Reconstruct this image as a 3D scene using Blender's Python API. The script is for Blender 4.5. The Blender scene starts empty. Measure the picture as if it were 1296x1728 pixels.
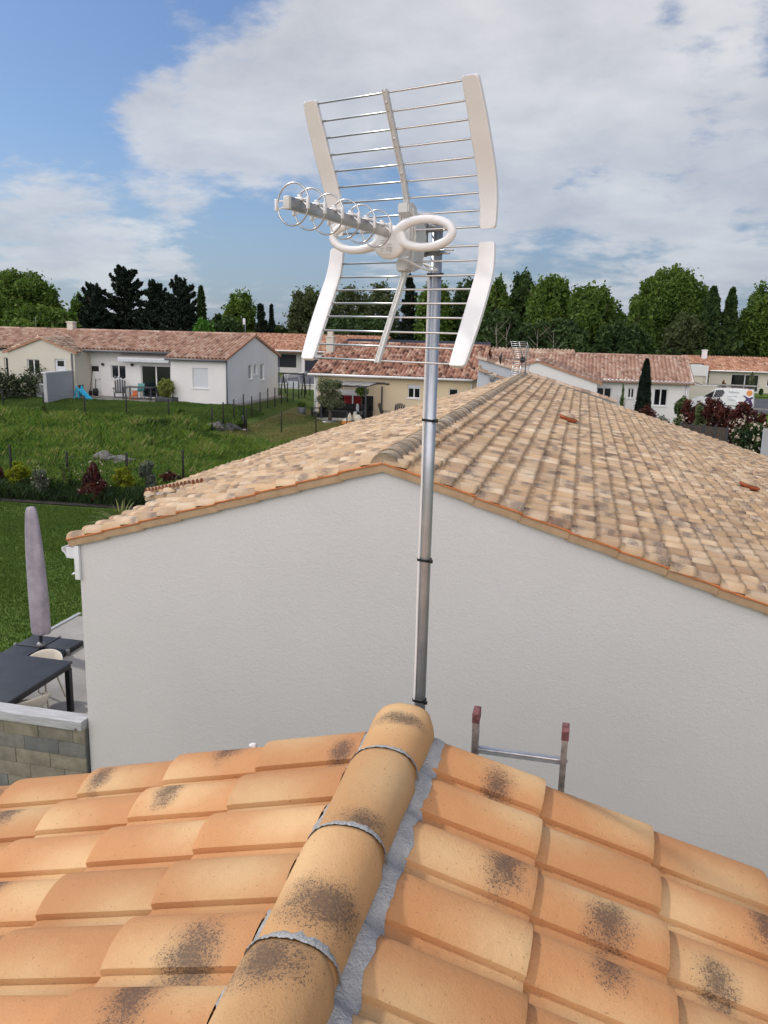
import bpy, bmesh, math, random
import numpy as np
from mathutils import Vector, Matrix, noise
random.seed(7); NR = np.random.RandomState(11)
PI = math.pi; sc = bpy.context.scene
# ------------------------------------------------------------------ camera
CH = 5.3                                   # camera height above the patio (z = 0)
FPX, PITCH, ROLL, YAW = 1398.65, .2133, .02496, .2270
_fw = Vector((-math.sin(YAW)*math.cos(PITCH), math.cos(YAW)*math.cos(PITCH), -math.sin(PITCH)))
_r0 = Vector((math.cos(YAW), math.sin(YAW), 0)); _u0 = _r0.cross(_fw)
_rt = _r0*math.cos(ROLL) + _u0*math.sin(ROLL); _up = _u0*math.cos(ROLL) - _r0*math.sin(ROLL)
cam = bpy.data.cameras.new("camera"); co = bpy.data.objects.new("camera", cam); sc.collection.objects.link(co)
co.matrix_world = Matrix(((_rt.x, _up.x, -_fw.x, 0), (_rt.y, _up.y, -_fw.y, 0), (_rt.z, _up.z, -_fw.z, CH), (0, 0, 0, 1)))
cam.sensor_fit = 'HORIZONTAL'; cam.sensor_width = 36; cam.lens = FPX*36/1296; cam.clip_end = 3000; cam.clip_start = .05
sc.camera = co
# ------------------------------------------------------------------ light
SUN_AZ, SUN_EL = math.radians(-74), math.radians(45)      # azimuth from +Y, clockwise
SUN_E, SKY_E, EXPO = 2.3, .10, .0
sc.view_settings.view_transform = 'Standard'; sc.view_settings.look = 'None'
sc.view_settings.exposure = EXPO; sc.view_settings.gamma = 1
sl = bpy.data.lights.new("sun", 'SUN'); sl.energy = SUN_E; sl.angle = math.radians(3.0); sl.color = (1, .95, .87)
so = bpy.data.objects.new("sun", sl); sc.collection.objects.link(so)
sd = Vector((math.sin(SUN_AZ)*math.cos(SUN_EL), math.cos(SUN_AZ)*math.cos(SUN_EL), math.sin(SUN_EL)))
so.rotation_euler = sd.to_track_quat('Z', 'Y').to_euler()
w = bpy.data.worlds.new("World"); sc.world = w; w.use_nodes = True
nt = w.node_tree; nt.nodes.clear()
def N(t, k, **kw):
    n = t.nodes.new(k)
    for a, b in kw.items(): setattr(n, a, b)
    return n
def sett(n, **kw):
    for a, b in kw.items(): n.inputs[a.replace('_', ' ')].default_value = b
def mth(t, op, a, b=None, c=None, clamp=False):
    n = N(t, 'ShaderNodeMath', operation=op); n.use_clamp = clamp
    for i, v in enumerate((a, b, c)):
        if v is None: continue
        if isinstance(v, (int, float)): n.inputs[i].default_value = v
        else: t.links.new(v, n.inputs[i])
    return n.outputs[0]
def vmth(t, op, a, b=None):
    n = N(t, 'ShaderNodeVectorMath', operation=op)
    for i, v in enumerate((a, b)):
        if v is None: continue
        if isinstance(v, (tuple, list, Vector)): n.inputs[i].default_value = tuple(v)
        else: t.links.new(v, n.inputs[i])
    return n.outputs['Value'] if op in ('DOT_PRODUCT', 'LENGTH', 'DISTANCE') else n.outputs[0]
def ramp(t, fac, stops, interp='LINEAR'):
    n = N(t, 'ShaderNodeValToRGB'); t.links.new(fac, n.inputs[0]); cr = n.color_ramp; cr.interpolation = interp
    while len(cr.elements) > 1: cr.elements.remove(cr.elements[0])
    cr.elements[0].position = stops[0][0]; cr.elements[0].color = (*stops[0][1], 1)
    for p, c in stops[1:]:
        e = cr.elements.new(p); e.color = (*c, 1)
    return n.outputs[0]
def gray(a): return (a, a, a)
def mix(t, fac, a, b, mode='MIX'):
    n = N(t, 'ShaderNodeMix', data_type='RGBA', blend_type=mode); n.clamp_factor = True
    if isinstance(fac, (int, float)): n.inputs[0].default_value = fac
    else: t.links.new(fac, n.inputs[0])
    for i, v in ((6, a), (7, b)):
        if isinstance(v, (tuple, list)): n.inputs[i].default_value = (*v[:3], 1)
        else: t.links.new(v, n.inputs[i])
    return n.outputs[2]
def nz(t, vec, scale, detail=3, rough=.55, dist=0):
    n = N(t, 'ShaderNodeTexNoise'); sett(n, Scale=scale, Detail=detail, Roughness=rough, Distortion=dist)
    if vec is not None: t.links.new(vec, n.inputs['Vector'])
    return n.outputs[0]
def ray(px, py): return (_fw + _rt*((px-648)/FPX) - _up*((py-864)/FPX))
# sky: Nishita blue with a broken sheet of cloud
sky = N(nt, 'ShaderNodeTexSky', sky_type='NISHITA'); sky.sun_disc = False
sky.sun_elevation = SUN_EL; sky.sun_rotation = SUN_AZ % (2*PI); sky.air_density = 1.0; sky.dust_density = 1.2; sky.ozone_density = 1.5
tc = N(nt, 'ShaderNodeTexCoord'); dirv = vmth(nt, 'NORMALIZE', tc.outputs['Generated'])
sep = N(nt, 'ShaderNodeSeparateXYZ'); nt.links.new(dirv, sep.inputs[0])
den = mth(nt, 'ADD', mth(nt, 'MAXIMUM', sep.outputs[2], 0), .22)
cmb = N(nt, 'ShaderNodeCombineXYZ')
nt.links.new(mth(nt, 'DIVIDE', sep.outputs[0], den), cmb.inputs[0]); nt.links.new(mth(nt, 'DIVIDE', sep.outputs[1], den), cmb.inputs[1])
cv = cmb.outputs[0]
def blob(px, py, rx, amp):
    d = ray(px, py).normalized()
    dd = vmth(nt, 'DISTANCE', dirv, d)
    q = mth(nt, 'DIVIDE', dd, rx/FPX)
    return mth(nt, 'MULTIPLY', mth(nt, 'EXPONENT', mth(nt, 'MULTIPLY', mth(nt, 'MULTIPLY', q, q), -1.0)), amp)
blobs = [(740, 40, 230, .38), (1150, 130, 420, .25), (980, 60, 120, .15), (1200, 260, 160, .15), (350, 200, 150, .46), (250, 130, 60, .16), (240, 260, 60, .15), (450, 250, 120, .12), (70, 340, 170, .50), (240, 400, 150, .30), (0, 150, 22, .2),
         (880, 330, 220, .16), (560, 150, 140, .25), (1250, 420, 200, .12),
         (150, 40, 230, -.50), (60, 170, 90, -.35), (215, 310, 60, -.34), (390, 370, 90, -.30), (640, 300, 90, -.10), (870, 190, 25, -.25), (1135, 25, 25, -.3), (330, 420, 200, -.08)]
acc = None
for bl in blobs:
    o = blob(*bl); acc = o if acc is None else mth(nt, 'ADD', acc, o)
n1 = nz(nt, cv, 1.7, 7, .58, .1); n2 = nz(nt, cv, 6.5, 7, .60, .15)
dens = mth(nt, 'ADD', mth(nt, 'ADD', mth(nt, 'MULTIPLY', mth(nt, 'SUBTRACT', n1, .5), 1.5), mth(nt, 'MULTIPLY', mth(nt, 'SUBTRACT', n2, .5), .75)), mth(nt, 'ADD', mth(nt, 'ADD', acc, .0), mth(nt, 'MULTIPLY', mth(nt, 'MAXIMUM', mth(nt, 'MULTIPLY', sep.outputs[1], -1.), 0), .5)))  # last term adds unseen cloud cover behind the camera for whiter fill
mr = N(nt, 'ShaderNodeMapRange', interpolation_type='SMOOTHSTEP'); nt.links.new(dens, mr.inputs[0])
for i, v in ((1, .08), (2, .40), (3, 0.02), (4, .97)): mr.inputs[i].default_value = v
lowfade = mth(nt, 'MULTIPLY', sep.outputs[2], 3.2, clamp=True)
cover = mth(nt, 'MULTIPLY', mr.outputs[0], mth(nt, 'ADD', mth(nt, 'MULTIPLY', lowfade, .4), .6))
n3 = nz(nt, cv, 3.0, 5, .6, .2)
bodyv = mth(nt, 'ADD', mth(nt, 'MULTIPLY', dens, .55), mth(nt, 'MULTIPLY', n3, 1.15))
n4 = nz(nt, cv, .9, 3, .5)
shade = mth(nt, 'ADD', mth(nt, 'MULTIPLY', mth(nt, 'SUBTRACT', n3, .5), 1.5), mth(nt, 'ADD', mth(nt, 'MULTIPLY', mth(nt, 'SUBTRACT', n4, .5), 1.6), .62), clamp=True)
ccol = mix(nt, shade, (4.4, 4.7, 5.45), (7.9, 7.95, 8.15))
# unseen clouds behind the camera, brightened as added fill for the shaded walls
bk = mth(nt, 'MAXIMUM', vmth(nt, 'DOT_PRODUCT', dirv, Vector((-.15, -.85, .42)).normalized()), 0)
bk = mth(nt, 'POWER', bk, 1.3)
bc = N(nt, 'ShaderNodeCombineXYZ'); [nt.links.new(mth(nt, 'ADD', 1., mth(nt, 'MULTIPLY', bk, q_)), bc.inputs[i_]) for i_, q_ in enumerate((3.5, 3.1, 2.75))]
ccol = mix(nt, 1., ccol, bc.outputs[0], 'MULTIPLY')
hz = mth(nt, 'SUBTRACT', 1.0, mth(nt, 'MULTIPLY', sep.outputs[2], 5.0, clamp=True))
skyc = mix(nt, mth(nt, 'MULTIPLY', hz, .6), mix(nt, 1.0, sky.outputs[0], (.62, .78, 1.0), 'MULTIPLY'), (3.3, 4.2, 5.7))
# below the horizon keep the horizon tone
bg = N(nt, 'ShaderNodeBackground'); bg.inputs[1].default_value = SKY_E
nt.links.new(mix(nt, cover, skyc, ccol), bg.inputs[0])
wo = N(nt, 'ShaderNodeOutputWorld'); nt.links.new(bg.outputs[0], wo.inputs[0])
# ------------------------------------------------------------------ helpers
def onY(px, py, Y):
    v = ray(px, py); v = v*(Y/v.y); return Vector((v.x, v.y, v.z+CH))
def onX(px, py, X):
    v = ray(px, py); v = v*(X/v.x); return Vector((v.x, v.y, v.z+CH))
def onZ(px, py, z=0.):
    v = ray(px, py); v = v*((z-CH)/v.z); return Vector((v.x, v.y, z))
def sst(x): x = max(0., min(1., x)); return x*x*(3-2*x)
def terr(x, y):
    z = 1.0*sst((y-24)/19)*sst((-x-15.3)/4.2) + .55*sst((y-58)/26)
    z -= .9*(1-sst((y-8.06)/.08)) if y < 8.14 else 0
    if y > 11: z += .03*noise.noise(Vector((x*.15, y*.15, 0)))
    return z
def onG(px, py):
    v = ray(px, py).normalized(); t = 6.
    while t < 400:
        p = v*t
        if p.z+CH < terr(p.x, p.y): break
        t += .05
    return Vector((p.x, p.y, terr(p.x, p.y)))
def rectY(x0, y0, x1, y1, Y):
    a, b, c, d = onY(x0, y0, Y), onY(x1, y0, Y), onY(x0, y1, Y), onY(x1, y1, Y)
    return ((a.x+c.x)/2, (b.x+d.x)/2, (c.z+d.z)/2, (a.z+b.z)/2)
def rectX(x0, y0, x1, y1, X):
    a, b, c, d = onX(x0, y0, X), onX(x1, y0, X), onX(x0, y1, X), onX(x1, y1, X)
    return ((a.y+c.y)/2, (b.y+d.y)/2, (c.z+d.z)/2, (a.z+b.z)/2)
def link(o, parent=None):
    sc.collection.objects.link(o)
    if parent is not None: o.parent = parent
    return o
def tag(o, label=None, cat=None, group=None, kind=None):
    if label: o['label'] = label
    if cat: o['category'] = cat
    if group: o['group'] = group
    if kind: o['kind'] = kind
    return o
def thing(name, label, cat, loc=(0, 0, 0), rz=0, group=None):
    o = bpy.data.objects.new(name, None); o.empty_display_size = .1; link(o); o.location = loc; o.rotation_euler = (0, 0, rz)
    return tag(o, label, cat, group)
def copy_tree(o, parent=None):
    c = o.copy(); sc.collection.objects.link(c); c.parent = parent
    for ch in [k for k in bpy.data.objects if k.parent == o]: copy_tree(ch, c)
    return c
class MB:
    def __init__(s): s.v = []; s.f = []; s.c = []; s.uv = []; s.smooth = []; s.mi = []
    def add(s, vs, fs, col=None, uvs=None, smooth=False, mi=0):
        b = len(s.v); s.v.extend([tuple(v) for v in vs])
        for k, f in enumerate(fs):
            s.f.append(tuple(b+i for i in f)); s.c.append(col or (.5, .5, .5, .5)); s.smooth.append(smooth); s.mi.append(mi)
            s.uv.append(uvs[k] if uvs else None)
        return s
    def box(s, x0, x1, y0, y1, z0, z1, M=None, col=None, bev=0, mi=0):
        if bev > 0:
            bv = min(bev, abs(x1-x0)*.45, abs(y1-y0)*.45, abs(z1-z0)*.45)
            bm = bmesh.new(); bmesh.ops.create_cube(bm, size=1)
            for v in bm.verts: v.co = Vector(((x0+x1)/2+v.co.x*(x1-x0), (y0+y1)/2+v.co.y*(y1-y0), (z0+z1)/2+v.co.z*(z1-z0)))
            bmesh.ops.bevel(bm, geom=bm.edges[:], offset=bv, segments=2, profile=.6, affect='EDGES')
            s.bm(bm, M, col, True, mi); return s
        vs = [Vector((x, y, z)) for z in (z0, z1) for y in (y0, y1) for x in (x0, x1)]
        if M: vs = [M @ v for v in vs]
        return s.add(vs, [(0, 2, 3, 1), (4, 5, 7, 6), (0, 1, 5, 4), (2, 6, 7, 3), (0, 4, 6, 2), (1, 3, 7, 5)], col, mi=mi)
    def bm(s, bm, M=None, col=None, smooth=False, mi=0):
        bm.verts.index_update()
        s.add([(M @ v.co if M else v.co.copy()) for v in bm.verts], [[v.index for v in f.verts] for f in bm.faces], col, smooth=smooth, mi=mi); bm.free(); return s
    def bar(s, a, b, w, h=None, up=Vector((0, 0, 1)), col=None, bev=0, mi=0):
        a = Vector(a); b = Vector(b); d = b-a; L = d.length; h = h or w
        if L < 1e-6: return s
        d = d/L
        sx = d.cross(up)
        if sx.length < 1e-4: sx = d.cross(Vector((0, 1, 0)))
        sx.normalize(); uz = sx.cross(d)
        M = Matrix(((sx.x, d.x, uz.x, a.x), (sx.y, d.y, uz.y, a.y), (sx.z, d.z, uz.z, a.z), (0, 0, 0, 1)))
        return s.box(-w/2, w/2, 0, L, -h/2, h/2, M, col, bev, mi)
    def tube(s, pts, r, n=8, closed=False, caps=True, col=None, mi=0):
        pts = [Vector(p) for p in pts]; m = len(pts); R = r if isinstance(r, (list, tuple)) else [r]*m
        vs = []; pu = None
        for i in range(m):
            if closed: d = pts[(i+1) % m]-pts[(i-1) % m]
            else: d = pts[min(i+1, m-1)]-pts[max(i-1, 0)]
            d.normalize()
            if pu is None:
                pu = Vector((0, 0, 1)) if abs(d.z) < .9 else Vector((1, 0, 0))
            sx = d.cross(pu)
            if sx.length < 1e-5: sx = d.cross(Vector((.3, 1, 0)))
            sx.normalize(); uz = sx.cross(d); pu = uz
            for k in range(n):
                t = 2*PI*k/n; vs.append(pts[i]+sx*(R[i]*math.cos(t))+uz*(R[i]*math.sin(t)))
        fs = []
        for i in range(m if closed else m-1):
            j = (i+1) % m
            for k in range(n): fs.append((i*n+k, i*n+(k+1) % n, j*n+(k+1) % n, j*n+k))
        s.add(vs, fs, col, smooth=True, mi=mi)
        if caps and not closed:
            b = len(s.v)-len(vs)
            s.f.append(tuple(b+k for k in range(n-1, -1, -1))); s.f.append(tuple(b+(m-1)*n+k for k in range(n)))
            for _ in (0, 1): s.c.append(col or (.5, .5, .5, .5)); s.uv.append(None); s.smooth.append(False); s.mi.append(mi)
        return s
    def lathe(s, prof, n=20, loc=(0, 0, 0), col=None, mi=0, sx=1, sy=1):
        vs = [(loc[0]+r*sx*math.cos(2*PI*k/n), loc[1]+r*sy*math.sin(2*PI*k/n), loc[2]+z) for r, z in prof for k in range(n)]
        fs = [(i*n+k, i*n+(k+1) % n, (i+1)*n+(k+1) % n, (i+1)*n+k) for i in range(len(prof)-1) for k in range(n)]
        return s.add(vs, fs, col, smooth=True, mi=mi)
    def prism(s, poly, y0, y1, M=None, col=None, mi=0):     # poly in (x,z), extruded in y
        n = len(poly); vs = [Vector((x, y, z)) for y in (y0, y1) for x, z in poly]
        if M: vs = [M @ v for v in vs]
        return s.add(vs, [tuple(range(n)), tuple(range(2*n-1, n-1, -1))]+[(i, i+n, (i+1) % n+n, (i+1) % n) for i in range(n)], col, mi=mi)
    def build(s, name, mat, parent=None, ang=None, **t):
        me = bpy.data.meshes.new(name); me.from_pydata(s.v, [], s.f)
        for m_ in (mat if isinstance(mat, (list, tuple)) else [mat]): me.materials.append(m_)
        n = len(me.polygons)
        me.polygons.foreach_set('use_smooth', s.smooth); me.polygons.foreach_set('material_index', s.mi)
        ca = me.color_attributes.new('rnd', 'FLOAT_COLOR', 'CORNER'); arr = []
        for f, c in zip(s.f, s.c): arr.extend(tuple(c)*len(f))
        ca.data.foreach_set('color', arr)
        if any(u is not None for u in s.uv):
            uvl = me.uv_layers.new(name='tile'); ar = []
            for f, u in zip(s.f, s.uv):
                for i in range(len(f)): ar.extend(u[i] if u else (0, 0))
            uvl.data.foreach_set('uv', ar)
        me.update()
        if ang: 
            try: me.set_sharp_from_angle(angle=ang)
            except Exception: pass
        o = link(bpy.data.objects.new(name, me), parent); tag(o, **t); return o
# ------------------------------------------------------------------ materials
MATS = {}
def mat(name, col, rough=.7, metal=0., var=.12, scale=3., bump=0., bscale=40., spec=.4, col2=None, coat=0):
    if name in MATS: return MATS[name]
    m = bpy.data.materials.new(name); m.use_nodes = True; t = m.node_tree; b = t.nodes['Principled BSDF']
    tc = N(t, 'ShaderNodeTexCoord'); v = tc.outputs['Object']
    f = nz(t, v, scale, 4, .6)
    c2 = col2 or tuple(c*(1-var*2) for c in col); c1 = tuple(min(1, c*(1+var)) for c in col) if not col2 else col
    cc = ramp(t, f, [(.3, c2), (.7, c1)]); t.links.new(cc, b.inputs['Base Color'])
    sett(b, Roughness=rough, Metallic=metal); b.inputs['Specular IOR Level'].default_value = spec; b.inputs['Coat Weight'].default_value = coat
    if bump > 0:
        bn = N(t, 'ShaderNodeBump'); sett(bn, Strength=bump, Distance=.01); t.links.new(nz(t, v, bscale, 4, .6), bn.inputs['Height']); t.links.new(bn.outputs[0], b.inputs['Normal'])
    MATS[name] = m; return m
def tintmat(name, stops, rough=.8, var=.25, nscale=8., bump=.3, bscale=60., spec=.3, transl=0):
    """colour picked per face from a palette by the random face attribute, broken up by noise"""
    m = bpy.data.materials.new(name); m.use_nodes = True; t = m.node_tree; b = t.nodes['Principled BSDF']
    at = N(t, 'ShaderNodeAttribute', attribute_name='rnd'); s = N(t, 'ShaderNodeSeparateColor'); t.links.new(at.outputs['Color'], s.inputs[0])
    c = ramp(t, s.outputs[0], stops)
    tc = N(t, 'ShaderNodeTexCoord'); v = tc.outputs['Object']
    f = nz(t, v, nscale, 4, .65)
    c = mix(t, 1.0, c, ramp(t, f, [(.3, gray(1-var)), (.7, gray(1+var*.6))]), 'MULTIPLY')
    t.links.new(c, b.inputs['Base Color']); sett(b, Roughness=rough); b.inputs['Specular IOR Level'].default_value = spec
    if bump > 0:
        bn = N(t, 'ShaderNodeBump'); sett(bn, Strength=bump, Distance=.01); t.links.new(nz(t, v, bscale, 3, .6), bn.inputs['Height']); t.links.new(bn.outputs[0], b.inputs['Normal'])
    if transl:
        tr = N(t, 'ShaderNodeBsdfTranslucent'); t.links.new(mix(t, 1., c, (1.1, 1.3, .5), 'MULTIPLY'), tr.inputs[0])
        ms = N(t, 'ShaderNodeMixShader'); ms.inputs[0].default_value = transl
        t.links.new(b.outputs[0], ms.inputs[1]); t.links.new(tr.outputs[0], ms.inputs[2]); t.links.new(ms.outputs[0], t.nodes['Material Output'].inputs[0])
    MATS[name] = m; return m
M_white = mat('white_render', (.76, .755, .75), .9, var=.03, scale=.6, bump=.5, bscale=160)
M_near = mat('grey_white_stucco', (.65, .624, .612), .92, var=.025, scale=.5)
def _stucco(m):
    t = m.node_tree; b = t.nodes['Principled BSDF']; v = t.nodes['Texture Coordinate'].outputs['Object'] if 'Texture Coordinate' in t.nodes else None
    bn = N(t, 'ShaderNodeBump'); sett(bn, Strength=.6, Distance=.010)
    h = mth(t, 'ADD', nz(t, v, 70, 5, .7), mth(t, 'MULTIPLY', nz(t, v, 28, 2, .5), .6))
    t.links.new(h, bn.inputs['Height']); t.links.new(bn.outputs[0], b.inputs['Normal'])
_stucco(M_near)
M_cream = mat('cream_render', (.60, .57, .49), .9, var=.03, scale=.6, bump=.4, bscale=160)
M_beige = mat('beige_render', (.66, .55, .38), .9, var=.03, scale=.6, bump=.4, bscale=160)
M_greyw = mat('grey_render', (.42, .43, .45), .9, var=.04, scale=.7, bump=.3, bscale=120)
M_pvc = mat('white_pvc', (.76, .76, .77), .35, var=.02, spec=.5)
M_shut = mat('white_shutter', (.62, .65, .70), .5, var=.02)
M_dark = mat('anthracite_metal', (.035, .04, .05), .45, var=.1, spec=.5)
M_door = mat('navy_door', (.02, .024, .04), .5, var=.05)
M_glass = mat('dark_glass', (.012, .014, .018), .08, var=.3, scale=.8, spec=.8)
M_red = mat('red_curtain', (.22, .006, .012), .8, var=.3, scale=6)
M_black = mat('black_plastic', (.012, .012, .014), .4, var=.1)
M_gut = mat('grey_gutter', (.11, .12, .14), .5, var=.05)
M_conc = mat('concrete_slab', (.34, .32, .295), .9, var=.10, scale=1.6, bump=.3, bscale=60)
M_asph = mat('asphalt', (.085, .088, .10), .9, var=.12, scale=1.2, bump=.4, bscale=80)
M_bark = mat('bark', (.10, .08, .06), .95, var=.25, scale=5, bump=.6, bscale=20)
M_soil = mat('soil', (.022, .018, .013), 1, var=.3, scale=4, bump=.8, bscale=14)
M_terra = mat('terracotta', (.50, .155, .055), .8, var=.18, scale=9)
M_steel = mat('zinc_steel', (.47, .50, .54), .36, metal=.6, var=.10, scale=9, bump=.06, bscale=30)
M_chrome = mat('bright_steel', (.62, .61, .60), .34, metal=1., var=.05)
M_alu = mat('brushed_aluminium', (.50, .475, .45), .38, metal=.9, var=.16, scale=14)
M_rub = mat('grey_galvanised', (.25, .255, .26), .5, metal=.6, var=.2, scale=30)
M_abs = mat('glossy_white_plastic', (.80, .79, .785), .25, var=.01, spec=.5, coat=.15)
M_abs2 = mat('matt_white_plastic', (.62, .61, .59), .5, var=.04, scale=20)
def glossy_paint(): pass
# ------------------------------------------------------------------ tiles
def tile_mat(name, base, base2, cream, dark, W, L, pr=.07, grain=420., darkp=.45, rough=.75, bumps=.25, old=False):
    m = bpy.data.materials.new(name); m.use_nodes = True; t = m.node_tree; b = t.nodes['Principled BSDF']
    at = N(t, 'ShaderNodeAttribute', attribute_name='rnd'); s = N(t, 'ShaderNodeSeparateColor'); t.links.new(at.outputs['Color'], s.inputs[0])
    r1, r2, r3 = s.outputs; r4 = at.outputs['Alpha']
    uv = N(t, 'ShaderNodeUVMap', uv_map='tile'); su = N(t, 'ShaderNodeSeparateXYZ'); t.links.new(uv.outputs[0], su.inputs[0])
    tc = N(t, 'ShaderNodeTexCoord'); v = tc.outputs['Object']
    n_lo = nz(t, v, 5., 3, .6); n_mid = nz(t, v, 16., 3, .6); n_hi = nz(t, v, grain, 2, .7); n_h2 = nz(t, v, grain*.45, 2, .7)
    def dist(cu, cv, sx=1., sy=1.):
        du = mth(t, 'MULTIPLY', mth(t, 'SUBTRACT', su.outputs[0], cu), W*sx); dv = mth(t, 'MULTIPLY', mth(t, 'SUBTRACT', su.outputs[1], cv), L*sy)
        return mth(t, 'SQRT', mth(t, 'ADD', mth(t, 'MULTIPLY', du, du), mth(t, 'MULTIPLY', dv, dv)))
    def fall(d, r0, r1_):
        k = N(t, 'ShaderNodeMapRange', interpolation_type='SMOOTHSTEP'); t.links.new(d, k.inputs[0])
        for i, q in ((1, r0), (2, r1_), (3, 1), (4, 0)): k.inputs[i].default_value = q
        return k.outputs[0]
    cu1 = mth(t, 'ADD', mth(t, 'MULTIPLY', mth(t, 'FRACT', mth(t, 'MULTIPLY', r2, 7.3)), .62), .05)
    cv1 = mth(t, 'ADD', mth(t, 'MULTIPLY', mth(t, 'FRACT', mth(t, 'MULTIPLY', r3, 5.7)), .8), .1)
    cu2 = mth(t, 'FRACT', mth(t, 'MULTIPLY', r3, 11.1)); cv2 = mth(t, 'FRACT', mth(t, 'MULTIPLY', r1, 9.7))
    c = mix(t, n_lo, base, base2)
    cr = fall(mth(t, 'ADD', dist(cu2, cv2, .8, .5), mth(t, 'MULTIPLY', mth(t, 'SUBTRACT', n_mid, .5), .05)), 0, .13)
    c = mix(t, mth(t, 'MULTIPLY', cr, .85), c, cream)
    # overall per-tile tone
    tone = mth(t, 'ADD', mth(t, 'MULTIPLY', r1, .2), .9)
    tn = N(t, 'ShaderNodeCombineColor'); [t.links.new(tone, tn.inputs[i]) for i in range(3)]
    c = mix(t, 1., c, tn.outputs[0], 'MULTIPLY')
    d1 = mth(t, 'ADD', mth(t, 'MULTIPLY', dist(cu1, cv1, .62, 1.), mth(t, 'ADD', .75, mth(t, 'MULTIPLY', mth(t, 'FRACT', mth(t, 'MULTIPLY', r1, 13.7)), .75))), mth(t, 'MULTIPLY', mth(t, 'SUBTRACT', n_mid, .5), .085))
    k1 = fall(d1, 0., pr*1.25); on = mth(t, 'LESS_THAN', r4, darkp)
    spk = mth(t, 'GREATER_THAN', mth(t, 'ADD', mth(t, 'MULTIPLY', n_hi, .5), mth(t, 'MULTIPLY', n_h2, .5)), mth(t, 'SUBTRACT', .66, mth(t, 'MULTIPLY', k1, .19)))
    soft = mth(t, 'MULTIPLY', fall(d1, -.02, pr*1.0), .72)
    dk = mth(t, 'MULTIPLY', mth(t, 'MAXIMUM', mth(t, 'MULTIPLY', spk, mth(t, 'MULTIPLY', mth(t, 'GREATER_THAN', k1, .02), .80)), soft), on, clamp=True)
    c = mix(t, dk, c, dark)
    # stray grit everywhere
    gr = mth(t, 'MULTIPLY', mth(t, 'GREATER_THAN', nz(t, v, grain*.35, 1, .5), .735), .5)
    c = mix(t, gr, c, tuple(q*.45 for q in base))
    t.links.new(c, b.inputs['Base Color']); sett(b, Roughness=rough); b.inputs['Specular IOR Level'].default_value = .3
    bn = N(t, 'ShaderNodeBump'); sett(bn, Strength=bumps, Distance=.003)
    t.links.new(mth(t, 'ADD', mth(t, 'ADD', n_hi, n_h2), mth(t, 'MULTIPLY', nz(t, v, 30, 3, .6), 2.)), bn.inputs['Height']); t.links.new(bn.outputs[0], b.inputs['Normal'])
    return m
def tile_profile(t_, wf, h, p, pan=.0):
    if t_ <= wf:
        if pan == 'lip':
            if t_ < .38*wf: return .010+(h-.010)*max(0, 1-(1-t_/(.38*wf))**2.6)**.55
            return h-(h-.017)*((t_-.38*wf)/(.62*wf))**2.0
        x = abs(2*t_/wf-1)
        return h*(max(0, 1-x**p))**(.62)
    if pan == 'lip': return 0.
    x = (t_-wf)/(1-wf); return -pan*math.sin(PI*x)
def tile_field(mb, O, A, S, cols, rows, W, L, s0, h, lift, wf=.66, p=2.6, K=16, rowsv=(0, .5, .9, .97, 1.), jit=0., inside=None, shift=0., side=1, thick=.013, lastw=None, phase=0., pan=.0):
    """O = corner on the ridge, A = unit vector along the eave, S = unit vector down the slope"""
    A = Vector(A).normalized(); S = Vector(S).normalized(); Nn = A.cross(S)
    if Nn.z < 0: Nn = -Nn
    ts = []
    nk = int(K*.75); ts = [wf*(.5-.5*math.cos(PI*i/nk)) for i in range(nk+1)]+[wf+(1-wf)*(i+1)/(K-nk) for i in range(K-nk)]
    if pan == 'lip': ts.insert(nk+1, wf+.004)
    pr = [tile_profile(q, wf, h, p, pan) for q in ts]; nT = len(ts)
    for j in range(rows):
        s_lo = s0+j*L; s_hi = max(0., s_lo-L*1.02)
        for i in range(cols):
            a0 = i*W+phase
            if inside and not inside(a0+W*.5, s_lo-L*.5): continue
            ja = random.uniform(-jit, jit)*W; js = random.uniform(-jit, jit)*L*.5; jl = random.uniform(.8, 1.2)
            r = (random.random(), random.random(), random.random(), random.random())
            vs = []; Ln = s_lo+js-s_hi
            for q, vv in enumerate(rowsv):
                lf = lift*jl*vv
                end = (vv-.93)/.07 if vv > .93 else 0
                for kk, tt in enumerate(ts):
                    hh = pr[kk]*(1-.10*(1-vv)) - .0035*end*end*(1 if thick > .005 else .4)
                    vs.append(O + A*(a0+ja+tt*W) + S*(s_hi+Ln*vv) + Nn*(lf+hh))
            m_ = len(rowsv)
            fs = []; uvs = []
            for q in range(m_-1):
                for kk in range(nT-1):
                    f = (q*nT+kk, q*nT+kk+1, (q+1)*nT+kk+1, (q+1)*nT+kk)
                    uv = ((ts[kk], rowsv[q]), (ts[kk+1], rowsv[q]), (ts[kk+1], rowsv[q+1]), (ts[kk], rowsv[q+1]))
                    fs.append(f); uvs.append(uv)
            b = (m_-1)*nT; c0 = len(vs)
            for kk, tt in enumerate(ts): vs.append(vs[b+kk]-Nn*(lift*jl+thick*.4)-S*.002)
            for kk in range(nT-1):
                fs.append((b+kk, b+kk+1, c0+kk+1, c0+kk)); uvs.append(((ts[kk], 1),)*4)
            # flip if needed so that normals face out
            n_ = (vs[fs[0][1]]-vs[fs[0][0]]).cross(vs[fs[0][3]]-vs[fs[0][0]])
            if n_.dot(Nn) < 0: fs = [tuple(reversed(f)) for f in fs]; uvs = [tuple(reversed(u)) for u in uvs]
            mb.add(vs, fs, r, uvs, smooth=True)
SL = .303; CS = 1/math.sqrt(1+SL*SL)
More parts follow.
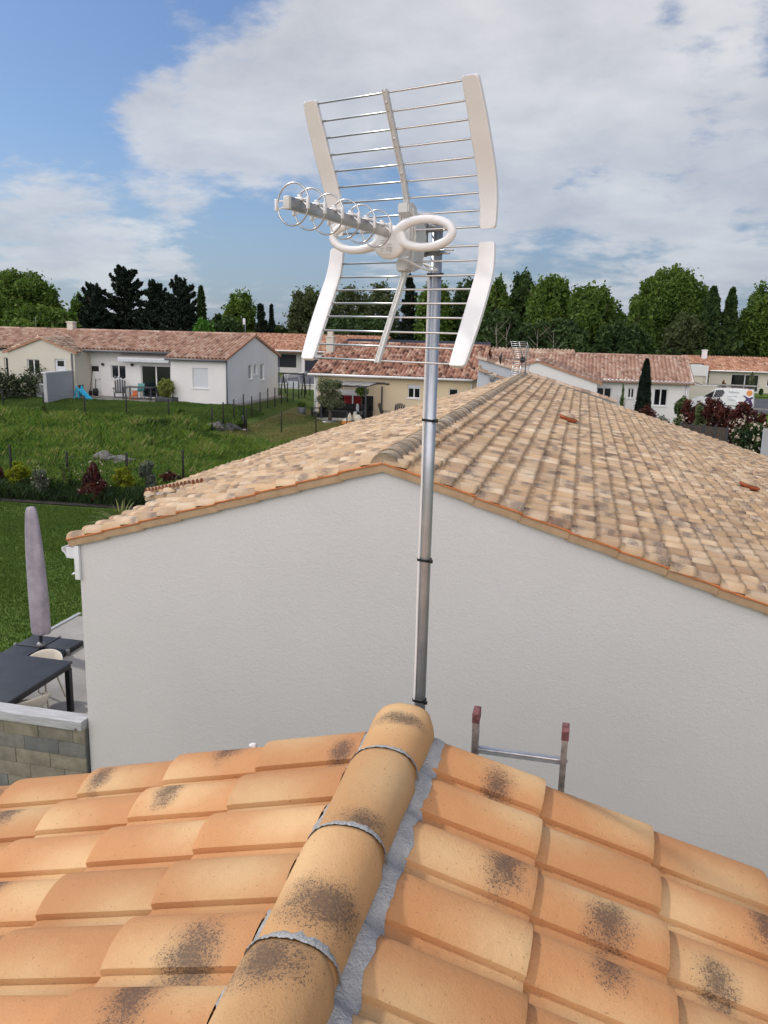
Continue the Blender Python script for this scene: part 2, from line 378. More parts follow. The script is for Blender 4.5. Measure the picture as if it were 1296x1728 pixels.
# ================================================================== foreground house
FX, FY, FZ = -.525, 2.69, CH-1.352
M_ft = tile_mat('orange_canal_tile', (.505, .232, .092), (.545, .275, .12), (.66, .435, .22), (.050, .038, .037), .246, .375, pr=.092, grain=300., darkp=.6, bumps=.5)
M_mort = mat('grey_mortar', (.52, .515, .50), .97, var=.12, scale=24, bump=1., bscale=120, col2=(.36, .36, .355))
M_ter2 = mat('terracotta_edge', (.56, .22, .08), .8, var=.12, scale=12)
near = thing('near_house', 'foreground house under bright new orange canal tiles filling the bottom of the view', 'house', (FX, FY, 0))
def rel(mb, o): # move world-space vertices into the frame of an unrotated root
    l = o.location; mb.v = [(x-l.x, y-l.y, z-l.z) for x, y, z in mb.v]; return mb
for sgn in (-1, 1):
    mb = MB(); S = Vector((sgn, 0, -SL)); O = Vector((FX, FY, FZ-.047))
    A = Vector((0, -1, 0))
    tile_field(mb, O, A, S, 19, 9, .2462, .3615/CS, .491/CS, .044, .018, wf=.75, p=2.8, K=24, rowsv=(0, .35, .7, .93, .975, 1.), jit=.006, thick=.016, pan='lip')
    rel(mb, near).build('roof', M_ft, near, ang=.75)
# under-roof deck and verge boards
mb = MB()
for sgn in (-1, 1):
    x1 = FX+sgn*4.1; z1 = FZ-.085-4.1*SL
    mb.prism([(FX, FZ-.085), (x1, z1), (x1, z1-.1), (FX, FZ-.185)], FY-.012, FY-4.6)
rel(mb, near).build('roof_deck', M_ter2, near)
mb = MB()
poly = [(FX-3.7, -1.2), (FX-3.7, FZ-.19-3.7*SL), (FX, FZ-.19), (FX+3.7, FZ-.19-3.7*SL), (FX+3.7, -1.2)]
mb.prism(poly, FY-.06, FY-4.5); rel(mb, near).build('wall', M_white, near)
# verge: thin projecting tile flange just under the outer row
for sgn in (-1, 1):
    for k in range(9):
        mb = MB(); s0 = .0 if k == 0 else .491/CS+(k-1)*.3615/CS; s1 = .491/CS+k*.3615/CS
        S = Vector((sgn, 0, -SL))*CS; O = Vector((FX, FY+.006, FZ-.066)); up = Vector((sgn*SL, 0, 1))*CS
        mb.bar(O+S*s0+up*(-.03), O+S*(s1+.03)+up*(-.022), .018, .085, up=up, bev=.004)
        rel(mb, near).build('verge_tile', M_ter2, near)
# ridge tiles, each lapping the one before it, bedded in mortar
def ridge_tile(y0, y1, r0, r1, z, taper_z=.0, nose=True):
    mb = MB(); K = 22; rw = (0, .04, .10, .5, .93, 1.)
    vs = []; uvs = []; fs = []
    for v in rw:
        rr = r0+(r1-r0)*v; yy = y0+(y1-y0)*v
        e = .004 if v in (0, 1.) else 0
        for k in range(K+1):
            a = PI*k/K; cx = -math.cos(a); cz = math.sin(a)
            x = (rr-e)*math.copysign(abs(cx)**.92, cx); zz = (rr*.90-e)*abs(cz)**.80
            # corners of the far end are cut back
            yc = yy-.045*max(0, (abs(cx)-.72)/.28)*max(0, 1-v/.3)
            vs.append(Vector((FX+x, yc, z+zz)))
    n = K+1
    for q in range(len(rw)-1):
        for k in range(K):
            fs.append((q*n+k, q*n+k+1, (q+1)*n+k+1, (q+1)*n+k)); uvs.append(((k/K, rw[q]), ((k+1)/K, rw[q]), ((k+1)/K, rw[q+1]), (k/K, rw[q+1])))
    # inner shell and end rims
    b = len(vs)
    for v in (0, 1.):
        rr = (r0+(r1-r0)*v)-.014; yy = y0+(y1-y0)*v
        for k in range(K+1):
            a = PI*k/K; cx = -math.cos(a); cz = math.sin(a)
            vs.append(Vector((FX+rr*math.copysign(abs(cx)**.92, cx), yy, z+rr*.9*abs(cz)**.8)))
    for k in range(K):
        fs.append((k, b+k, b+k+1, k+1)); uvs.append(((k/K, 0),)*4)
        l = (len(rw)-1)*n
        fs.append((l+k, l+k+1, b+n+k+1, b+n+k)); uvs.append(((k/K, 1),)*4)
    mb.add(vs, fs, (random.random(), random.random(), random.random(), random.random()*.45), uvs, smooth=True)
    return mb
M_fr = tile_mat('orange_ridge_tile', (.53, .285, .118), (.54, .315, .145), (.64, .42, .215), (.055, .042, .038), .36, .46, pr=.10, grain=300., darkp=1., bumps=.5)
ys = [2.70, 2.325, 1.885, 1.445, .985, .54, .1, -.34, -.78, -1.2, -1.6]
rng = random.getstate(); random.seed(3)
spot = [(.52, .30), (.60, .80), (.62, .62), (.40, .12), (.5, .5), (.3, .4), (.6, .5), (.5, .2), (.4, .6), (.5, .5)]
for i in range(10):
    mb = ridge_tile(ys[i]+(.0 if i == 0 else .035), ys[i+1]-.012, .115, .1015, FZ-.040)
    # solve attribute values that put the dark patch where this tile has it
    cu, cvv = spot[i]; f2 = (max(.01, min(.99, (cu-.05)/.62)))/7.3; f3 = (max(.01, min(.99, (cvv-.1)/.8)))/5.7
    mb.c = [(random.Random(i).random(), f2, f3, .1)]*len(mb.c)
    rel(mb, near).build('ridge_tile', M_fr, near)
random.setstate(rng)
# mortar crescents at the joints, mortar bed along both sides
for i in range(1, 10):
    mb = MB(); pts = []; K = 60
    vs = []; fs = []
    for k in range(K+1):
        a = PI*(.0+1.0*k/K); cx = -math.cos(a); cz = math.sin(a)
        wd = .012+(.012+.020*k/K)*math.sin(a)*(1+.55*noise.noise(Vector((k*.33, i*3., 0))))
        y = ys[i]+.036-.0
        for (dr, dy) in ((.1148, -.002), (.1152, .003), (.1095, wd*.6), (.1022, wd)):
            nn = .0022*noise.noise(Vector((k*.9, i*5., dy*300)))
            vs.append((FX+(dr+nn)*math.copysign(abs(cx)**.92, cx), y+dy+nn, FZ-.040+(dr+nn)*.9*abs(cz)**.8))
    for k in range(K):
        for q in range(3): fs.append((k*4+q, (k+1)*4+q, (k+1)*4+q+1, k*4+q+1))
    mb.add(vs, fs, smooth=True); rel(mb, near).build('mortar_joint', M_mort, near)
for sgn in (-1, 1):
    mb = MB(); vs = []; fs = []; n = 260; J = 7
    for k in range(n+1):
        y = 2.668-4.3*k/n; rag = noise.noise(Vector((k*.23, sgn*7., 0)))+.6*noise.noise(Vector((k*.8, sgn*9., 0)))
        ph = ((FY-y)/.2462) % 1.0; th = tile_profile(ph, .75, .044, 2.8, 'lip')
        wid = (.152 if sgn > 0 else .127)+.012*rag
        for q in range(J):
            u = q/(J-1); x = .090+(wid-.090)*u
            zt = FZ-.050-x*SL+.012+th*.93
            zr = FZ-.040+.0
            z = zr*(1-u**.75)+(zt-.006*u)*(u**.75)
            z = max(z, zt-.004) if u > .6 else z
            z += .0022*noise.noise(Vector((x*60, y*60, sgn)))
            vs.append((FX+sgn*x, y, z))
    for k in range(n):
        for q in range(J-1):
            a = k*J+q; fs.append((a, a+1, a+J+1, a+J) if sgn < 0 else (a, a+J, a+J+1, a+1))
    mb.add(vs, fs, smooth=True)
    # end face below the last ridge tile
    mb.prism([(FX, FZ-.03), (FX+sgn*.105, FZ-.036), (FX+sgn*.118, FZ-.085), (FX, FZ-.09)], 2.66, 2.672)
    rel(mb, near).build('mortar_bed', M_mort, near)
mb = MB(); K = 18; vs = []
for y in (2.67, -1.7):
    for k in range(K+1): a = PI*k/K; vs.append((FX-.0985*math.cos(a), y, FZ-.040+.0985*.9*math.sin(a)**.8))
mb.add(vs, [(k, k+1, K+2+k, K+1+k) for k in range(K)], smooth=True); rel(mb, near).build('mortar_core', M_mort, near)
# small blob of dried mortar on the far verge
mb = MB()
bm = bmesh.new(); bmesh.ops.create_icosphere(bm, subdivisions=3, radius=1)
for v in bm.verts:
    v.co *= 1+.35*noise.noise(v.co*1.7)
    v.co = Vector((v.co.x*.017, v.co.y*.012, v.co.z*.014))
p = onY(428, 1259, 2.70); mb.bm(bm, smooth=True); o = mb.build('mortar_lump', mat('white_filler', (.72, .72, .72), .9, var=.1, scale=60, bump=.5))
o.location = p; tag(o, 'small white lump of dried mortar on the edge of the orange roof', 'mortar lump')
# ================================================================== neighbour house
NX, NY, NZ = -1.871, 8.0, CH-1.31
YE = 28.4
neigh = thing('neighbour_house', 'neighbouring house with a blank pale stucco gable and a long weathered sand coloured tile roof', 'house', (NX, NY, 0))
M_nt = tile_mat('weathered_sand_tile', (.50, .355, .22), (.45, .34, .235), (.58, .47, .35), (.17, .14, .125), .29, .24, pr=.12, grain=110., darkp=.5, rough=.9, bumps=.6)
def _nt(m):
    t = m.node_tree; b = t.nodes['Principled BSDF']; src = b.inputs['Base Color'].links[0].from_socket
    at = [n for n in t.nodes if n.type == 'ATTRIBUTE'][0]; s = N(t, 'ShaderNodeSeparateColor'); t.links.new(at.outputs['Color'], s.inputs[0])
    c = ramp(t, s.outputs[1], [(0, (.80, .72, .68)), (.16, (.90, .86, .84)), (.3, (1.0, .97, .93)), (.6, (1.1, 1.02, .92)), (.85, (1.05, 1.05, 1.05)), (1., (1.22, 1.24, 1.25))])
    v = [n for n in t.nodes if n.type == 'TEX_COORD'][0].outputs['Object']
    mp = N(t, 'ShaderNodeMapping'); mp.inputs['Scale'].default_value = (1, 3.5, 1); t.links.new(v, mp.inputs[0])
    f = mth(t, 'ADD', mth(t, 'MULTIPLY', nz(t, mp.outputs[0], 2.6, 5, .7), .6), mth(t, 'MULTIPLY', nz(t, v, .55, 5, .65), .4))
    c = mix(t, 1., src, c, 'MULTIPLY'); c = mix(t, 1., c, ramp(t, f, [(.30, (.62, .57, .55)), (.42, (.9, .87, .84)), (.6, (1.06, 1.04, 1.0))]), 'MULTIPLY')
    t.links.new(c, b.inputs['Base Color'])
_nt(M_nt)
left_poly = [(NX+.2, 7.9), (-5.53, 7.9), (-5.53, 11.6), (-7.45, 13.2), (-7.1, 18.2), (-7.12, 20.5), (-6.3, 23.3), (-4.65, 23.7), (-3.07, 24.8), (-2.43, 27.3), (NX+.2, YE)]
def inpoly(P, x, y):
    r = False
    for i in range(len(P)):
        x1, y1 = P[i]; x2, y2 = P[i-1]
        if (y1 > y) != (y2 > y) and x < (x2-x1)*(y-y1)/(y2-y1)+x1: r = not r
    return r
WN, LN = .29, .2335/CS
mb = MB(); S = Vector((1, 0, -SL)); O = Vector((NX, NY-.01, NZ+.025))
tile_field(mb, O, (0, 1, 0), S, int((YE-NY)/WN)+1, 36, WN, LN, .235/CS, .066, .034, wf=.82, p=2.5, K=9, rowsv=(0, .85, 1.), jit=.05, thick=.012)
rel(mb, neigh).build('roof', M_nt, neigh)
mb = MB(); S = Vector((-1, 0, -SL)); LN2 = .2265/CS
tile_field(mb, O, (0, 1, 0), S, int((YE-NY)/WN)+1, 24, WN, LN2, .2265/CS, .066, .034, wf=.82, p=2.5, K=9, rowsv=(0, .85, 1.), jit=.05, thick=.012,
           inside=lambda a, s: inpoly(left_poly, NX-s*CS, NY+a))
rel(mb, neigh).build('roof', M_nt, neigh)
M_buff = mat('buff_verge_face', (.45, .30, .18), .85, var=.1, scale=6, bump=.3)
# decks below the tiles
def deck(P, z_of, th=.06):
    m = MB(); n = len(P); vs = [Vector((x, y, z_of(x))) for x, y in P]+[Vector((x, y, z_of(x)-th)) for x, y in P]
    return m.add(vs, [tuple(range(n)), tuple(range(2*n-1, n-1, -1))]+[(i, i+n, (i+1) % n+n, (i+1) % n) for i in range(n)])
lp = [(NX, 8.03)]+left_poly[1:-1]+[(NX, YE)]; lp[1] = (-5.47, 8.03); lp[2] = (-5.47, 11.62)
rel(deck(lp, lambda x: NZ+.015-SL*(NX-x)), neigh).build('roof_deck', M_buff, neigh)
XR = NX+36*.2335+.1
rel(deck([(NX, 8.03), (XR, 8.03), (XR, YE), (NX, YE)], lambda x: NZ+.015-SL*(x-NX)), neigh).build('roof_deck', M_buff, neigh)
# walls
XL = -5.39
mb = MB()
mb.prism([(XL, -1.3), (XL, NZ-.05-SL*(NX-XL)), (NX, NZ-.05), (XR-.3, NZ-.05-SL*(XR-.3-NX)), (XR-.3, -1.3)], 8.05, 8.3)
mb.prism([(XL, -1.3), (XL, NZ-.05-SL*(NX-XL)), (NX, NZ-.05), (XR-.3, NZ-.05-SL*(XR-.3-NX)), (XR-.3, -1.3)], YE-.4, YE-.15)
mb.box(XL, XL+.25, 8.3, 22.5, -1.3, NZ-.12-SL*(NX-XL)); mb.box(XR-.6, XR-.35, 8.3, YE-.4, -1.3, NZ-.1-SL*(XR-NX))
mb.bar((-7.1, 13.4, 1.0), (-5.4, 12.0, 1.0), .2, 2.3); mb.bar((-7.0, 13.5, 1.0), (-6.8, 20.4, 1.0), .2, 2.3)
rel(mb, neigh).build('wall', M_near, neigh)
# ridge: weathered half-round tiles
M_nr = tile_mat('weathered_ridge_tile', (.50, .375, .25), (.42, .33, .23), (.56, .46, .34), (.17, .14, .11), .5, .25, pr=.16, grain=90., darkp=.7, rough=.95, bumps=.8)
for i, y in enumerate(np.arange(8.02, YE-.1, .27)):
    mb = MB(); K = 14; vs = []; fs = []; uvs = []; rw = (0, .5, .88, 1.)
    r_ = .150+random.uniform(-.004, .004); dx = random.uniform(-.01, .01)
    for v in rw:
        rr = r_*(1.0-.045*v); yy = y-.01+.30*v
        for k in range(K+1):
            a = PI*k/K; vs.append(Vector((NX+dx-rr*math.cos(a), yy, NZ-.02+rr*1.06*math.sin(a))))
    n = K+1
    for q in range(3):
        for k in range(K): fs.append((q*n+k, q*n+k+1, (q+1)*n+k+1, (q+1)*n+k)); uvs.append(((k/K, rw[q]), ((k+1)/K, rw[q]), ((k+1)/K, rw[q+1]), (k/K, rw[q+1])))
    b = len(vs); vs.append(Vector((NX+dx, y-.006, NZ-.02)))
    for k in range(K): fs.append((k, k+1, b)); uvs.append(((k/K, 0),)*3)
    mb.add(vs, [tuple(reversed(f)) for f in fs], (random.random(), random.random(), random.random(), random.random()), [tuple(reversed(u)) for u in uvs], smooth=True)
    rel(mb, neigh).build('ridge_tile', M_nr, neigh)
# verge tiles: an orange lip over a buff drop face, stepping at every lap
M_lip = mat('orange_verge_lip', (.56, .185, .06), .8, var=.15, scale=9)
for sgn, cnt in ((1, 17), (-1, 8)):
    for k in range(cnt):
        S = Vector((sgn, 0, -SL))*CS; up = Vector((sgn*SL, 0, 1))*CS; O = Vector((NX, 8.0, NZ)); q_ = .467 if sgn > 0 else .452; s0 = k*q_/CS; s1 = (k+1)*q_/CS
        mb = MB(); d = .012
        mb.bar(O+S*(s0-.03 if k else 0)+up*(-.012-d*.4)+Vector((0, .014, 0)), O+S*(s1-.004)+up*(-.012+d)+Vector((0, -.002, 0)), .024, .082, up=up, bev=.003)
        o = rel(mb, neigh).build('verge_tile', M_buff, neigh)
        mb = MB(); mb.bar(O+S*(s0-.03 if k else 0)+up*(.034-d*.4)+Vector((0, .014, 0)), O+S*(s1)+up*(.034+d)+Vector((0, -.002, 0)), .056, .015, up=up, bev=.003)
        lip = rel(mb, neigh).build('verge_lip', M_lip, o)
# gutters on the left eave, and on the angled eave beyond
def gutter_mesh(a, b, w=.13, h=.10):
    a = Vector(a); b = Vector(b); d = (b-a).normalized(); out = d.cross(Vector((0, 0, 1))); mb = MB()
    prof = [(0, 0), (.0, -h), (.65*w, -h), (.82*w, -.5*h), (w, -.35*h), (w, 0), (w-.012, 0), (w-.012, -.3*h), (.76*w, -.42*h), (.60*w, -h+.008), (.010, -h+.008), (.010, 0)]
    n = len(prof); vs = [p+out*x+Vector((0, 0, z)) for p in (a, b) for x, z in prof]
    mb.add(vs, [tuple(range(n))[::-1], tuple(range(n, 2*n))]+[(i, (i+1) % n, (i+1) % n+n, i+n) for i in range(n)]); return mb
ze = NZ-.03-SL*(NX-XL)
mb = gutter_mesh((XL-.03, 15.0, ze-.06), (XL-.03, 8.02, ze-.06), .17, .12); 
g = MB(); g.v, g.f, g.c, g.uv, g.smooth, g.mi = mb.v, mb.f, mb.c, mb.uv, mb.smooth, mb.mi
rel(g, neigh).build('gutter', M_pvc, neigh)
mb = MB(); mb.box(XL-.035, XL+.025, 8.0, 8.045, ze-.42, ze-.02, bev=.003); mb.box(XL-.14, XL-.03, 8.015, 8.03, ze-.17, ze-.055)
rel(mb, neigh).build('gutter_bracket', M_pvc, neigh)
ze2 = CH-2.99
zg = lambda x: NZ+.055-SL*(NX-x)
mb = gutter_mesh((-5.5, 11.62, zg(-5.5)), (-7.47, 13.26, zg(-7.47)), .15, .12); rel(mb, neigh).build('gutter', M_pvc, neigh)
mb = MB(); mb.bar((-5.5, 11.66, zg(-5.5)-.1), (-7.4, 13.28, zg(-7.4)-.1), .03, .16); rel(mb, neigh).build('fascia', M_pvc, neigh)
M_rsand = mat('sandy_cover_tile', (.50, .38, .26), .9, var=.2, scale=4)
# open tile ends along the angled eave
d = Vector((-7.45+5.5, 13.2-11.57, 0)); L_ = d.length; d.normalize(); out = d.cross(Vector((0, 0, 1)))
if out.y > 0: out = -out
mb = MB()
for k in range(int(L_/.155)):
    c = Vector((-5.5, 11.57, 0))+d*(k*.155+.08); z0 = NZ+.02-SL*(NX-c.x)+.075
    K = 8; vs = []
    for rr, yy in ((.073, -.02), (.073, .30), (.058, -.02), (.058, .1)):
        for q in range(K+1):
            a = PI*q/K; vs.append(c+d*(-rr*math.cos(a))-out*yy+Vector((0, 0, z0+rr*1.1*math.sin(a))))
    n = K+1; fs = []
    for q in range(K): fs += [(q, q+1, n+q+1, n+q), (q, 2*n+q, 2*n+q+1, q+1), (2*n+q, 3*n+q, 3*n+q+1, 2*n+q+1)]
    mb.add(vs, fs[0::3], (random.random(),)*4, smooth=True); b0 = len(mb.v); mb.add(vs, fs[1::3]+fs[2::3], (random.random(),)*4, smooth=True, mi=1)
rel(mb, neigh).build('eave_tile_end', [M_rsand, mat('brown_terracotta', (.33, .115, .055), .85, var=.25, scale=12)], neigh)
# two ventilation tiles: orange bowls with a lichened hood
for vi, (vx, vy, vz) in enumerate([(-.22, 17.8, 0), (3.3, 17.0, 0)]):
    z0 = NZ-SL*(vx-NX)+.10
    root = MB()
    prof = [(.0, .0), (.15, .0), (.20, .05), (.20, .075), (.18, .075), (.14, .03), (0, .02)]
    root.lathe(prof, 18, (0, 0, 0), sx=1.0, sy=.95)
    o = root.build('vent_tile', mat('red_vent_tile', (.40, .10, .035), .8, var=.2, scale=10), neigh); o.location = Vector((vx, vy, z0))-neigh.location; o.rotation_euler = (0, math.atan(SL), 0)
    hb = MB(); hb.lathe([(0.16, .085), (.15, .12), (.10, .15), (0, .16)], 16, (-.03, .02, 0))
    hb.lathe([(.05, .03), (.05, .12)], 8, (-.02, 0, 0))
    hb.build('vent_hood', M_nr, o)
# ================================================================== mast, cable, antenna, ladder
MX, MY = -.495, 2.82
mast = thing('antenna_mast', 'galvanised steel tube mast standing behind the foreground ridge and carrying the white antenna', 'mast', (MX, MY, 2.9))
mb = MB(); mb.tube([(0, 0, 0), (0, 0, 1.0)], .0198, 32); mb.tube([(0, 0, .99), (0, 0, CH+.352-2.9)], .0192, 32)
mb.build('tube', M_steel, mast)
mb = MB(); mb.tube([(0, 0, .93), (0, 0, .995)], .0206, 32); mb.build('sleeve', M_steel, mast)
mb = MB(); mb.bar((-.0, -.02, .3), (0, -.16, .3), .03, .05); mb.bar((-.0, -.02, .75), (0, -.16, .75), .03, .05); mb.build('wall_bracket', M_rub, mast)
M_tie = mat('black_tie', (.008, .008, .009), .45)
for zt in (CH+.190, CH-.291, CH-.789, CH-1.328):
    mb = MB(); K = 28; pts = []
    for k in range(K):
        a = 2*PI*k/K; x = .0228*math.cos(a); y = .0228*math.sin(a)
        # loop bulges round the cable on the left
        bulge = max(0, math.cos(a-PI*1.12))**6*.008
        pts.append((x*(1+bulge/.0228), y*(1+bulge/.0228), zt-2.9+.001*math.sin(2*a)))
    vs = []; 
    for (px_, py_, pz_) in pts:
        for dz, s_ in ((-.0042, 1), (.0042, 1), (.0042, .93), (-.0042, .93)): vs.append((px_*s_, py_*s_, pz_+dz))
    mb.add(vs, [((k*4+q), ((k+1) % K)*4+q, ((k+1) % K)*4+(q+1) % 4, k*4+(q+1) % 4) for k in range(K) for q in range(4)])
    mb.box(.016, .030, -.026, -.016, zt-2.9-.006, zt-2.9+.006, bev=.002)
    mb.build('cable_tie', M_tie, mast)
# antenna frame: x along the rods, y away from the boom, z up
AC = Vector((-.557, 2.687, CH)); AR = -.353
ant = thing('tv_antenna', 'large white television antenna with slatted steel grids, ringed boom and two white loops', 'antenna', AC, AR)
RB = [(.157, .681), (.134, .635), (.111, .591), (.089, .545), (.065, .500), (.043, .455), (.026, .409), (.016, .361), (.012, .315),
      (.012, .261), (.016, .219), (.028, .175), (.049, .133), (.072, .090), (.095, .047), (.119, .002), (.142, -.042), (.165, -.086)]
HW = .256
for b_, z_ in RB:
    mb = MB(); mb.tube([(-HW-.02, -b_, z_), (HW+.02, -b_, z_)], .0031, 12); mb.build('reflector_rod', M_chrome, ant)
def fin(side, idx, thin=.011, wmid=.060):
    P = [RB[i] for i in idx]
    # extend a bit past the end rods
    def ext(a, b, k): return (a[0]+(a[0]-b[0])*k, a[1]+(a[1]-b[1])*k)
    P = [ext(P[0], P[1], .22)]+P+[ext(P[-1], P[-2], .14)]
    # subdivide with catmull-rom
    Q = []
    for i in range(len(P)-1):
        p0, p1, p2, p3 = P[max(i-1, 0)], P[i], P[i+1], P[min(i+2, len(P)-1)]
        for s in range(4):
            t = s/4; Q.append(tuple(.5*((2*p1[k])+(-p0[k]+p2[k])*t+(2*p0[k]-5*p1[k]+4*p2[k]-p3[k])*t*t+(-p0[k]+3*p1[k]-3*p2[k]+p3[k])*t**3) for k in (0, 1)))
    Q.append(P[-1]); n = len(Q); vs = []; fs = []
    arc = [0]
    for i in range(1, n): arc.append(arc[-1]+math.hypot(Q[i][0]-Q[i-1][0], Q[i][1]-Q[i-1][1]))
    T = arc[-1]
    for i, (b_, z_) in enumerate(Q):
        a, c = Q[max(i-1, 0)], Q[min(i+1, n-1)]; tb, tz = c[0]-a[0], c[1]-a[1]; l = math.hypot(tb, tz); nb, nz_ = -tz/l, tb/l   # normal in (b,z)
        u = arc[i]/T; wd = (.050+ (wmid-.050)*math.sin(PI*min(1, max(0, u)))**.8)
        ce = min(arc[i], T-arc[i]); rr = .009
        cut = rr-math.sqrt(max(0, rr*rr-(rr-min(ce, rr))**2))
        i0 = HW-.004+cut*.6; i1 = HW-.004+wd-cut
        for x, o in ((i0, -thin/2), (i0-.0, thin/2), (i0+.004, thin/2+.0015), (i1-.004, thin/2+.0015), (i1, thin/2), (i1, -thin/2), (i1-.004, -thin/2-.0015), (i0+.004, -thin/2-.0015)):
            vs.append((side*x, -(b_+nb*o), z_+nz_*o))
    for i in range(n-1):
        for q in range(8):
            f = (i*8+q, i*8+(q+1) % 8, (i+1)*8+(q+1) % 8, (i+1)*8+q); fs.append(f)
    fs += [tuple(range(8))[::-1], tuple(range((n-1)*8, n*8))]
    mb = MB(); mb.add(vs, fs, smooth=True); return mb
for side in (-1, 1):
    for idx in (range(0, 9), range(9, 18)):
        o = fin(side, idx).build('side_fin', M_abs, ant)
        bm = bmesh.new(); bm.from_mesh(o.data); bmesh.ops.recalc_face_normals(bm, faces=bm.faces); bm.to_mesh(o.data); bm.free(); o.data.set_sharp_from_angle(angle=.3)
def spine(idx, ext0, ext1):
    P = [RB[i] for i in idx]; mb = MB()
    a = (P[0][0]+(P[0][0]-P[1][0])*ext0, P[0][1]+(P[0][1]-P[1][1])*ext0); c = (P[-1][0]+(P[-1][0]-P[-2][0])*ext1, P[-1][1]+(P[-1][1]-P[-2][1])*ext1)
    P = [a]+P+[c]
    for i in range(len(P)-1):
        p, q = P[i], P[i+1]
        mb.bar((0, -p[0]-.002, p[1]), (0, -q[0]-.002, q[1]), .0155, .011, up=Vector((0, 1, .01)), bev=.002)
        mb.bar((-.0062, -p[0]-.0085, p[1]), (-.0062, -q[0]-.0085, q[1]), .0028, .006, up=Vector((0, 1, .01)))
        mb.bar((.0062, -p[0]-.0085, p[1]), (.0062, -q[0]-.0085, q[1]), .0028, .006, up=Vector((0, 1, .01)))
        if i % 2: m_ = [(p[0]+q[0])/2, (p[1]+q[1])/2]; mb.tube([(0, -m_[0]-.006, m_[1]), (0, -m_[0]-.0105, m_[1])], .0042, 10)
    return mb
spine(range(0, 8), .15, 0).build('spine', M_abs2, ant); spine(range(10, 18), 0, .15).build('spine', M_abs2, ant)
# hub
mb = MB()
mb.prism([(.050, .392), (.050, .365), (.030, .350), (.030, .235), (.050, .222), (.052, .192), (.020, .186), (-.004, .20), (-.008, .30), (-.004, .38), (.015, .396)], -.0155, .0155, Matrix(((0, 1, 0, 0), (-1, 0, 0, 0), (0, 0, 1, 0), (0, 0, 0, 1))))
mb.prism([(.046, .388), (.046, .367), (.02, .352), (.02, .233), (.046, .222), (.048, .196), (.016, .190), (-.0, .20), (-.004, .30), (-.0, .38), (.012, .391)], -.0205, .0205, Matrix(((0, 1, 0, 0), (-1, 0, 0, 0), (0, 0, 1, 0), (0, 0, 0, 1))))
mb.build('hub_bracket', M_abs2, ant)
mb = MB()
mb.prism([(.032, .378), (-.030, .352), (-.052, .30), (-.030, .205), (.02, .188), (.030, .21), (.012, .30)], .0215, .0285, Matrix(((0, 1, 0, 0), (-1, 0, 0, 0), (0, 0, 1, 0), (0, 0, 0, 1))))
mb.prism([(.032, .378), (-.030, .352), (-.052, .30), (-.030, .205), (.02, .188), (.030, .21), (.012, .30)], -.0285, -.0215, Matrix(((0, 1, 0, 0), (-1, 0, 0, 0), (0, 0, 1, 0), (0, 0, 0, 1))))
mb.build('tilt_plate', M_abs2, ant)
# mast position in the antenna frame
Ri = Matrix.Rotation(-AR, 3, 'Z'); mloc = Ri @ (Vector((MX, MY, CH))-AC)
mx_, my_ = mloc.x, mloc.y
mb = MB()
for z_ in (.335, .262):
    mb.box(-.030, mx_+.040, my_-.044, my_-.028, z_-.013, z_+.013, bev=.003)
    for k in range(7): mb.box(mx_-.03+k*.009, mx_-.026+k*.009, my_-.031, my_-.022, z_-.012, z_+.012)
mb.box(-.028, mx_-.012, my_-.052, my_-.036, .245, .352, bev=.003)
mb.build('mast_clamp', M_rub, ant)
mb = MB()
for z_ in (.335, .262):
    pts = [(mx_-.031, my_-.07, z_), (mx_-.031, my_, z_)]+[(mx_+.031*math.cos(PI-PI*k/8), my_+.031*math.sin(PI*k/8), z_) for k in range(1, 8)]+[(mx_+.031, my_, z_), (mx_+.031, my_-.09, z_)]
    mb.tube(pts, .003, 8)
mb.tube([(mx_+.02, my_-.05, .264), (mx_+.095, my_-.058, .262)], .003, 8); mb.tube([(mx_+.02, my_-.035, .256), (mx_+.075, my_-.045, .254)], .003, 8)
mb.build('u_bolt', M_chrome, ant)
# boom
mb = MB(); A_, B_ = Vector((0, -.09, .296)), Vector((0, -.603, .319))
mb.bar(A_, B_, .0165, .030, bev=.0012); mb.build('boom', M_alu, ant)
mb = MB(); mb.bar(B_+Vector((0, .008, 0)), B_+Vector((0, -.004, 0)), .019, .033, bev=.002); mb.build('boom_cap', M_abs2, ant)
# six director rings, each carried by a pair of V arms
RBs = [.578, .507, .430, .352, .275, .192]
for i, b_ in enumerate(RBs):
    t_ = (b_-.09)/.513; zc = .296+.023*t_; R_ = .0525
    root = MB(); root.tube([(R_*math.cos(2*PI*k/48), -b_, zc+R_*math.sin(2*PI*k/48)) for k in range(48)], .0024, 10, closed=True)
    ring = root.build('director_ring', M_chrome, ant)
    mb = MB()
    for s in (-1, 1):
        mb.bar((s*R_, -b_-.004, zc-.015), (s*R_, -b_-.004, zc+.015), .0062, .010, up=Vector((0, 1, 0)), bev=.002)
        mb.bar((s*R_, -b_+.001, zc+.010), (s*.010, -b_+.028, zc+.017), .0034, .0040, bev=.001)
        mb.bar((s*R_, -b_+.001, zc-.010), (s*.010, -b_+.028, zc+.010), .0034, .0040, bev=.001)
    mb.box(-.012, .012, -b_+.020, -b_+.036, zc+.012, zc+.020, bev=.002); mb.box(-.005, .005, -b_+.022, -b_+.034, zc+.018, zc+.027, bev=.002)
    mb.bar((0, -b_+.026, zc+.017), (0, -b_+.066, zc+.015), .004, .005, bev=.001)
    mb.build('ring_arm', M_abs, ring)
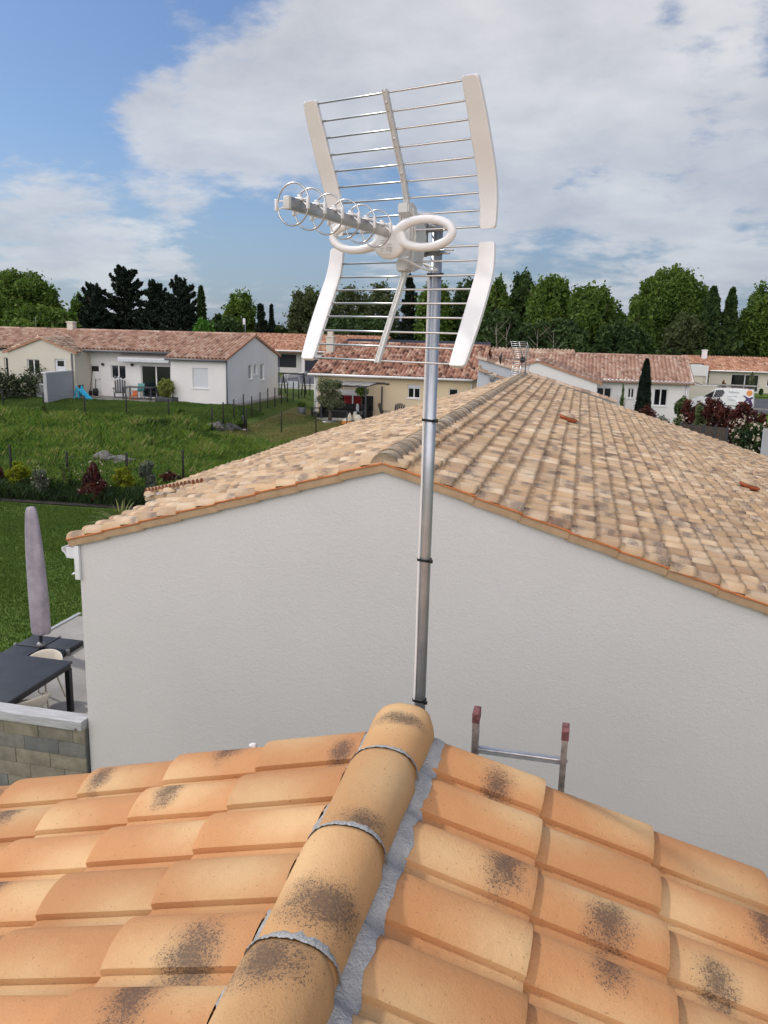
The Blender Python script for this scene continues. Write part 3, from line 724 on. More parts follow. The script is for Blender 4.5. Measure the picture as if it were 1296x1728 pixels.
# feed housing: rounded body and two oval loops, one continuous shell
def loops():
    mb = MB(); by = -.118
    for s in (-1, 1):
        pts = []; K = 56
        for k in range(K):
            a = 2*PI*k/K; r = 1.0
            cx = .122; x = s*(cx+.094*math.cos(a)); z = .2905+.040*math.sin(a)
            pts.append((x, by, z))
        rr = [.0132+.004*max(0, -math.cos(2*PI*k/K))**2 for k in range(K)]
        mb.tube(pts, rr, 18, closed=True)
    # body: fat disc blending up into the loops
    bm = bmesh.new(); bmesh.ops.create_uvsphere(bm, u_segments=48, v_segments=28, radius=1)
    for v in bm.verts:
        x, y, z = v.co
        sq = lambda q, e: math.copysign(abs(q)**e, q)
        v.co = Vector((x*.060, by+sq(y, .75)*.019-.000, .272+(z*.054 if z < 0 else z*.048)))
    mb.bm(bm, smooth=True)
    return mb
hl = loops()
me_o = hl.build('feed_housing', M_abs, ant)
md = me_o.modifiers.new('m', 'REMESH'); md.mode = 'VOXEL'; md.voxel_size = .0022; md.use_smooth_shade = True
md2 = me_o.modifiers.new('s', 'SMOOTH'); md2.factor = .6; md2.iterations = 14
# raised lettering and lines on the front of the housing
mb = MB(); fy = -.1385
def seg(x0, z0, x1, z1, w_=.0016): mb.bar((x0, fy+.05*abs(z0-.27)**1, z0), (x1, fy+.05*abs(z1-.27)**1, z1), w_, .0016, up=Vector((0, 1, 0)))
for (x0, z0, x1, z1) in [(-.026, .252, -.007, .252), (-.018, .252, -.018, .240), (-.022, .240, -.018, .240), (.002, .240, .002, .254), (.002, .254, .010, .254), (.002, .247, .008, .247),
                         (.013, .240, .013, .254), (.013, .254, .020, .253), (.020, .253, .020, .248), (.020, .248, .013, .247), (.015, .247, .021, .240),
                         (-.024, .262, .000, .262), (-.022, .267, -.002, .267), (.004, .262, .020, .262), (-.016, .234, .018, .234), (-.020, .273, -.004, .273)]: seg(x0, z0, x1, z1)
mb.build('raised_lettering', M_abs2, me_o)
# coax cable from the housing to the mast and down its left side
cab = MB(); R3 = Matrix.Rotation(AR, 3, 'Z')
def L2W(x, y, z): return AC+R3 @ Vector((x, y, z))
def smooth_path(P, n=8):
    P = [Vector(p) for p in P]; Q = []
    for i in range(len(P)-1):
        p0, p1, p2, p3 = P[max(i-1, 0)], P[i], P[i+1], P[min(i+2, len(P)-1)]
        for s in range(n):
            t = s/n; Q.append(.5*((2*p1)+(-p0+p2)*t+(2*p0-5*p1+4*p2-p3)*t*t+(-p0+3*p1-3*p2+p3)*t**3))
    return Q+[P[-1]]
lx, ly = MX-.0212, MY-.0125
path = [L2W(.022, -.105, .228), L2W(.045, -.06, .212), L2W(.070, -.02, .196), L2W(.085, .03, .197), (lx-.02, ly-.01, CH+.226), (lx-.004, ly, CH+.212), (lx, ly, CH+.18)]
for k in range(1, 12): path.append((lx+.001*math.sin(k*1.7), ly+.0008*math.cos(k*2.3), CH+.18-k*.16))
cab.tube(smooth_path(path), .0036, 10)
o = cab.build('coax_cable', mat('white_cable', (.74, .73, .72), .45, var=.02), label='thin white coaxial cable running from the antenna down the left side of the mast', cat='cable')
# ladder beyond the verge
M_lad = mat('worn_aluminium', (.36, .30, .27), .5, metal=.55, var=.25, scale=26)
M_lad2 = mat('bright_ladder_aluminium', (.62, .61, .60), .35, metal=.8, var=.1, scale=30)
M_cap = mat('faded_red_plastic', (.22, .085, .085), .7, var=.3, scale=60)
lad = thing('ladder', 'aluminium ladder with faded red end caps sticking up beyond the edge of the orange roof', 'ladder', (-.13, 2.97, CH-3.2))
lx0, lx1 = -.17, .168; lean = .10
for i, (x, zt) in enumerate(((lx0, 1.786), (lx1, 1.762))):
    mb = MB(); mb.bar((x, lean*1.4-.0, 0), (x, 0, zt-.04), .023, .060, up=Vector((0, 1, 0)), bev=.002); mb.build('stile', M_lad, lad)
    mb = MB(); mb.bar((x-.0, .009, zt-.045), (x, .006, zt), .028, .066, up=Vector((0, 1, 0)), bev=.004)
    for k in range(5): mb.bar((x, -.0275, zt-.040+k*.008), (x, -.0275, zt-.036+k*.008), .025, .004, up=Vector((0, 1, 0)))
    mb.build('end_cap', M_cap, lad)
for k in range(6):
    mb = MB(); z0 = 1.615-k*.28; y0 = lean*(1.786-z0)*.78+.004
    mb.bar((lx0, y0, z0), (lx1, y0, z0), .030, .022, bev=.004); mb.build('rung', M_lad2, lad)
    mb = MB(); mb.tube([(lx1+.006, y0, z0), (lx1+.016, y0, z0)], .006, 8); mb.build('rivet', M_lad, lad)
# ================================================================== patio of the neighbour
def sheet(name, P, n, m_, off, mt, parent=None, flat=None, jig=0, **t):
    mb = MB(); a, b, c, d = [Vector((p[0], p[1], 0)) for p in P]; vs = []
    for i in range(n+1):
        for j in range(n+1):
            u, v = i/n, j/n; q = (a*(1-u)+b*u)*(1-v)+(d*(1-u)+c*u)*v
            vs.append((q.x, q.y, (flat if flat is not None else terr(q.x, q.y))+off))
    mb.add(vs, [(i*(n+1)+j, (i+1)*(n+1)+j, (i+1)*(n+1)+j+1, i*(n+1)+j+1) for i in range(n) for j in range(n)], smooth=True)
    return mb.build(name, mt, parent, **t)
mb = MB(); mb.box(-8.78, XL+.02, 8.16, 12.98, -.25, .012, bev=.004); mb.box(-8.80, -7.02, 12.9, 13.2, -.25, .0)
mb.build('patio', M_conc, kind='structure')
mb = MB(); mb.box(-8.86, -8.79, 8.16, 13.1, -.2, .03, bev=.004)
o = mb.build('patio_edging', M_greyw, kind='structure')
# garden table
M_tab = mat('slate_table_top', (.035, .040, .050), .55, var=.12, scale=3, bump=.1, bscale=200)
tb = thing('garden_table', 'dark slate grey rectangular garden table on the patio behind the block wall', 'table', (-7.35, 8.86, .012))
mb = MB(); mb.box(-.78, .78, -.72, .66, .705, .735, bev=.006); mb.build('tabletop', M_tab, tb)
mb = MB(); mb.box(-.76, .76, .615, .645, .64, .704); mb.box(-.76, .76, -.70, -.67, .64, .704); mb.box(.73, .765, -.66, .61, .64, .704); mb.box(-.765, -.73, -.66, .61, .64, .704); mb.build('apron', M_black, tb)
for x in (-.735, .735):
    for y in (-.675, .615):
        mb = MB(); mb.box(x-.036, x+.036, y-.036, y+.036, 0, .6385, bev=.003); mb.build('leg', M_black, tb)
# two cream shell chairs
M_chair = mat('cream_plastic', (.66, .60, .50), .45, var=.04, spec=.5)
def shell_chair(lab, loc, rz):
    t = thing('shell_chair', lab, 'chair', loc, rz, 'cream shell chairs at the garden table')
    # shell: seat pan sweeping up to a rounded back with arms
    mb = MB(); vs = []; n = 24; rows = [(.03, .44), (.14, .435), (.20, .45), (.235, .50), (.265, .58), (.285, .66)]
    for ri, (r, z) in enumerate(rows):
        for k in range(n+1):
            a = -PI*.10+PI*1.2*k/n; f = math.sin(max(0, min(PI, a)))   # back is at +y
            zz = z if ri < 3 else .45+(z-.45)*(.45+.55*f*(1.10 if f > .5 else 1))
            vs.append((r*1.05*math.cos(a), r*math.sin(a)-.02, zz))
    fs = []
    for ri in range(len(rows)-1):
        for k in range(n):
            if ri == 3 and k in (4, 5, 6, 17, 18, 19): continue
            fs.append((ri*(n+1)+k, ri*(n+1)+k+1, (ri+1)*(n+1)+k+1, (ri+1)*(n+1)+k))
    mb.add(vs, fs, smooth=True)
    mb.lathe([(0, .43), (.16, .432), (.21, .447), (.215, .455)], 24, (0, -.04, 0))
    o = mb.build('shell', M_chair, t); md = o.modifiers.new('t', 'SOLIDIFY'); md.thickness = .014; md = o.modifiers.new('s', 'SUBSURF'); md.levels = md.render_levels = 1
    for sx in (-1, 1):
        for sy in (-1, 1):
            mb = MB(); mb.tube([(sx*.13, sy*.12-.03, .43), (sx*.22, sy*.20-.03, 0)], [.017, .011], 10); mb.build('leg', M_chair, t)
    return t
shell_chair('cream shell chair on the far side of the garden table, its round back showing', (-7.20, 9.72, .012), 0)
shell_chair('cream shell chair tucked under the garden table just behind the block wall', (-6.64, 8.62, .012), -2.0)
# parasol with cover on a slab base
par = thing('parasol', 'closed cantilever parasol in a mauve grey fabric cover standing on a black slab base', 'parasol', (-8.33, 11.25, .012), .0)
M_cover = mat('mauve_fabric_cover', (.34, .305, .35), .8, var=.14, scale=5, bump=.5, bscale=12)
mb = MB(); vs = []; n = 30; Z = [.33, .34, .42, .8, 1.2, 1.6, 2.0, 2.28, 2.40, 2.45, 2.455]; Rr = [.13, .150, .158, .152, .156, .150, .128, .102, .088, .06, .0]
for i, z in enumerate(Z):
    for k in range(n):
        a = 2*PI*k/n; r = Rr[i]*(1+.07*math.sin(3*a+1.4*z)+.05*math.sin(5*a-2*z+1)+.05*noise.noise(Vector((math.cos(a)*2, math.sin(a)*2, z*3))))
        if abs(a-4.9) < .12 and 1 < i < 9: r *= 1.10
        vs.append((r*math.cos(a)-.02*(z-1.4)*.6, r*math.sin(a)*.85, z))
mb.add(vs, [(i*n+k, i*n+(k+1) % n, (i+1)*n+(k+1) % n, (i+1)*n+k) for i in range(len(Z)-1) for k in range(n)], smooth=True)
o = mb.build('cover', M_cover, par); md = o.modifiers.new('s', 'SUBSURF'); md.levels = md.render_levels = 2
mb = MB(); mb.bar((-.005-.152*math.cos(1.3), -.128, .36), (-.06, -.098, 2.36), .006, .006); mb.build('zip', M_cover, par)
mb = MB(); mb.tube([(0, 0, .08), (0, 0, .6)], .028, 14); mb.build('pole', M_dark, par)
mb = MB(); mb.lathe([(0, .175), (.05, .175), (.075, .15), (.075, .10), (.0, .10)], 20); mb.build('pole_foot', M_rub, par)
pb = MB()
for i, (x, y) in enumerate(((-.25, -.25), (.25, -.25), (-.25, .25), (.25, .25))):
    mb = MB(); mb.box(x-.225, x+.225, y-.225, y+.225, 0, .085, bev=.018); mb.build('base_slab', mat('black_base_slab', (.028, .032, .042), .6, var=.15, scale=8, bump=.5, bscale=16), par)
for k in range(2):
    mb = MB(); mb.box(*((-.5, .5, -.016, .016) if k else (-.016, .016, -.5, .5)), .06, .095, bev=.003); mb.build('base_arm', M_dark, par)
for x, y in ((-.49, 0), (.49, 0), (0, .49), (0, -.49)):
    mb = MB(); mb.box(x-.025, x+.025, y-.025, y+.025, .01, .10, bev=.006); mb.build('base_foot', M_rub, par)
# block wall with a weathered beam on top
def block_mat():
    m = tintmat('concrete_block', [(0, (.155, .16, .16)), (.3, (.21, .21, .195)), (.5, (.27, .245, .19)), (1, (.31, .275, .205))], .95, .3, 5., .9, 70.)
    return m
M_blk = block_mat(); wt = onY(148, 1231, 8.0).z-.005
bw = thing('block_wall', 'low wall of bare grey concrete blocks beside the pale stucco gable', 'wall', (-7.6, 8.1, 0))
bl = MB(); random.seed(21)
for r in range(8):
    off = (0, .27, .12, .33)[r % 4]; z1 = wt-r*.186; k = 0; x1 = XL-.012
    while x1 > -10.2:
        Lb = .47 if not (k == 0) else (.16, .36, .49, .3)[r % 4]
        x0 = x1-Lb
        bl.box(x0+.003, x1-.003, 7.98+random.uniform(-.004, .004), 8.14, z1-.183, z1, col=(random.random(),)*4, bev=.005); x1 = x0; k += 1
o = bl.build('wall', M_blk, None); o.location = -bw.location; o.parent = bw
mb = MB(); mb.box(-10.2, XL-.01, 8.005, 8.13, wt-1.49, wt-.004); o = mb.build('mortar', mat('block_mortar', (.13, .13, .125), 1, var=.15, scale=9, bump=.8), None); o.location = -bw.location; o.parent = bw
M_wood = bpy.data.materials.new('weathered_wood'); M_wood.use_nodes = True
t = M_wood.node_tree; b = t.nodes['Principled BSDF']; tcx = N(t, 'ShaderNodeTexCoord'); mp = N(t, 'ShaderNodeMapping'); mp.inputs['Scale'].default_value = (1.2, 22, 22); t.links.new(tcx.outputs['Object'], mp.inputs[0])
f = nz(t, mp.outputs[0], 2.2, 5, .65, .8); f2 = nz(t, tcx.outputs['Object'], 3.4, 2, .5)
c = ramp(t, f, [(.3, (.27, .265, .27)), (.5, (.44, .44, .45)), (.7, (.58, .585, .60))])
vo = N(t, 'ShaderNodeTexVoronoi'); sett(vo, Scale=3.6); t.links.new(tcx.outputs['Object'], vo.inputs['Vector'])
c = mix(t, mth(t, 'LESS_THAN', vo.outputs[0], .085), c, (.16, .12, .09))
t.links.new(c, b.inputs['Base Color']); sett(b, Roughness=.9); bn = N(t, 'ShaderNodeBump'); sett(bn, Strength=.5, Distance=.005); t.links.new(f, bn.inputs['Height']); t.links.new(bn.outputs[0], b.inputs['Normal'])
mb = MB(); mb.box(-10.2, XL-.022, 7.93, 8.15, wt+.004, wt+.118, bev=.006)
o = mb.build('wooden_beam', M_wood, label='weathered grey timber beam lying along the top of the block wall', cat='beam')
# white rippled object edge seen past the gable
mb = MB(); vs = []; n = 10
p0 = onY(121, 970, 9.6)
for k in range(n+1):
    for z_ in (0, 1):
        vs.append((p0.x+.42*k/n, 9.6-.25*z_*(k/n), p0.z+.00+z_*.10*(k/n)**.6+.006*math.sin(k*2.2)))
mb.add(vs, [(2*k, 2*k+2, 2*k+3, 2*k+1) for k in range(n)], smooth=True)
for k in range(n+1): pass
o = mb.build('shade_cloth', mat('white_crinkled_cloth', (.75, .75, .76), .8, var=.05, scale=30, bump=.6), label='small tip of white crinkled cloth peeping past the left edge of the stucco gable', cat='cloth')
md = o.modifiers.new('t', 'SOLIDIFY'); md.thickness = .02
# ================================================================== terrain
def grass_mat(name, c1, c2, c3, sc1=.25, sc2=3.):
    m = bpy.data.materials.new(name); m.use_nodes = True; t = m.node_tree; b = t.nodes['Principled BSDF']
    v = N(t, 'ShaderNodeTexCoord').outputs['Object']
    a = nz(t, v, sc1, 5, .65); q = nz(t, v, sc2, 5, .7); r = nz(t, v, 22, 3, .7)
    c = mix(t, ramp(t, a, [(.38, gray(0)), (.62, gray(1))]), c1, c2); c = mix(t, ramp(t, q, [(.5, gray(0)), (.72, gray(1))]), c, c3)
    c = mix(t, 1., c, ramp(t, r, [(.3, gray(.55)), (.7, gray(1.35))]), 'MULTIPLY')
    t.links.new(c, b.inputs['Base Color']); sett(b, Roughness=.95); b.inputs['Specular IOR Level'].default_value = .15
    bn = N(t, 'ShaderNodeBump'); sett(bn, Strength=.9, Distance=.04); t.links.new(mth(t, 'ADD', r, q), bn.inputs['Height']); t.links.new(bn.outputs[0], b.inputs['Normal'])
    return m
M_grd = grass_mat('rough_grass', (.060, .105, .018), (.095, .140, .026), (.115, .130, .038))
M_lawn = grass_mat('mown_lawn', (.080, .150, .022), (.110, .175, .030), (.135, .165, .045), .5, 6)
M_dry = grass_mat('dry_lawn', (.15, .15, .05), (.20, .18, .075), (.12, .15, .04), .5, 3)
xs = sorted(set([-900, -500, -300, -200, -150, -110]+list(np.arange(-90, 60, 1.5))+[70, 90, 120, 180, 300, 500, 900]))
ys_ = sorted(set([-60, -30, -15, -5, 0, 4, 7, 8.04, 8.06, 8.09, 8.12, 8.2, 9, 11]+list(np.arange(12, 120, 1.5))+[130, 150, 200, 300, 500, 900, 1500]))
mb = MB(); nx = len(xs)
mb.add([(x, y, terr(x, y)-.02) for y in ys_ for x in xs], [(j*nx+i, j*nx+i+1, (j+1)*nx+i+1, (j+1)*nx+i) for j in range(len(ys_)-1) for i in range(nx-1)], smooth=True)
mb.build('ground', M_grd, kind='structure')
sheet('lawn', [(-26, 8.4), (-8.8, 8.4), (-8.0, 21.2), (-26, 21.0)], 24, 1, .0, M_lawn, kind='structure')
sheet('lawn', [(-34, 37.2), (-17.4, 36.6), (-19.0, 44.6), (-34, 45.5)], 24, 1, .0, M_lawn, kind='structure')
sheet('dry_lawn', [(-16.4, 34.5), (-3, 34.5), (-3, 51), (-17.6, 51)], 24, 1, .0, M_dry, kind='structure')
sheet('flower_bed', [(-22, 21.3), (-8.4, 21.8), (-8.4, 23.0), (-22, 22.8)], 24, 1, .012, M_soil, kind='structure')
# ================================================================== far houses
PAL_PINK = [(0, (.22, .13, .10)), (.12, (.30, .175, .13)), (.3, (.37, .225, .165)), (.6, (.42, .265, .20)), (.85, (.46, .32, .25)), (1, (.52, .40, .32))]
M_rp = tintmat('pink_terracotta_tiles', PAL_PINK, .9, .14, 5., 0)
M_ro = tintmat('orange_terracotta_tiles', [(0, (.22, .11, .075)), (.15, (.36, .18, .115)), (.5, (.47, .245, .16)), (.8, (.53, .31, .21)), (1, (.58, .40, .29))], .9, .2, 5., 0)
M_rs = tintmat('sandy_far_tiles', [(0, (.22, .15, .11)), (.3, (.40, .28, .20)), (1, (.55, .42, .32))], .9, .2, 5., 0)
M_rb = tintmat('brown_red_tiles', [(0, (.09, .05, .04)), (.15, (.19, .10, .075)), (.4, (.33, .165, .115)), (.7, (.41, .22, .155)), (.9, (.50, .32, .24)), (1, (.56, .41, .32))], .9, .3, 5., 0)
M_sheet = mat('dark_roof_sheet', (.055, .058, .072), .5, var=.1, scale=2)
def slope(name, mt, parent, O, A, S, la, ls, W=.24, L=.36, K=7, h=.085, inside=None):
    mb = MB(); S = Vector(S).normalized(); n = int(round(la/W)); W = la/n; m_ = int(math.ceil(ls/L)); L = ls/m_
    tile_field(mb, Vector(O), A, S, n, m_, W, L, L, h, .035, wf=.74, p=2.0, K=K, rowsv=(0, 1.), jit=.03, thick=.01, inside=inside)
    th = MB(); A = Vector(A).normalized(); Nn = A.cross(S); Nn = Nn if Nn.z > 0 else -Nn; O = Vector(O)
    P = [O-Nn*.01, O+A*la-Nn*.01, O+A*la+S*ls-Nn*.01, O+S*ls-Nn*.01]; P += [p-Nn*.08 for p in P]
    if inside is None: mb.add(P, [(0, 1, 2, 3), (7, 6, 5, 4), (0, 4, 5, 1), (1, 5, 6, 2), (2, 6, 7, 3), (3, 7, 4, 0)], (.3, .3, .3, .5))
    return rel(mb, parent).build(name, mt, parent)
def ridge_line(parent, a, b, mt, r=.11):
    mb = MB(); a = Vector(a); b = Vector(b); L = (b-a).length; n = int(L/.4); d = (b-a)/n
    sx = d.normalized().cross(Vector((0, 0, 1)))
    for i in range(n):
        vs = []
        for v in (0, 1.06):
            for k in range(7): q = PI*k/6; vs.append(a+d*(i+v)+sx*(-r*math.cos(q)*(1-.08*v))+Vector((0, 0, r*math.sin(q)*(1-.08*v))))
        mb.add(vs, [(k, k+1, 8+k, 7+k) for k in range(6)], (random.random(),)*4, smooth=True)
    return rel(mb, parent).build('ridge', mt, parent)
def wallY(mb, x0, x1, z0, z1, Y, ops=(), d=.18, back=.3, sgn=-1):
    """wall facing -Y (sgn=-1) with openings (x0,x1,z0,z1)"""
    X = sorted(set([x0, x1]+[q for o in ops for q in o[:2]])); Z = sorted(set([z0, z1]+[q for o in ops for q in o[2:]]))
    for i in range(len(X)-1):
        for j in range(len(Z)-1):
            cx, cz = (X[i]+X[i+1])/2, (Z[j]+Z[j+1])/2
            if any(o[0] < cx < o[1] and o[2] < cz < o[3] for o in ops): continue
            mb.add([(X[i], Y, Z[j]), (X[i+1], Y, Z[j]), (X[i+1], Y, Z[j+1]), (X[i], Y, Z[j+1])], [(0, 1, 2, 3)])
    for o in ops:
        a, b, c, e = o; q = Y+d
        mb.add([(a, Y, c), (a, Y, e), (a, q, e), (a, q, c)], [(0, 1, 2, 3)]); mb.add([(b, Y, c), (b, Y, e), (b, q, e), (b, q, c)], [(3, 2, 1, 0)])
        mb.add([(a, Y, c), (b, Y, c), (b, q, c), (a, q, c)], [(0, 3, 2, 1)]); mb.add([(a, Y, e), (b, Y, e), (b, q, e), (a, q, e)], [(0, 1, 2, 3)])
    mb.add([(x0, Y+back, z0), (x1, Y+back, z0), (x1, Y+back, z1), (x0, Y+back, z1)], [(3, 2, 1, 0)])
def wallX(mb, y0, y1, z0, z1, X, ops=(), d=.18, back=.3, sgn=1):
    t_ = MB(); wallY(t_, y0, y1, z0, z1, 0, ops, d, back)
    # local (x=along, y=depth) -> world: facing sgn*X
    mb.add([(X-sgn*y, x, z) for x, y, z in t_.v], [f if sgn > 0 else tuple(reversed(f)) for f in t_.f])
def window(parent, o, Y, kind='two', d=.13, axis='Y', sgn=-1, name='window', frame=None, glass=None, shutter=0, sill=True, curtain=None):
    frame = frame or M_pvc; glass = glass or M_glass; a, b, c, e = o; mb = MB(); y = 0
    f = .055
    def B(m_, x0, x1, y0, y1, z0, z1, **k):
        if axis == 'Y': m_.box(x0, x1, Y+y0, Y+y1, z0, z1, **k)
        else: m_.box(Y-y1, Y-y0, x0, x1, z0, z1, **k)
    B(mb, a, a+f, d-.05, d, c, e); B(mb, b-f, b, d-.05, d, c, e); B(mb, a+f, b-f, d-.05, d, c, c+f); B(mb, a+f, b-f, d-.05, d, e-f, e)
    if kind == 'two': B(mb, (a+b)/2-f*.7, (a+b)/2+f*.7, d-.052, d, c+f, e-f)
    w_ = rel(mb, parent).build(name, frame, parent)
    pn = MB(); B(pn, a+f*.5, b-f*.5, d-.03, d-.022, c+f*.5, e-f*.5)
    pn.v = [(x-parent.location.x, yy-parent.location.y, z-parent.location.z) for x, yy, z in pn.v]
    pn.build('pane', glass, w_)
    if curtain:
        cm = MB(); B(cm, curtain[0], curtain[1], d-.040, d-.034, c+f, e-f); cm.v = [(x-parent.location.x, yy-parent.location.y, z-parent.location.z) for x, yy, z in cm.v]; cm.build('curtain', M_red, w_)
    if shutter:
        sm = MB(); zt = e; n = max(1, int((e-c)*shutter/.05))
        for k in range(n): B(sm, a+.01, b-.01, d-.075, d-.056, zt-(k+1)*.05+.004, zt-k*.05)
        sm.v = [(x-parent.location.x, yy-parent.location.y, z-parent.location.z) for x, yy, z in sm.v]; sm.build('shutter', M_shut, w_)
    if sill:
        sm = MB(); B(sm, a-.08, b+.08, -.05, d-.05, c-.06, c-.002); sm.v = [(x-parent.location.x, yy-parent.location.y, z-parent.location.z) for x, yy, z in sm.v]; sm.build('sill', M_pvc, w_)
    return w_
def gutter(parent, a, b, mt=None, r=.06):
    mb = MB(); mb.tube([a, b], r, 8); return rel(mb, parent).build('gutter', mt or M_gut, parent)
def downpipe(parent, x, y, z0, z1, mt=None):
    mb = MB(); mb.tube([(x, y, z1), (x, y, z0)], .045, 8); return rel(mb, parent).build('downpipe', mt or M_gut, parent)
def chimney(parent, x, y, z0, z1, w=.32, mt=None):
    mb = MB(); mb.box(x-w/2, x+w/2, y-w/2, y+w/2, z0, z1-.1, bev=.01); mb.box(x-w/2-.05, x+w/2+.05, y-w/2-.05, y+w/2+.05, z1-.1, z1-.03, bev=.01); mb.box(x-w/2+.04, x+w/2-.04, y-w/2+.04, y+w/2-.04, z1-.03, z1)
    return rel(mb, parent).build('chimney', mt or M_cream, parent)
def gable_tri(mb, y0, y1, ym, z0, z1, X, th=.3):     # gable triangle in a plane of constant X
    mb.add([(X, y0, z0), (X, y1, z0), (X, ym, z1), (X-th, y0, z0), (X-th, y1, z0), (X-th, ym, z1)], [(0, 1, 2), (5, 4, 3), (0, 3, 4, 1), (1, 4, 5, 2), (2, 5, 3, 0)])
def wall_lamp(parent, x, y, z, mt=None):
    mb = MB(); mb.lathe([(0, .06), (.07, .05), (.09, -.02), (.06, -.09), (0, -.1)], 12, (x, y-.1, z)); mb.box(x-.03, x+.03, y-.08, y, z-.02, z+.05)
    return rel(mb, parent).build('wall_lamp', mt or M_black, parent)
def door(parent, o, Y, mt, d=.12, glass_top=True):
    a, b, c, e = o; mb = MB(); mb.box(a, b, Y+d-.05, Y+d, c, e, bev=.01)
    for z in (.3, .95): mb.box(a+.14, b-.14, Y+d-.062, Y+d-.048, c+z, c+z+.5, bev=.004)
    D = rel(mb, parent).build('door', mt, parent)
    if glass_top:
        g = MB(); g.box(a+.14, b-.14, Y+d-.066, Y+d-.045, e-.42, e-.10); rel(g, parent).build('pane', M_glass, D)
    g = MB(); g.box(b-.14, b-.06, Y+d-.10, Y+d-.06, c+.95, c+1.0); rel(g, parent).build('handle', M_rub, D)
    return D
# ---------- A: long white house on the left
zA = 1.0; EA = 3.62; YA = 45.9; XA = -19.65; YB = 52.7; YR = 48.6; ZR = 5.02
hA = thing('long_white_house', 'long low white house with a retracted white awning and pink tile roof', 'house', (-26, 48, 0))
sA = (ZR-EA)/(YR-YA)
o_shut = rectY(325, 621, 351, 655, 44.4); o_door = rectY(151, 615, 170, 663, YA); o_win = rectY(187, 616, 212, 639, YA); o_slide = rectY(238, 617, 288, 666, YA)
o_door = (o_door[0], o_door[1], zA+.10, o_door[3]); o_slide = (o_slide[0], o_slide[1], zA+.08, o_slide[3])
mb = MB()
wallY(mb, -30.05, -23.1, .3, EA+.27, YA, [o_door, o_win, o_slide]); wallY(mb, -23.1, XA, .3, EA, 44.4, [o_shut])
mb.add([(-23.1, 44.4, .3), (-23.1, YA+.3, .3), (-23.1, YA+.3, EA), (-23.1, 44.4, EA)], [(3, 2, 1, 0)])
s1, s2, s3 = rectX(419, 616, 426, 640, XA), rectX(429, 615, 434, 632, XA), rectX(439, 614, 446, 641, XA)
wallX(mb, 44.4, YB, .3, EA, XA, [s1, s2, s3]); wallY(mb, -46, XA, .3, EA, YB-.3)
gable_tri(mb, 44.4, YB, YR, EA, EA+(YR-44.4)*.30, XA)
rel(mb, hA).build('wall', M_white, hA)
d_ = door(hA, o_door, YA, M_pvc); d_['label'] = 'white panelled door'
window(hA, o_win, YA); window(hA, o_slide, YA, name='sliding_door', sill=False)
window(hA, o_shut, 44.4, kind='one', shutter=1., name='window')
for s in (s1, s2, s3): window(hA, s, XA, kind='one', axis='X', name='window', glass=mat('frosted_pane', (.33, .34, .35), .5))
# eave line follows y: main part then the forward part
slF = .30; ZR_ = EA+.08+(YR-44.4)*slF*.98
S = Vector((0, -1, -slF)); lsF = (YR-44.15)*math.sqrt(1+slF**2)
slope('roof', M_rp, hA, (-23.3, YR, ZR_), (1, 0, 0), S, XA+.12+23.3, lsF)
ls2 = (YR-45.15)*math.sqrt(1+slF**2)
slope('roof', M_rp, hA, (-46, YR, ZR_), (1, 0, 0), S, 22.7, ls2)
slope('roof', M_rp, hA, (-46, YR, ZR_), (1, 0, 0), (0, 1, -slF), XA+.12+46, (YB+.3-YR)*math.sqrt(1+slF**2), K=4)
ridge_line(hA, (-46, YR, ZR_+.03), (XA+.12, YR, ZR_+.03), M_rp)
mb = MB()
zz = lambda y: ZR_-abs(YR-y)*slF
mb.bar((XA+.10, 44.15, zz(44.15)-.01), (XA+.10, YR, ZR_-.01), .06, .12); mb.bar((XA+.10, YR, ZR_-.01), (XA+.10, YB+.3, zz(YB+.3)-.01), .06, .12)
rel(mb, hA).build('verge', M_ro, hA)
gutter(hA, (-30.1, 45.08, zz(45.15)-.10), (-23.3, 45.08, zz(45.15)-.10)); gutter(hA, (-23.3, 44.08, zz(44.15)-.10), (XA+.1, 44.08, zz(44.15)-.10))
gutter(hA, (XA-.2, YB+.4, zz(YB+.3)-.10), (-30, YB+.4, zz(YB+.3)-.10))
downpipe(hA, -29.95, YA-.08, zA-.1, EA); downpipe(hA, XA+.04, 44.34, zA-.2, EA); downpipe(hA, XA+.06, YB+.05, zA-.1, EA)
p = onY(172, 614, YA); wall_lamp(hA, p.x+.1, YA, p.z); p = onY(224, 615, YA); wall_lamp(hA, p.x, YA, p.z)
chimney(hA, onY(119, 545, YR).x, YR+.1, ZR_-.2, onY(119, 542, YR).z, .42)
# awning
a0 = rectY(200, 599, 286, 607, YA-.5)
a0 = (a0[0], a0[1], a0[2]-.03, a0[3]-.06)
awn = MB(); awn.prism([(YA-.62, a0[2]+.02), (YA-.62, a0[2]+.13), (YA-.05, a0[3]+.12), (YA-.05, a0[3]-.05)], a0[0], a0[1], Matrix(((0, 1, 0, 0), (1, 0, 0, 0), (0, 0, 1, 0), (0, 0, 0, 1))))
AW = rel(awn, hA).build('awning', M_pvc, hA)
mb = MB(); n = 60; vs = []
for k in range(n+1):
    x = a0[0]+(a0[1]-a0[0])*k/n; vs += [(x, YA-.63, a0[2]+.06), (x, YA-.63+.01*math.sin(k), a0[2]-.08-.05*abs(math.sin(k*.9)))]
mb.add(vs, [(2*k, 2*k+1, 2*k+3, 2*k+2) for k in range(n)]); v_ = rel(mb, hA).build('valance', M_shut, AW); md = v_.modifiers.new('t', 'SOLIDIFY'); md.thickness = .01
mb = MB(); mb.box(o_door[0]-.15, o_door[1]+.15, YA-.35, YA, zA-.02, zA+.11, bev=.01); rel(mb, hA).build('door_step', M_conc, hA)
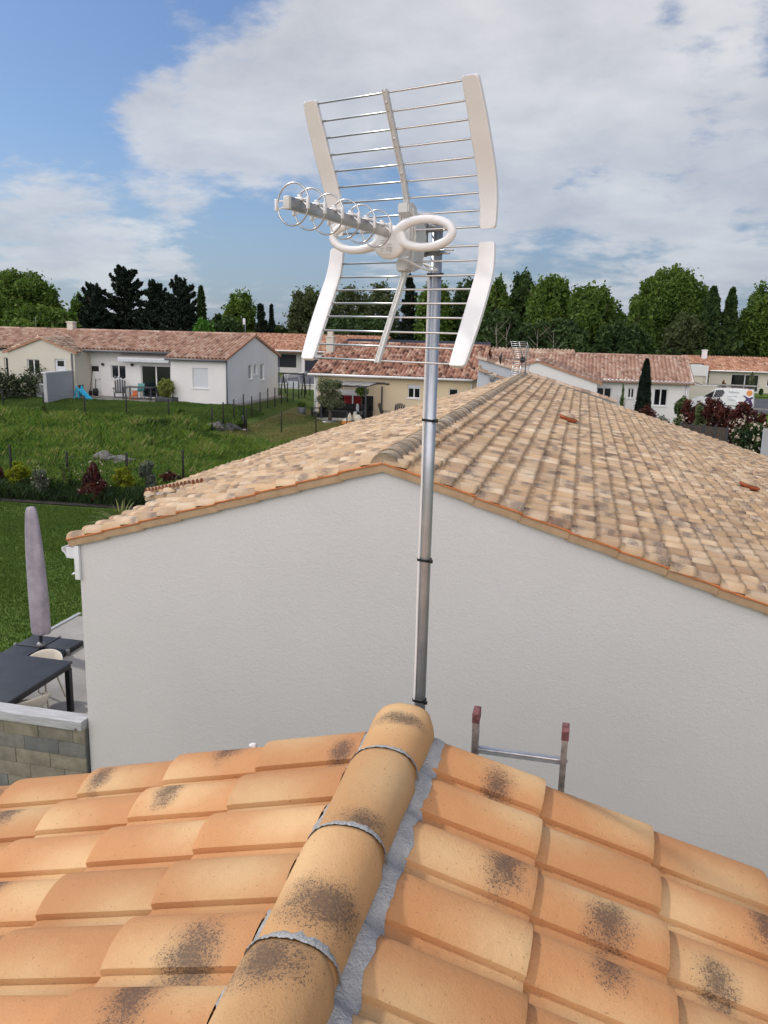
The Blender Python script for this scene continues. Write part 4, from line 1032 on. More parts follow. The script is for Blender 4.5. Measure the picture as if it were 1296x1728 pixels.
mb = MB(); mb.box(-29.9, -23.15, YA-2.1, YA-.01, zA-.5, zA+.09, bev=.01); mb.build('terrace', M_conc, kind='structure')
mb = MB(); mb.box(XA+.01, XA+.5, 44.4, YB, .3, 1.0); rel(mb, hA).build('plinth', M_conc, hA)
# ---------- B: cream wing with a gable, left
hB = thing('cream_wing_house', 'cream rendered house with a small gable at the far left edge', 'house', (-31, 46, 0))
bw0 = rectY(46, 606, 67, 631, 44.2); bd = rectY(93, 606, 111, 640, 44.2); bd = (bd[0], bd[1], .9, bd[3])
gx0, gx1 = onY(12, 588, 44.2).x, onY(125, 590, 44.2).x; gm = onY(70, 571, 44.2)
ez = EA+.12
mb = MB(); wallY(mb, gx0, gx1, .2, ez-.02, 44.2, [bw0, bd])
mb.prism([(gx0, ez-.02), (gx1, ez-.02), (gm.x, gm.z-.04)], 44.2, 44.5)
bl0 = rectY(8, 603, 17, 646, 45.4)
wallY(mb, -46, gx0, .2, ez-.02, 45.4, [(bl0[0], min(bl0[1], gx0-.05), .95, bl0[3])]); wallX(mb, 44.2, 46, .2, ez, gx1-.01); wallX(mb, 44.2, 46, .2, ez, gx0+.01, sgn=-1)
rel(mb, hB).build('wall', M_cream, hB)
window(hB, bw0, 44.2); door(hB, bd, 44.2, M_shut)['label'] = 'pale panelled door'
window(hB, (bl0[0], min(bl0[1], gx0-.05), .95, bl0[3]), 45.4, kind='one', name='window', sill=False)
sg = (gm.z+.03-ez)/(gx1-gm.x); ln = math.sqrt(1+sg*sg)
def ins(a, s): return True
slope('roof', M_rs, hB, (gm.x, 44.05, gm.z+.06), (0, 1, 0), (1, 0, -sg), 3.0, (gx1-gm.x+.25)*ln, inside=lambda a, s: (gm.z+.06-s*sg/ln) > zz(44.05+a)-.05)
slope('roof', M_rs, hB, (gm.x, 44.05, gm.z+.06), (0, 1, 0), (-1, 0, -sg), 3.0, (gm.x-gx0+.25)*ln, inside=lambda a, s: (gm.z+.06-s*sg/ln) > zz(44.05+a)-.05)
mb = MB(); mb.bar((gm.x, 44.1, gm.z+.02), (gx1+.25, 44.1, gm.z+.02-(gx1-gm.x+.25)*sg), .08, .09); mb.bar((gm.x, 44.1, gm.z+.02), (gx0-.25, 44.1, gm.z+.02-(gm.x-gx0+.25)*sg), .08, .09)
rel(mb, hB).build('verge', M_ro, hB); downpipe(hB, gx1-.15, 44.13, .9, ez-.1, M_gut)
gutter(hB, (-46, 45.35, ez-.05), (gx0-.1, 45.35, ez-.05), M_gut)
# screen wall
q0 = onG(78, 681); q1 = Vector((-29.6, 45.6, .9)); sh = onY(77, 630, q0.y).z
scw = thing('screen_wall', 'grey rendered screen wall with a white coping between the cream wing and the white house', 'wall', (q0.x, q0.y, 0))
mb = MB(); mb.bar((q0.x, q0.y, (sh+.3)/2), (q1.x, q1.y, (sh+.3)/2), .2, sh-.3); rel(mb, scw).build('wall', M_greyw, scw)
mb = MB(); mb.bar((q0.x-.05, q0.y-.05, sh+.03), (q1.x, q1.y, sh+.03), .26, .06); rel(mb, scw).build('coping', M_pvc, scw)
# heat pump in front
p = onG(76, 672); hp = thing('heat_pump', 'white outdoor heat pump unit standing in front of the grey screen wall', 'heat pump', p)
mb = MB(); mb.box(-.45, .45, -.18, .18, .08, .85, bev=.02); mb.build('casing', M_shut, hp)
mb = MB()
for k in range(9): mb.tube([(.0+(.05+.03*k)*math.cos(q/12*2*PI)-.1, -.19, .46+(.05+.03*k)*math.sin(q/12*2*PI)) for q in range(12)], .005, 5, closed=True)
mb.build('fan_grille', M_black, hp)
p = onG(107, 668); bx = thing('storage_box', 'grey ribbed storage box against the foot of the grey screen wall', 'box', p)
mb = MB(); mb.box(-.4, .4, -.25, .25, 0, .5, bev=.02); mb.build('body', M_greyw, bx); mb = MB(); mb.box(-.42, .42, -.27, .27, .502, .56, bev=.02); mb.build('lid', M_gut, bx)
# ---------- C: middle back house with dark garage doors
YC = 75.; c0 = onY(425, 562, YC); zc = onY(470, 591, YC).z; zr = onY(425, 562, YC+4).z
hC = thing('garage_house', 'white house with dark garage doors between the long white house and the beige house', 'house', (-28, 78, 0))
gd1 = rectY(466, 598, 500, 620, YC); gd2 = rectY(514, 606, 536, 634, YC-1.2); gd1 = (gd1[0]-1.5, gd1[1], gd1[2], gd1[3]); 
mb = MB(); wallY(mb, -31.5, -25.2, .2, zc, YC, [gd1]); wallY(mb, -25.2, -19, .2, zc, YC-1.2, [(gd2[0], gd2[1]+.8, .75, gd2[3])])
wallX(mb, YC-1.2, YC+1, .2, zc, -25.2, sgn=-1)
rel(mb, hC).build('wall', M_white, hC)
mb = MB(); mb.box(gd1[0], gd1[1], YC+.1, YC+.15, gd1[2], gd1[3]); rel(mb, hC).build('garage_door', M_door, hC)
mb = MB(); mb.box(gd2[0], gd2[1]+.8, YC-1.1, YC-1.05, .75, gd2[3])
for k in range(5): mb.box(gd2[0], gd2[1]+.8, YC-1.115, YC-1.1, .95+k*.4, .99+k*.4)
rel(mb, hC).build('garage_door', M_door, hC)
sC = (zr-zc)/5.2; slope('roof', M_ro, hC, (-37, YC+4, zr), (1, 0, 0), (0, -1, -sC), 19, 5.45*math.sqrt(1+sC*sC), K=5)
slope('roof', M_ro, hC, (-37, YC+4, zr), (1, 0, 0), (0, 1, -sC), 19, 5, K=4)
gutter(hC, (-31.5, YC-1.5, zc+.0), (-18.5, YC-1.5, zc+.0), M_pvc, .07)
chimney(hC, onY(558, 575, YC+3).x, YC+3, zr-.6, zr+.5, .5)
lw = thing('low_white_wall', 'low white rendered wall beside the asphalt ramp in front of the dark garage doors', 'wall', (-27, 70, 0))
mb = MB(); a = onG(478, 640); b = onG(500, 637); c = onG(522, 628)
mb.bar((a.x, a.y, .9), (b.x, b.y, .9), .2, 1.3); mb.bar((b.x, b.y, .9), (c.x+.3, c.y+2, 1.0), .2, 1.3); rel(mb, lw).build('wall', M_white, lw)
sheet('driveway', [(-27.5, 60.5), (-19.5, 60.5), (-18, 73.8), (-25, 73.8)], 10, 1, .03, M_asph, kind='structure')
bwall = thing('boundary_wall', 'low white boundary wall with a pale coping in front of the asphalt driveway', 'wall', (-20, 59.8, 0))
q = onY(470, 645, 59.8); mb = MB(); mb.box(-26, -17.0, 59.7, 59.9, .1, q.z-.12); rel(mb, bwall).build('wall', M_white, bwall)
mb = MB(); mb.box(-26, -17.0, 59.64, 59.96, q.z-.118, q.z-.05); rel(mb, bwall).build('coping', M_pvc, bwall)
# garden swing seat / frame
p = onG(495, 665); sw = thing('swing_frame', 'dark metal garden swing frame with a pale seat by the far fence', 'swing', p)
for s in (-1, 1):
    mb = MB(); mb.tube([(s*.75, -.5, 0), (s*.75, 0, 1.35), (s*.75, .5, 0)], .05, 8); mb.build('leg', M_dark, sw)
mb = MB(); mb.tube([(-.8, 0, 1.38), (.8, 0, 1.38)], .05, 8); mb.build('crossbar', M_dark, sw)
mb = MB(); mb.box(-.45, .45, -.2, .2, .45, .52, bev=.02); mb.box(-.45, .45, .15, .22, .5, .85, bev=.02); mb.tube([(-.42, 0, .5), (-.42, 0, 1.36)], .015, 6); mb.tube([(.42, 0, .5), (.42, 0, 1.36)], .015, 6); mb.build('seat', M_shut, sw)
# ---------- D: beige house with pergola
YD = 51.; zDe = 2.62
hD = thing('beige_house', 'beige rendered house with a brown red tile roof and red curtains', 'house', (-11, 52, 0))
dwin = rectY(688, 649, 709, 672, YD); dw2 = rectY(757, 656, 773, 669, YD); dsl = rectY(569, 657, 620, 703, YD); dsl = (dsl[0], dsl[1], .08, dsl[3])
XD0, XD1 = onY(533, 660, YD).x, onY(806, 650, YD).x
mb = MB(); wallY(mb, XD0, XD1, -.2, zDe+.02, YD, [dwin, dw2, dsl]); wallX(mb, YD, YD+8, -.2, zDe, XD0, sgn=-1); wallX(mb, YD, YD+8, -.2, zDe, XD1)
zDr = onY(700, 582, YD+4.6).z
for X in (XD0+.3, XD1): gable_tri(mb, YD, YD+8, YD+4.6, zDe, zDr-.1, X)
rel(mb, hD).build('wall', M_beige, hD)
w1 = window(hD, dwin, YD, shutter=.30); window(hD, dw2, YD, kind='one'); 
W3 = window(hD, (dsl[0], dsl[1], dsl[2], dsl[3]-.35), YD, name='sliding_door', sill=False, d=.14, curtain=None)
x0, x1 = dsl[0], dsl[1]
for ca, cb in ((x0+(x1-x0)*.20, x0+(x1-x0)*.46), (x0+(x1-x0)*.54, x0+(x1-x0)*.80)):
    cm = MB(); n = 18; vs = []
    for k in range(n+1):
        x = ca+(cb-ca)*k/n; vs += [(x, YD+.100+.012*math.sin(k*1.9), .15), (x, YD+.100+.012*math.sin(k*1.9), dsl[3]-.42)]
    cm.add(vs, [(2*k, 2*k+2, 2*k+3, 2*k+1) for k in range(n)]); rel(cm, hD).build('curtain', M_red, W3)
mb = MB(); mb.box(x0-.0, x1, YD+.02, YD+.12, dsl[3]-.345, dsl[3]-.0); rel(mb, hD).build('shutter_box', M_pvc, hD)
sD = (zDr-zDe-.05)/4.9
slope('roof', M_rb, hD, (XD0-.35, YD+4.6, zDr), (1, 0, 0), (0, -1, -sD), XD1-XD0+.5, 4.95*math.sqrt(1+sD*sD), W=.235, K=8)
slope('roof', M_rb, hD, (XD0-.35, YD+4.6, zDr), (1, 0, 0), (0, 1, -sD), XD1-XD0+.5, 4.2, K=4)
ridge_line(hD, (XD0-.35, YD+4.6, zDr+.03), (XD1+.15, YD+4.6, zDr+.03), M_rb)
gutter(hD, (XD0-.4, YD-.42, zDe-.02), (XD1+.1, YD-.42, zDe-.02), M_pvc, .075); downpipe(hD, XD0-.05, YD-.07, 0, zDe, M_pvc); downpipe(hD, XD1-.35, YD-.07, 0, zDe, M_pvc)
mb = MB(); mb.box(XD0-.02, XD0+.14, YD-.03, YD+.02, 0, zDe-.05); rel(mb, hD).build('corner_trim', M_pvc, hD)
p = onY(558, 590, YD+3.); chimney(hD, p.x, YD+3.0, zDr-.9, onY(558, 567, YD+3).z, .48)
p = onY(654, 648, YD); mb = MB(); mb.box(p.x-.12, p.x+.12, YD-.12, YD, p.z-.03, p.z+.04, bev=.01); rel(mb, hD).build('wall_lamp', M_black, hD)
mb = MB(); mb.box(dsl[0]-2.4, dsl[1]+1.2, YD-2.6, YD-.01, -.2, .06, bev=.01); mb.build('terrace', M_conc, kind='structure')
# soot stain / dark lichen patch on the roof is in the tile colours; pergola
pg = thing('pergola', 'thin dark steel pergola over the red curtained doors of the beige house', 'pergola', (dsl[0], YD-1.2, .06))
px0, px1 = 0-.3, dsl[1]-dsl[0]+.75; pz = 2.02
for x, y in ((px0, -1.2), (px1-.25, -1.2), (px1+.25, .9)):
    mb = MB(); mb.box(x-.045, x+.045, y-.045, y+.045, 0, pz-.06); mb.build('post', M_dark, pg)
mb = MB()
mb.bar((px0, -1.2, pz), (px1-.2, -1.2, pz), .06, .09); mb.bar((px0, 1.1, pz+.12), (px1+.4, 1.1, pz+.12), .06, .09); mb.build('beam', M_dark, pg)
mb = MB()
for k in range(5): x = px0+(px1-px0-.2)*k/4; mb.bar((x, -1.2, pz+.02), (x+.25*(k/4), 1.1, pz+.13), .05, .06)
mb.build('rafter', M_dark, pg)
mb = MB()
for k in range(4): mb.bar((px0, -.9+k*.5, pz+.07+k*.025), (px1-.1, -.9+k*.5, pz+.07+k*.025), .30, .012)
mb.build('shade_slat', mat('pale_shade_slat', (.5, .5, .49), .7), pg)
# ---------- dark sheet roof behind
dk = thing('dark_roofed_building', 'building with a dark corrugated metal roof behind the ridge of the beige house', 'building', (-12, 63, 0))
zt = onY(650, 574, 63).z
mb = MB(); mb.box(-18.2, -7.6, 63, 70, 0, zt-.9); rel(mb, dk).build('wall', M_dark, dk)
mb = MB(); n = 110; vs = []
for k in range(n*2+1):
    x = -18.6+11.6*k/(2*n); z = .05*(k % 2); vs += [(x, 61.2, zt-1.15+z), (x, 66, zt+z), (x, 71, zt-1.2+z)]
mb.add(vs, [(3*k+q, 3*k+3+q, 3*k+4+q, 3*k+1+q) for k in range(2*n) for q in (0, 1)]); rel(mb, dk).build('roof', M_sheet, dk)
# ---------- E: white house on the right with cypress
hE = thing('white_gabled_house', 'white house with a blank gable and pink tile roof behind the slim cypress', 'house', (2, 54, 0))
YE_ = 54.; zEe = 2.78; zEr = onY(1000, 599, YE_+4.2).z
ew1 = rectY(1059, 655, 1070, 672, YE_); ew2 = rectY(1103, 656, 1126, 685, YE_); ew3 = rectY(1006, 654, 1031, 684, YE_); ew3 = (ew3[0], ew3[1], ew3[2], ew3[3])
XE1 = onY(1163, 660, YE_).x
mb = MB(); wallY(mb, -.5, XE1, -.3, zEe, YE_, [ew1, ew2, ew3]); wallX(mb, YE_, YE_+8, -.3, zEe, XE1)
gable_tri(mb, YE_, YE_+8, YE_+4.2, zEe, zEr-.1, XE1)
gE = [onY(x, y, 50.) for x, y in ((886, 620), (907, 609), (1008, 645))]
gex0 = gE[1].x-(gE[2].x-gE[1].x)
mb.prism([(gE[2].x, -.3), (gE[2].x, gE[2].z-.05), (gE[1].x, gE[1].z-.03), (gex0, gE[2].z-.05), (gex0, -.3)], 50.0, 50.3)
eo = rectY(964, 661, 981, 668, 50.)
wallX(mb, 50., YE_+.3, -.3, gE[2].z-.05, gE[2].x-.01)
rel(mb, hE).build('wall', M_white, hE)
mb = MB(); mb.box(eo[0], eo[1], 49.975, 49.998, 1.2, eo[3]); rel(mb, hE).build('window', M_glass, hE)
window(hE, ew1, YE_, kind='two'); window(hE, ew2, YE_, kind='two'); window(hE, ew3, YE_, kind='two', name='patio_door')
sE = (zEr-zEe)/4.4
slope('roof', M_rp, hE, (-6.5, YE_+4.2, zEr), (1, 0, 0), (0, -1, -sE), XE1+6.6+.15, 4.6*math.sqrt(1+sE*sE))
slope('roof', M_rp, hE, (-6.5, YE_+4.2, zEr), (1, 0, 0), (0, 1, -sE), XE1+6.6+.15, 4.4, K=4)
ridge_line(hE, (-6.5, YE_+4.2, zEr+.03), (XE1+.15, YE_+4.2, zEr+.03), M_rp)
sg = (gE[1].z-gE[2].z)/(gE[2].x-gE[1].x); lg = math.sqrt(1+sg*sg); top = gE[1].z+.03
slope('roof', M_rp, hE, (gE[1].x, 49.9, top), (0, 1, 0), (1, 0, -sg), 7., (gE[2].x-gE[1].x+.3)*lg, inside=lambda a, s: (top-s*sg/lg) > zEr-abs(YE_+4.2-(49.9+a))*sE-.06)
slope('roof', M_rp, hE, (gE[1].x, 49.9, top), (0, 1, 0), (-1, 0, -sg), 8., (gE[2].x-gE[1].x+.3)*lg)
mb = MB()
for sgn in (1, -1): mb.bar((gE[1].x, 49.93, top-.04), (gE[1].x+sgn*(gE[2].x-gE[1].x+.3), 49.93, top-.04-(gE[2].x-gE[1].x+.3)*sg), .10, .10)
rel(mb, hE).build('verge', M_ro, hE)
mb = MB(); mb.prism([(gE[1].x-.16, top-.02), (gE[1].x+.16, top-.02), (gE[1].x, top+.12)], 49.84, 49.9); rel(mb, hE).build('ridge_cap', M_pvc, hE)
gutter(hE, (gE[2].x+.2, YE_-.32, zEe-.02), (XE1+.15, YE_-.32, zEe-.02), M_pvc, .07); downpipe(hE, XE1-.15, YE_-.07, 0, zEe, M_pvc)
mb = MB(); mb.add([(XE1+.10, YE_-.3, zEe+.0), (XE1+.10, YE_+4.2, zEr+.02), (XE1+.10, YE_+4.2, zEr-.2), (XE1+.10, YE_-.3, zEe-.2)], [(0, 1, 2, 3)])
mb.bar((XE1+.14, YE_-.3, zEe-.02), (XE1+.14, YE_+4.2, zEr-.04), .06, .18); rel(mb, hE).build('verge_board', M_pvc, hE)
# dark sheet roof behind E
dk2 = thing('dark_ridged_building', 'long dark roofed building showing just above the ridge of the white gabled house', 'building', (0, 68, 0))
zt = onY(990, 596, 68).z; x0 = onY(868, 598, 68).x; x1 = onY(1120, 602, 68).x
mb = MB(); mb.box(x0, x1, 67, 74, 0, zt-.8); rel(mb, dk2).build('wall', M_dark, dk2)
mb = MB(); n = 60; vs = []
for k in range(n*2+1):
    x = x0-.2+(x1-x0+.4)*k/(2*n); z = .06*(k % 2); vs += [(x, 65.4, zt-.8+z), (x, 68, zt+z), (x, 74, zt-1.2+z)]
mb.add(vs, [(3*k+q, 3*k+3+q, 3*k+4+q, 3*k+1+q) for k in range(2*n) for q in (0, 1)]); rel(mb, dk2).build('roof', M_sheet, dk2)
# ---------- F: sandy roof behind the far ridge end
hF = thing('sandy_roofed_house', 'house behind with a pale sandy tile roof seen past the small distant antenna', 'house', (-4, 61, 0))
a = onY(802, 586, 61); b = onY(958, 589, 61); mb = MB(); mb.box(a.x+.3, b.x, 58.6, 65, 0, a.z-.9); rel(mb, hF).build('wall', M_cream, hF)
slope('roof', M_rs, hF, (a.x, 61, a.z), (1, 0, 0), (0, -1, -.32), b.x-a.x+.5, 3.0); slope('roof', M_rs, hF, (a.x, 61, a.z), (1, 0, 0), (0, 1, -.32), b.x-a.x+.5, 4., K=4)
# ---------- G: parapet walls with terracotta copings just past the ridge end
hG = thing('parapet_house', 'small white house with two sloping parapets capped in terracotta, just left of the distant antenna', 'house', (-2, 36, 0))
P = [onY(x, y, 36.) for x, y in ((808, 602), (940, 644))]; sgp = (P[0].z-P[1].z)/(P[1].x-P[0].x)
mb = MB(); mb.prism([(P[0].x, -.2), (P[0].x, P[0].z-.06), (P[1].x+2.5, P[1].z-.06-2.5*sgp), (P[1].x+2.5, -.2)], 36., 36.25)
Q = [onY(x, y, 35.) for x, y in ((808, 622), (866, 644))]; sq = (Q[0].z-Q[1].z)/(Q[1].x-Q[0].x)
mb.prism([(Q[0].x, -.2), (Q[0].x, Q[0].z-.06), (Q[1].x+2, Q[1].z-.06-2*sq), (Q[1].x+2, -.2)], 35., 35.25); mb.box(P[0].x, P[0].x+.25, 36.25, 43, -.2, P[0].z-.5)
rel(mb, hG).build('wall', mat('blue_grey_render', (.50, .53, .57), .9, var=.03), hG)
for (p0, s_, L_, y0) in ((P[0], sgp, P[1].x+2.5-P[0].x, 36.125), (Q[0], sq, Q[1].x+2-Q[0].x, 35.125)):
    mb = MB(); n = int(L_/.36)
    for k in range(n):
        a = Vector((p0.x-.05+k*L_/n, y0, p0.z-.07-k*L_/n*s_)); b = Vector((p0.x-.05+(k+1.12)*L_/n, y0, p0.z-.055-(k+1.12)*L_/n*s_))
        vs = []
        for q, rr in ((a, .13), (b, .145)):
            for j in range(8): an = PI*j/7; vs.append(q+Vector((0, -rr*1.8*math.cos(an), rr*.9*math.sin(an))))
        mb.add(vs, [(j, j+1, 9+j, 8+j) for j in range(7)], (random.random(),)*4, smooth=True)
    rel(mb, hG).build('coping', M_rs, hG)
for p_, y_, k_ in ((P[0], 36.1, .28), (Q[0], 35.1, .2)):
    mb = MB(); mb.lathe([(.1, -.1), (.11, .05), (.06, .12), (.08, k_*.7), (0, k_)], 10, (p_.x+.02, y_, p_.z-.02)); rel(mb, hG).build('finial', M_rs, hG)
p = onY(831, 637, 35.); mb = MB(); mb.box(p.x-.09, p.x+.09, 34.86, 34.995, p.z-.14, p.z+.10, bev=.01); mb.tube([(p.x, 34.93, p.z+.1), (p.x, 34.93, p.z+.24)], .015, 6); mb.tube([(p.x-.35, 34.9, p.z+.14), (p.x-.0, 34.9, p.z+.2)], .02, 6)
rel(mb, hG).build('meter_box', M_rub, hG)
# ---------- H: far right house and its garage annexe
hH = thing('far_right_house', 'far right house with orange tile roof, dark patio doors and white chimney', 'house', (14, 86, 0))
zH = 2.5; YH = 85.; x0 = onY(1200, 640, YH).x
hs1 = rectY(1233, 632, 1280, 660, YH); hs1 = (hs1[0], hs1[1], .62, hs1[3]); hs2 = rectY(1294, 640, 1310, 652, YH)
mb = MB(); wallY(mb, x0-.2, 34, 0, zH+.05, YH, [hs1, hs2])
rel(mb, hH).build('wall', M_cream, hH); window(hH, hs1, YH, name='patio_door', sill=False); window(hH, hs2, YH)
zHr = onY(1200, 601, YH+5).z; sH = (zHr-zH)/5.3; xr0 = onY(1150, 600, YH+5).x
slope('roof', M_ro, hH, (xr0, YH+5, zHr), (1, 0, 0), (0, -1, -sH), 34-xr0, 5.45*math.sqrt(1+sH*sH), W=.26, K=5, inside=lambda a, s: xr0+a > x0-.4 or s < 3.0)
slope('roof', M_ro, hH, (xr0, YH+5, zHr), (1, 0, 0), (0, 1, -sH), 34-xr0, 5., K=4)
gutter(hH, (x0-.2, YH-.5, zH+.02), (34, YH-.5, zH+.02), M_pvc, .06); chimney(hH, onY(1189, 595, YH+4).x, YH+4, zHr-.5, onY(1189, 590, YH+4).z, .48, M_pvc)
# annexe
an = [onY(x, y, 80.) for x, y in ((1160, 616), (1194, 616), (1204, 624), (1196, 650))]
mb = MB(); ax0, ax1 = onY(1160, 630, 80.).x, onY(1195, 630, 80.).x; zt = an[0].z
gdo = rectY(1166, 634, 1191, 652, 80.); gdo = (gdo[0], gdo[1], .4, gdo[3])
wallY(mb, ax0, ax1, 0, zt, 80., [gdo]); exo = (82., 83.2, 1.1, zt-1.1); wallX(mb, 80., 85., 0, zt-.1, ax1, [exo]); mb.box(ax0, ax1, 80.3, 85, zt-.3, zt-.05)
rel(mb, hH).build('annexe_wall', M_white, hH); mb = MB(); mb.box(gdo[0], gdo[1], 80.1, 80.14, .4, gdo[3])
for k in range(4): mb.box(gdo[0], gdo[1], 80.085, 80.1, .7+k*.45, .73+k*.45)
rel(mb, hH).build('garage_door', M_cream, hH)
mb = MB(); mb.box(ax1-.1, ax1-.08, 82.05, 83.15, 1.15, zt-1.15); rel(mb, hH).build('window', M_glass, hH)
# garden wall in front of H
gw = thing('garden_wall', 'long pale garden wall behind the white van, joining the white house', 'wall', (8, 75, 0))
a = onY(1164, 649, 75.); b = onY(1222, 651, 75.); mb = MB(); mb.box(a.x-1.2, b.x+.3, 75, 75.2, -.2, a.z-.06); rel(mb, gw).build('wall', M_cream, gw)
mb = MB(); mb.box(a.x-1.2, b.x+.33, 74.96, 75.24, a.z-.058, a.z); rel(mb, gw).build('coping', M_pvc, gw)
rl = thing('step_railing', 'short sloping dark railing above the pale garden wall', 'railing', (8, 77, 0)); a = onY(1165, 642, 77.); b = onY(1186, 650, 77.)
mb = MB(); mb.tube([a, b], .03, 6); mb.tube([a-Vector((0, 0, .25)), b-Vector((0, 0, .15))], .025, 6)
for k in range(7): p = a.lerp(b, k/6); mb.tube([p, (p.x, p.y, 1.5)], .02, 5)
rel(mb, rl).build('rail', M_dark, rl)
# road, lawns on the right, edge of a grey wall
def gp(x, y): q = onG(x, y); return (q.x, q.y)
sheet('road', [gp(1230, 696), (26, 66), (34, 78), gp(1236, 672)], 12, 1, .02, M_asph, kind='structure')
mb = MB(); q0 = Vector((*gp(1262, 691), 0)); q1 = Vector((26, 65.6, 0))
for k in range(10): a = q0.lerp(q1, k/10); b = q0.lerp(q1, (k+1)/10); a.z = terr(a.x, a.y)+.05; b.z = terr(b.x, b.y)+.05; mb.bar(a, b, .2, .14)
mb.build('kerb', M_conc, kind='structure')
gq = onY(1290, 724, 31.5); ww = thing('grey_garden_wall', 'smooth grey wall standing at the right edge behind the flowering hedge', 'wall', (gq.x, 31.5, 0))
mb = MB(); mb.box(gq.x, gq.x+6, 31.5, 31.7, -.5, onY(1291, 724, 31.5).z); rel(mb, ww).build('wall', M_greyw, ww)
# ================================================================== van
def text_mesh(txt, size, name, mt, parent, M):
    cu = bpy.data.curves.new(name, 'FONT'); cu.body = txt; cu.size = size; cu.extrude = .002; cu.resolution_u = 2
    o = bpy.data.objects.new(name, cu); sc.collection.objects.link(o); dg = bpy.context.evaluated_depsgraph_get()
    me = bpy.data.meshes.new_from_object(o.evaluated_get(dg)); bpy.data.objects.remove(o); me.materials.clear(); me.materials.append(mt)
    n = link(bpy.data.objects.new(name, me), parent); n.matrix_local = M; return n
vp = onG(1232, 697)
van = thing('parked_van', 'white panel van with orange disc and purple cross, parked beyond the red hedge', 'van', (vp.x-.55, vp.y+.3, terr(vp.x, vp.y)), math.radians(-12))
M_van = mat('van_white_paint', (.80, .81, .84), .25, var=.01, spec=.6, coat=.5)
M_pur = mat('purple_vinyl', (.06, .03, .14), .4, var=.02); M_ora = mat('orange_vinyl', (.72, .26, .06), .4, var=.02); M_gv = mat('grey_vinyl', (.22, .24, .30), .5, var=.02)
prof = [(-2.18, .32), (-2.20, .75), (-2.05, .98), (-1.30, 1.12), (-.55, 1.72), (-.2, 1.80), (1.2, 1.82), (2.02, 1.78), (2.12, 1.1), (2.16, .45), (2.12, .30)]
# wheel arches cut into the lower edge
def arch(cx, r=.36): return [(cx+r*math.cos(a), .30+r*math.sin(a)) for a in [PI*k/8 for k in range(0, 9)]]
low = [(2.12, .30)]+arch(1.33)+arch(-1.42)+[(-2.18, .32)]
poly = prof[:-1]+low[0:-1]
mb = MB(); yy = [-.86, -.80, .80, .86]; sc_ = [(.985, 0), (1, 0), (1, 0), (.985, 0)]
n = len(poly); vs = []
for y_, in_ in ((-.90, 1), (-.90, 0), (.90, 0), (.90, 1)):
    for x, z in poly:
        k = .0
        t_ = max(0, (z-1.0)/.8); yo = y_*(1-.10*t_)
        if in_: vs.append((x*.985, yo, .3+(z-.3)*.975+.01))
        else: vs.append((x, yo*(.93), z))
mb.add(vs, [tuple(range(n)), tuple(range(4*n-1, 3*n-1, -1))]+[((r)*n+i, (r+1)*n+i, (r+1)*n+(i+1) % n, r*n+(i+1) % n) for r in range(3) for i in range(n)])
o = mb.build('body', M_van, van); bm = bmesh.new(); bm.from_mesh(o.data); bmesh.ops.recalc_face_normals(bm, faces=bm.faces); bm.to_mesh(o.data); bm.free()
def side_plate(pts, mt, name, parent=van, off=.008, both=False, lab=None):
    m_ = MB(); 
    f = lambda x, z: (x, -(.90*(1-.10*max(0, (z-1.0)/.8)))-off, z)
    v_ = [f(x, z) for x, z in pts]; v_ += [(x, y+.02, z) for x, y, z in v_]; k = len(pts)
    m_.add(v_, [tuple(range(k)), tuple(range(2*k-1, k-1, -1))]+[(i, (i+1) % k, (i+1) % k+k, i+k) for i in range(k)])
    return m_.build(name, mt, parent)
side_plate([(-1.32, 1.14), (-.55, 1.66), (-.02, 1.70), (.12, 1.55), (-.02, 1.22), (-.25, 1.16)], M_glass, 'side_window')
side_plate([(-.68, 1.15), (-.63, 1.15), (-.50, 1.68), (-.56, 1.68)], M_van, 'window_pillar', off=.014)
mb = MB(); mb.add([(-1.27, -.74, 1.155), (-1.27, .74, 1.155), (-.62, .70, 1.69), (-.62, -.70, 1.69)], [(0, 1, 2, 3)]); o = mb.build('windscreen', mat('windscreen_glass', (.12, .14, .16), .1, var=.2), van); o.location = (-.02, 0, .02)
side_plate([(.0, .60), (0, .55), (1.0, .55), (1.0, .60)], M_black, 'side_trim'); side_plate([(-1.0, .60), (-1.0, .55), (-.05, .55), (-.05, .60)], M_black, 'side_trim')
side_plate([(-.30, 1.03), (-.30, .99), (-.10, .99), (-.10, 1.03)], M_black, 'door_handle')
side_plate([(1.0, .32), (2.13, .32), (2.13, .42), (1.72, .70), (1.33, .76), (1.0, .66), (.93, .45)], M_black, 'rear_skirt', off=.006)
side_plate([(1.78+.20*math.cos(2*PI*k/24), 1.55+.20*math.sin(2*PI*k/24)) for k in range(24)], M_ora, 'orange_disc', off=.01)
side_plate([(1.35, 1.34), (1.48, 1.36), (1.78, 1.20), (2.02, 1.30), (2.05, 1.18), (1.92, 1.08), (2.1, .72), (2.08, .55), (1.98, .58), (1.72, 1.02), (1.45, .55), (1.20, .55), (1.62, 1.12), (1.55, 1.20)], M_pur, 'purple_cross', off=.010)
for i, (tx, z_, s_) in enumerate((('TelSenior', 1.50, .19), ('antennes satellite', 1.24, .09), ('05 46 00 00 00', .98, .09))):
    M = Matrix.Translation((.36, -.90*(1-.1*max(0, (z_-.9)/.8))-.012, z_)) @ Matrix.Rotation(PI/2+ .045, 4, 'X')
    text_mesh(tx, s_, 'side_lettering', M_gv, van, M)
for x in (-1.42, 1.33):
    for s in (-1, 1):
        mb = MB(); mb.tube([(x, s*.86, .32), (x, s*.66, .32)], .315, 20); W_ = mb.build('wheel', M_black, van)
        mb = MB(); mb.tube([(x, s*.872, .32), (x, s*.84, .32)], .19, 12); mb.build('rim', M_rub, W_)
mb = MB()
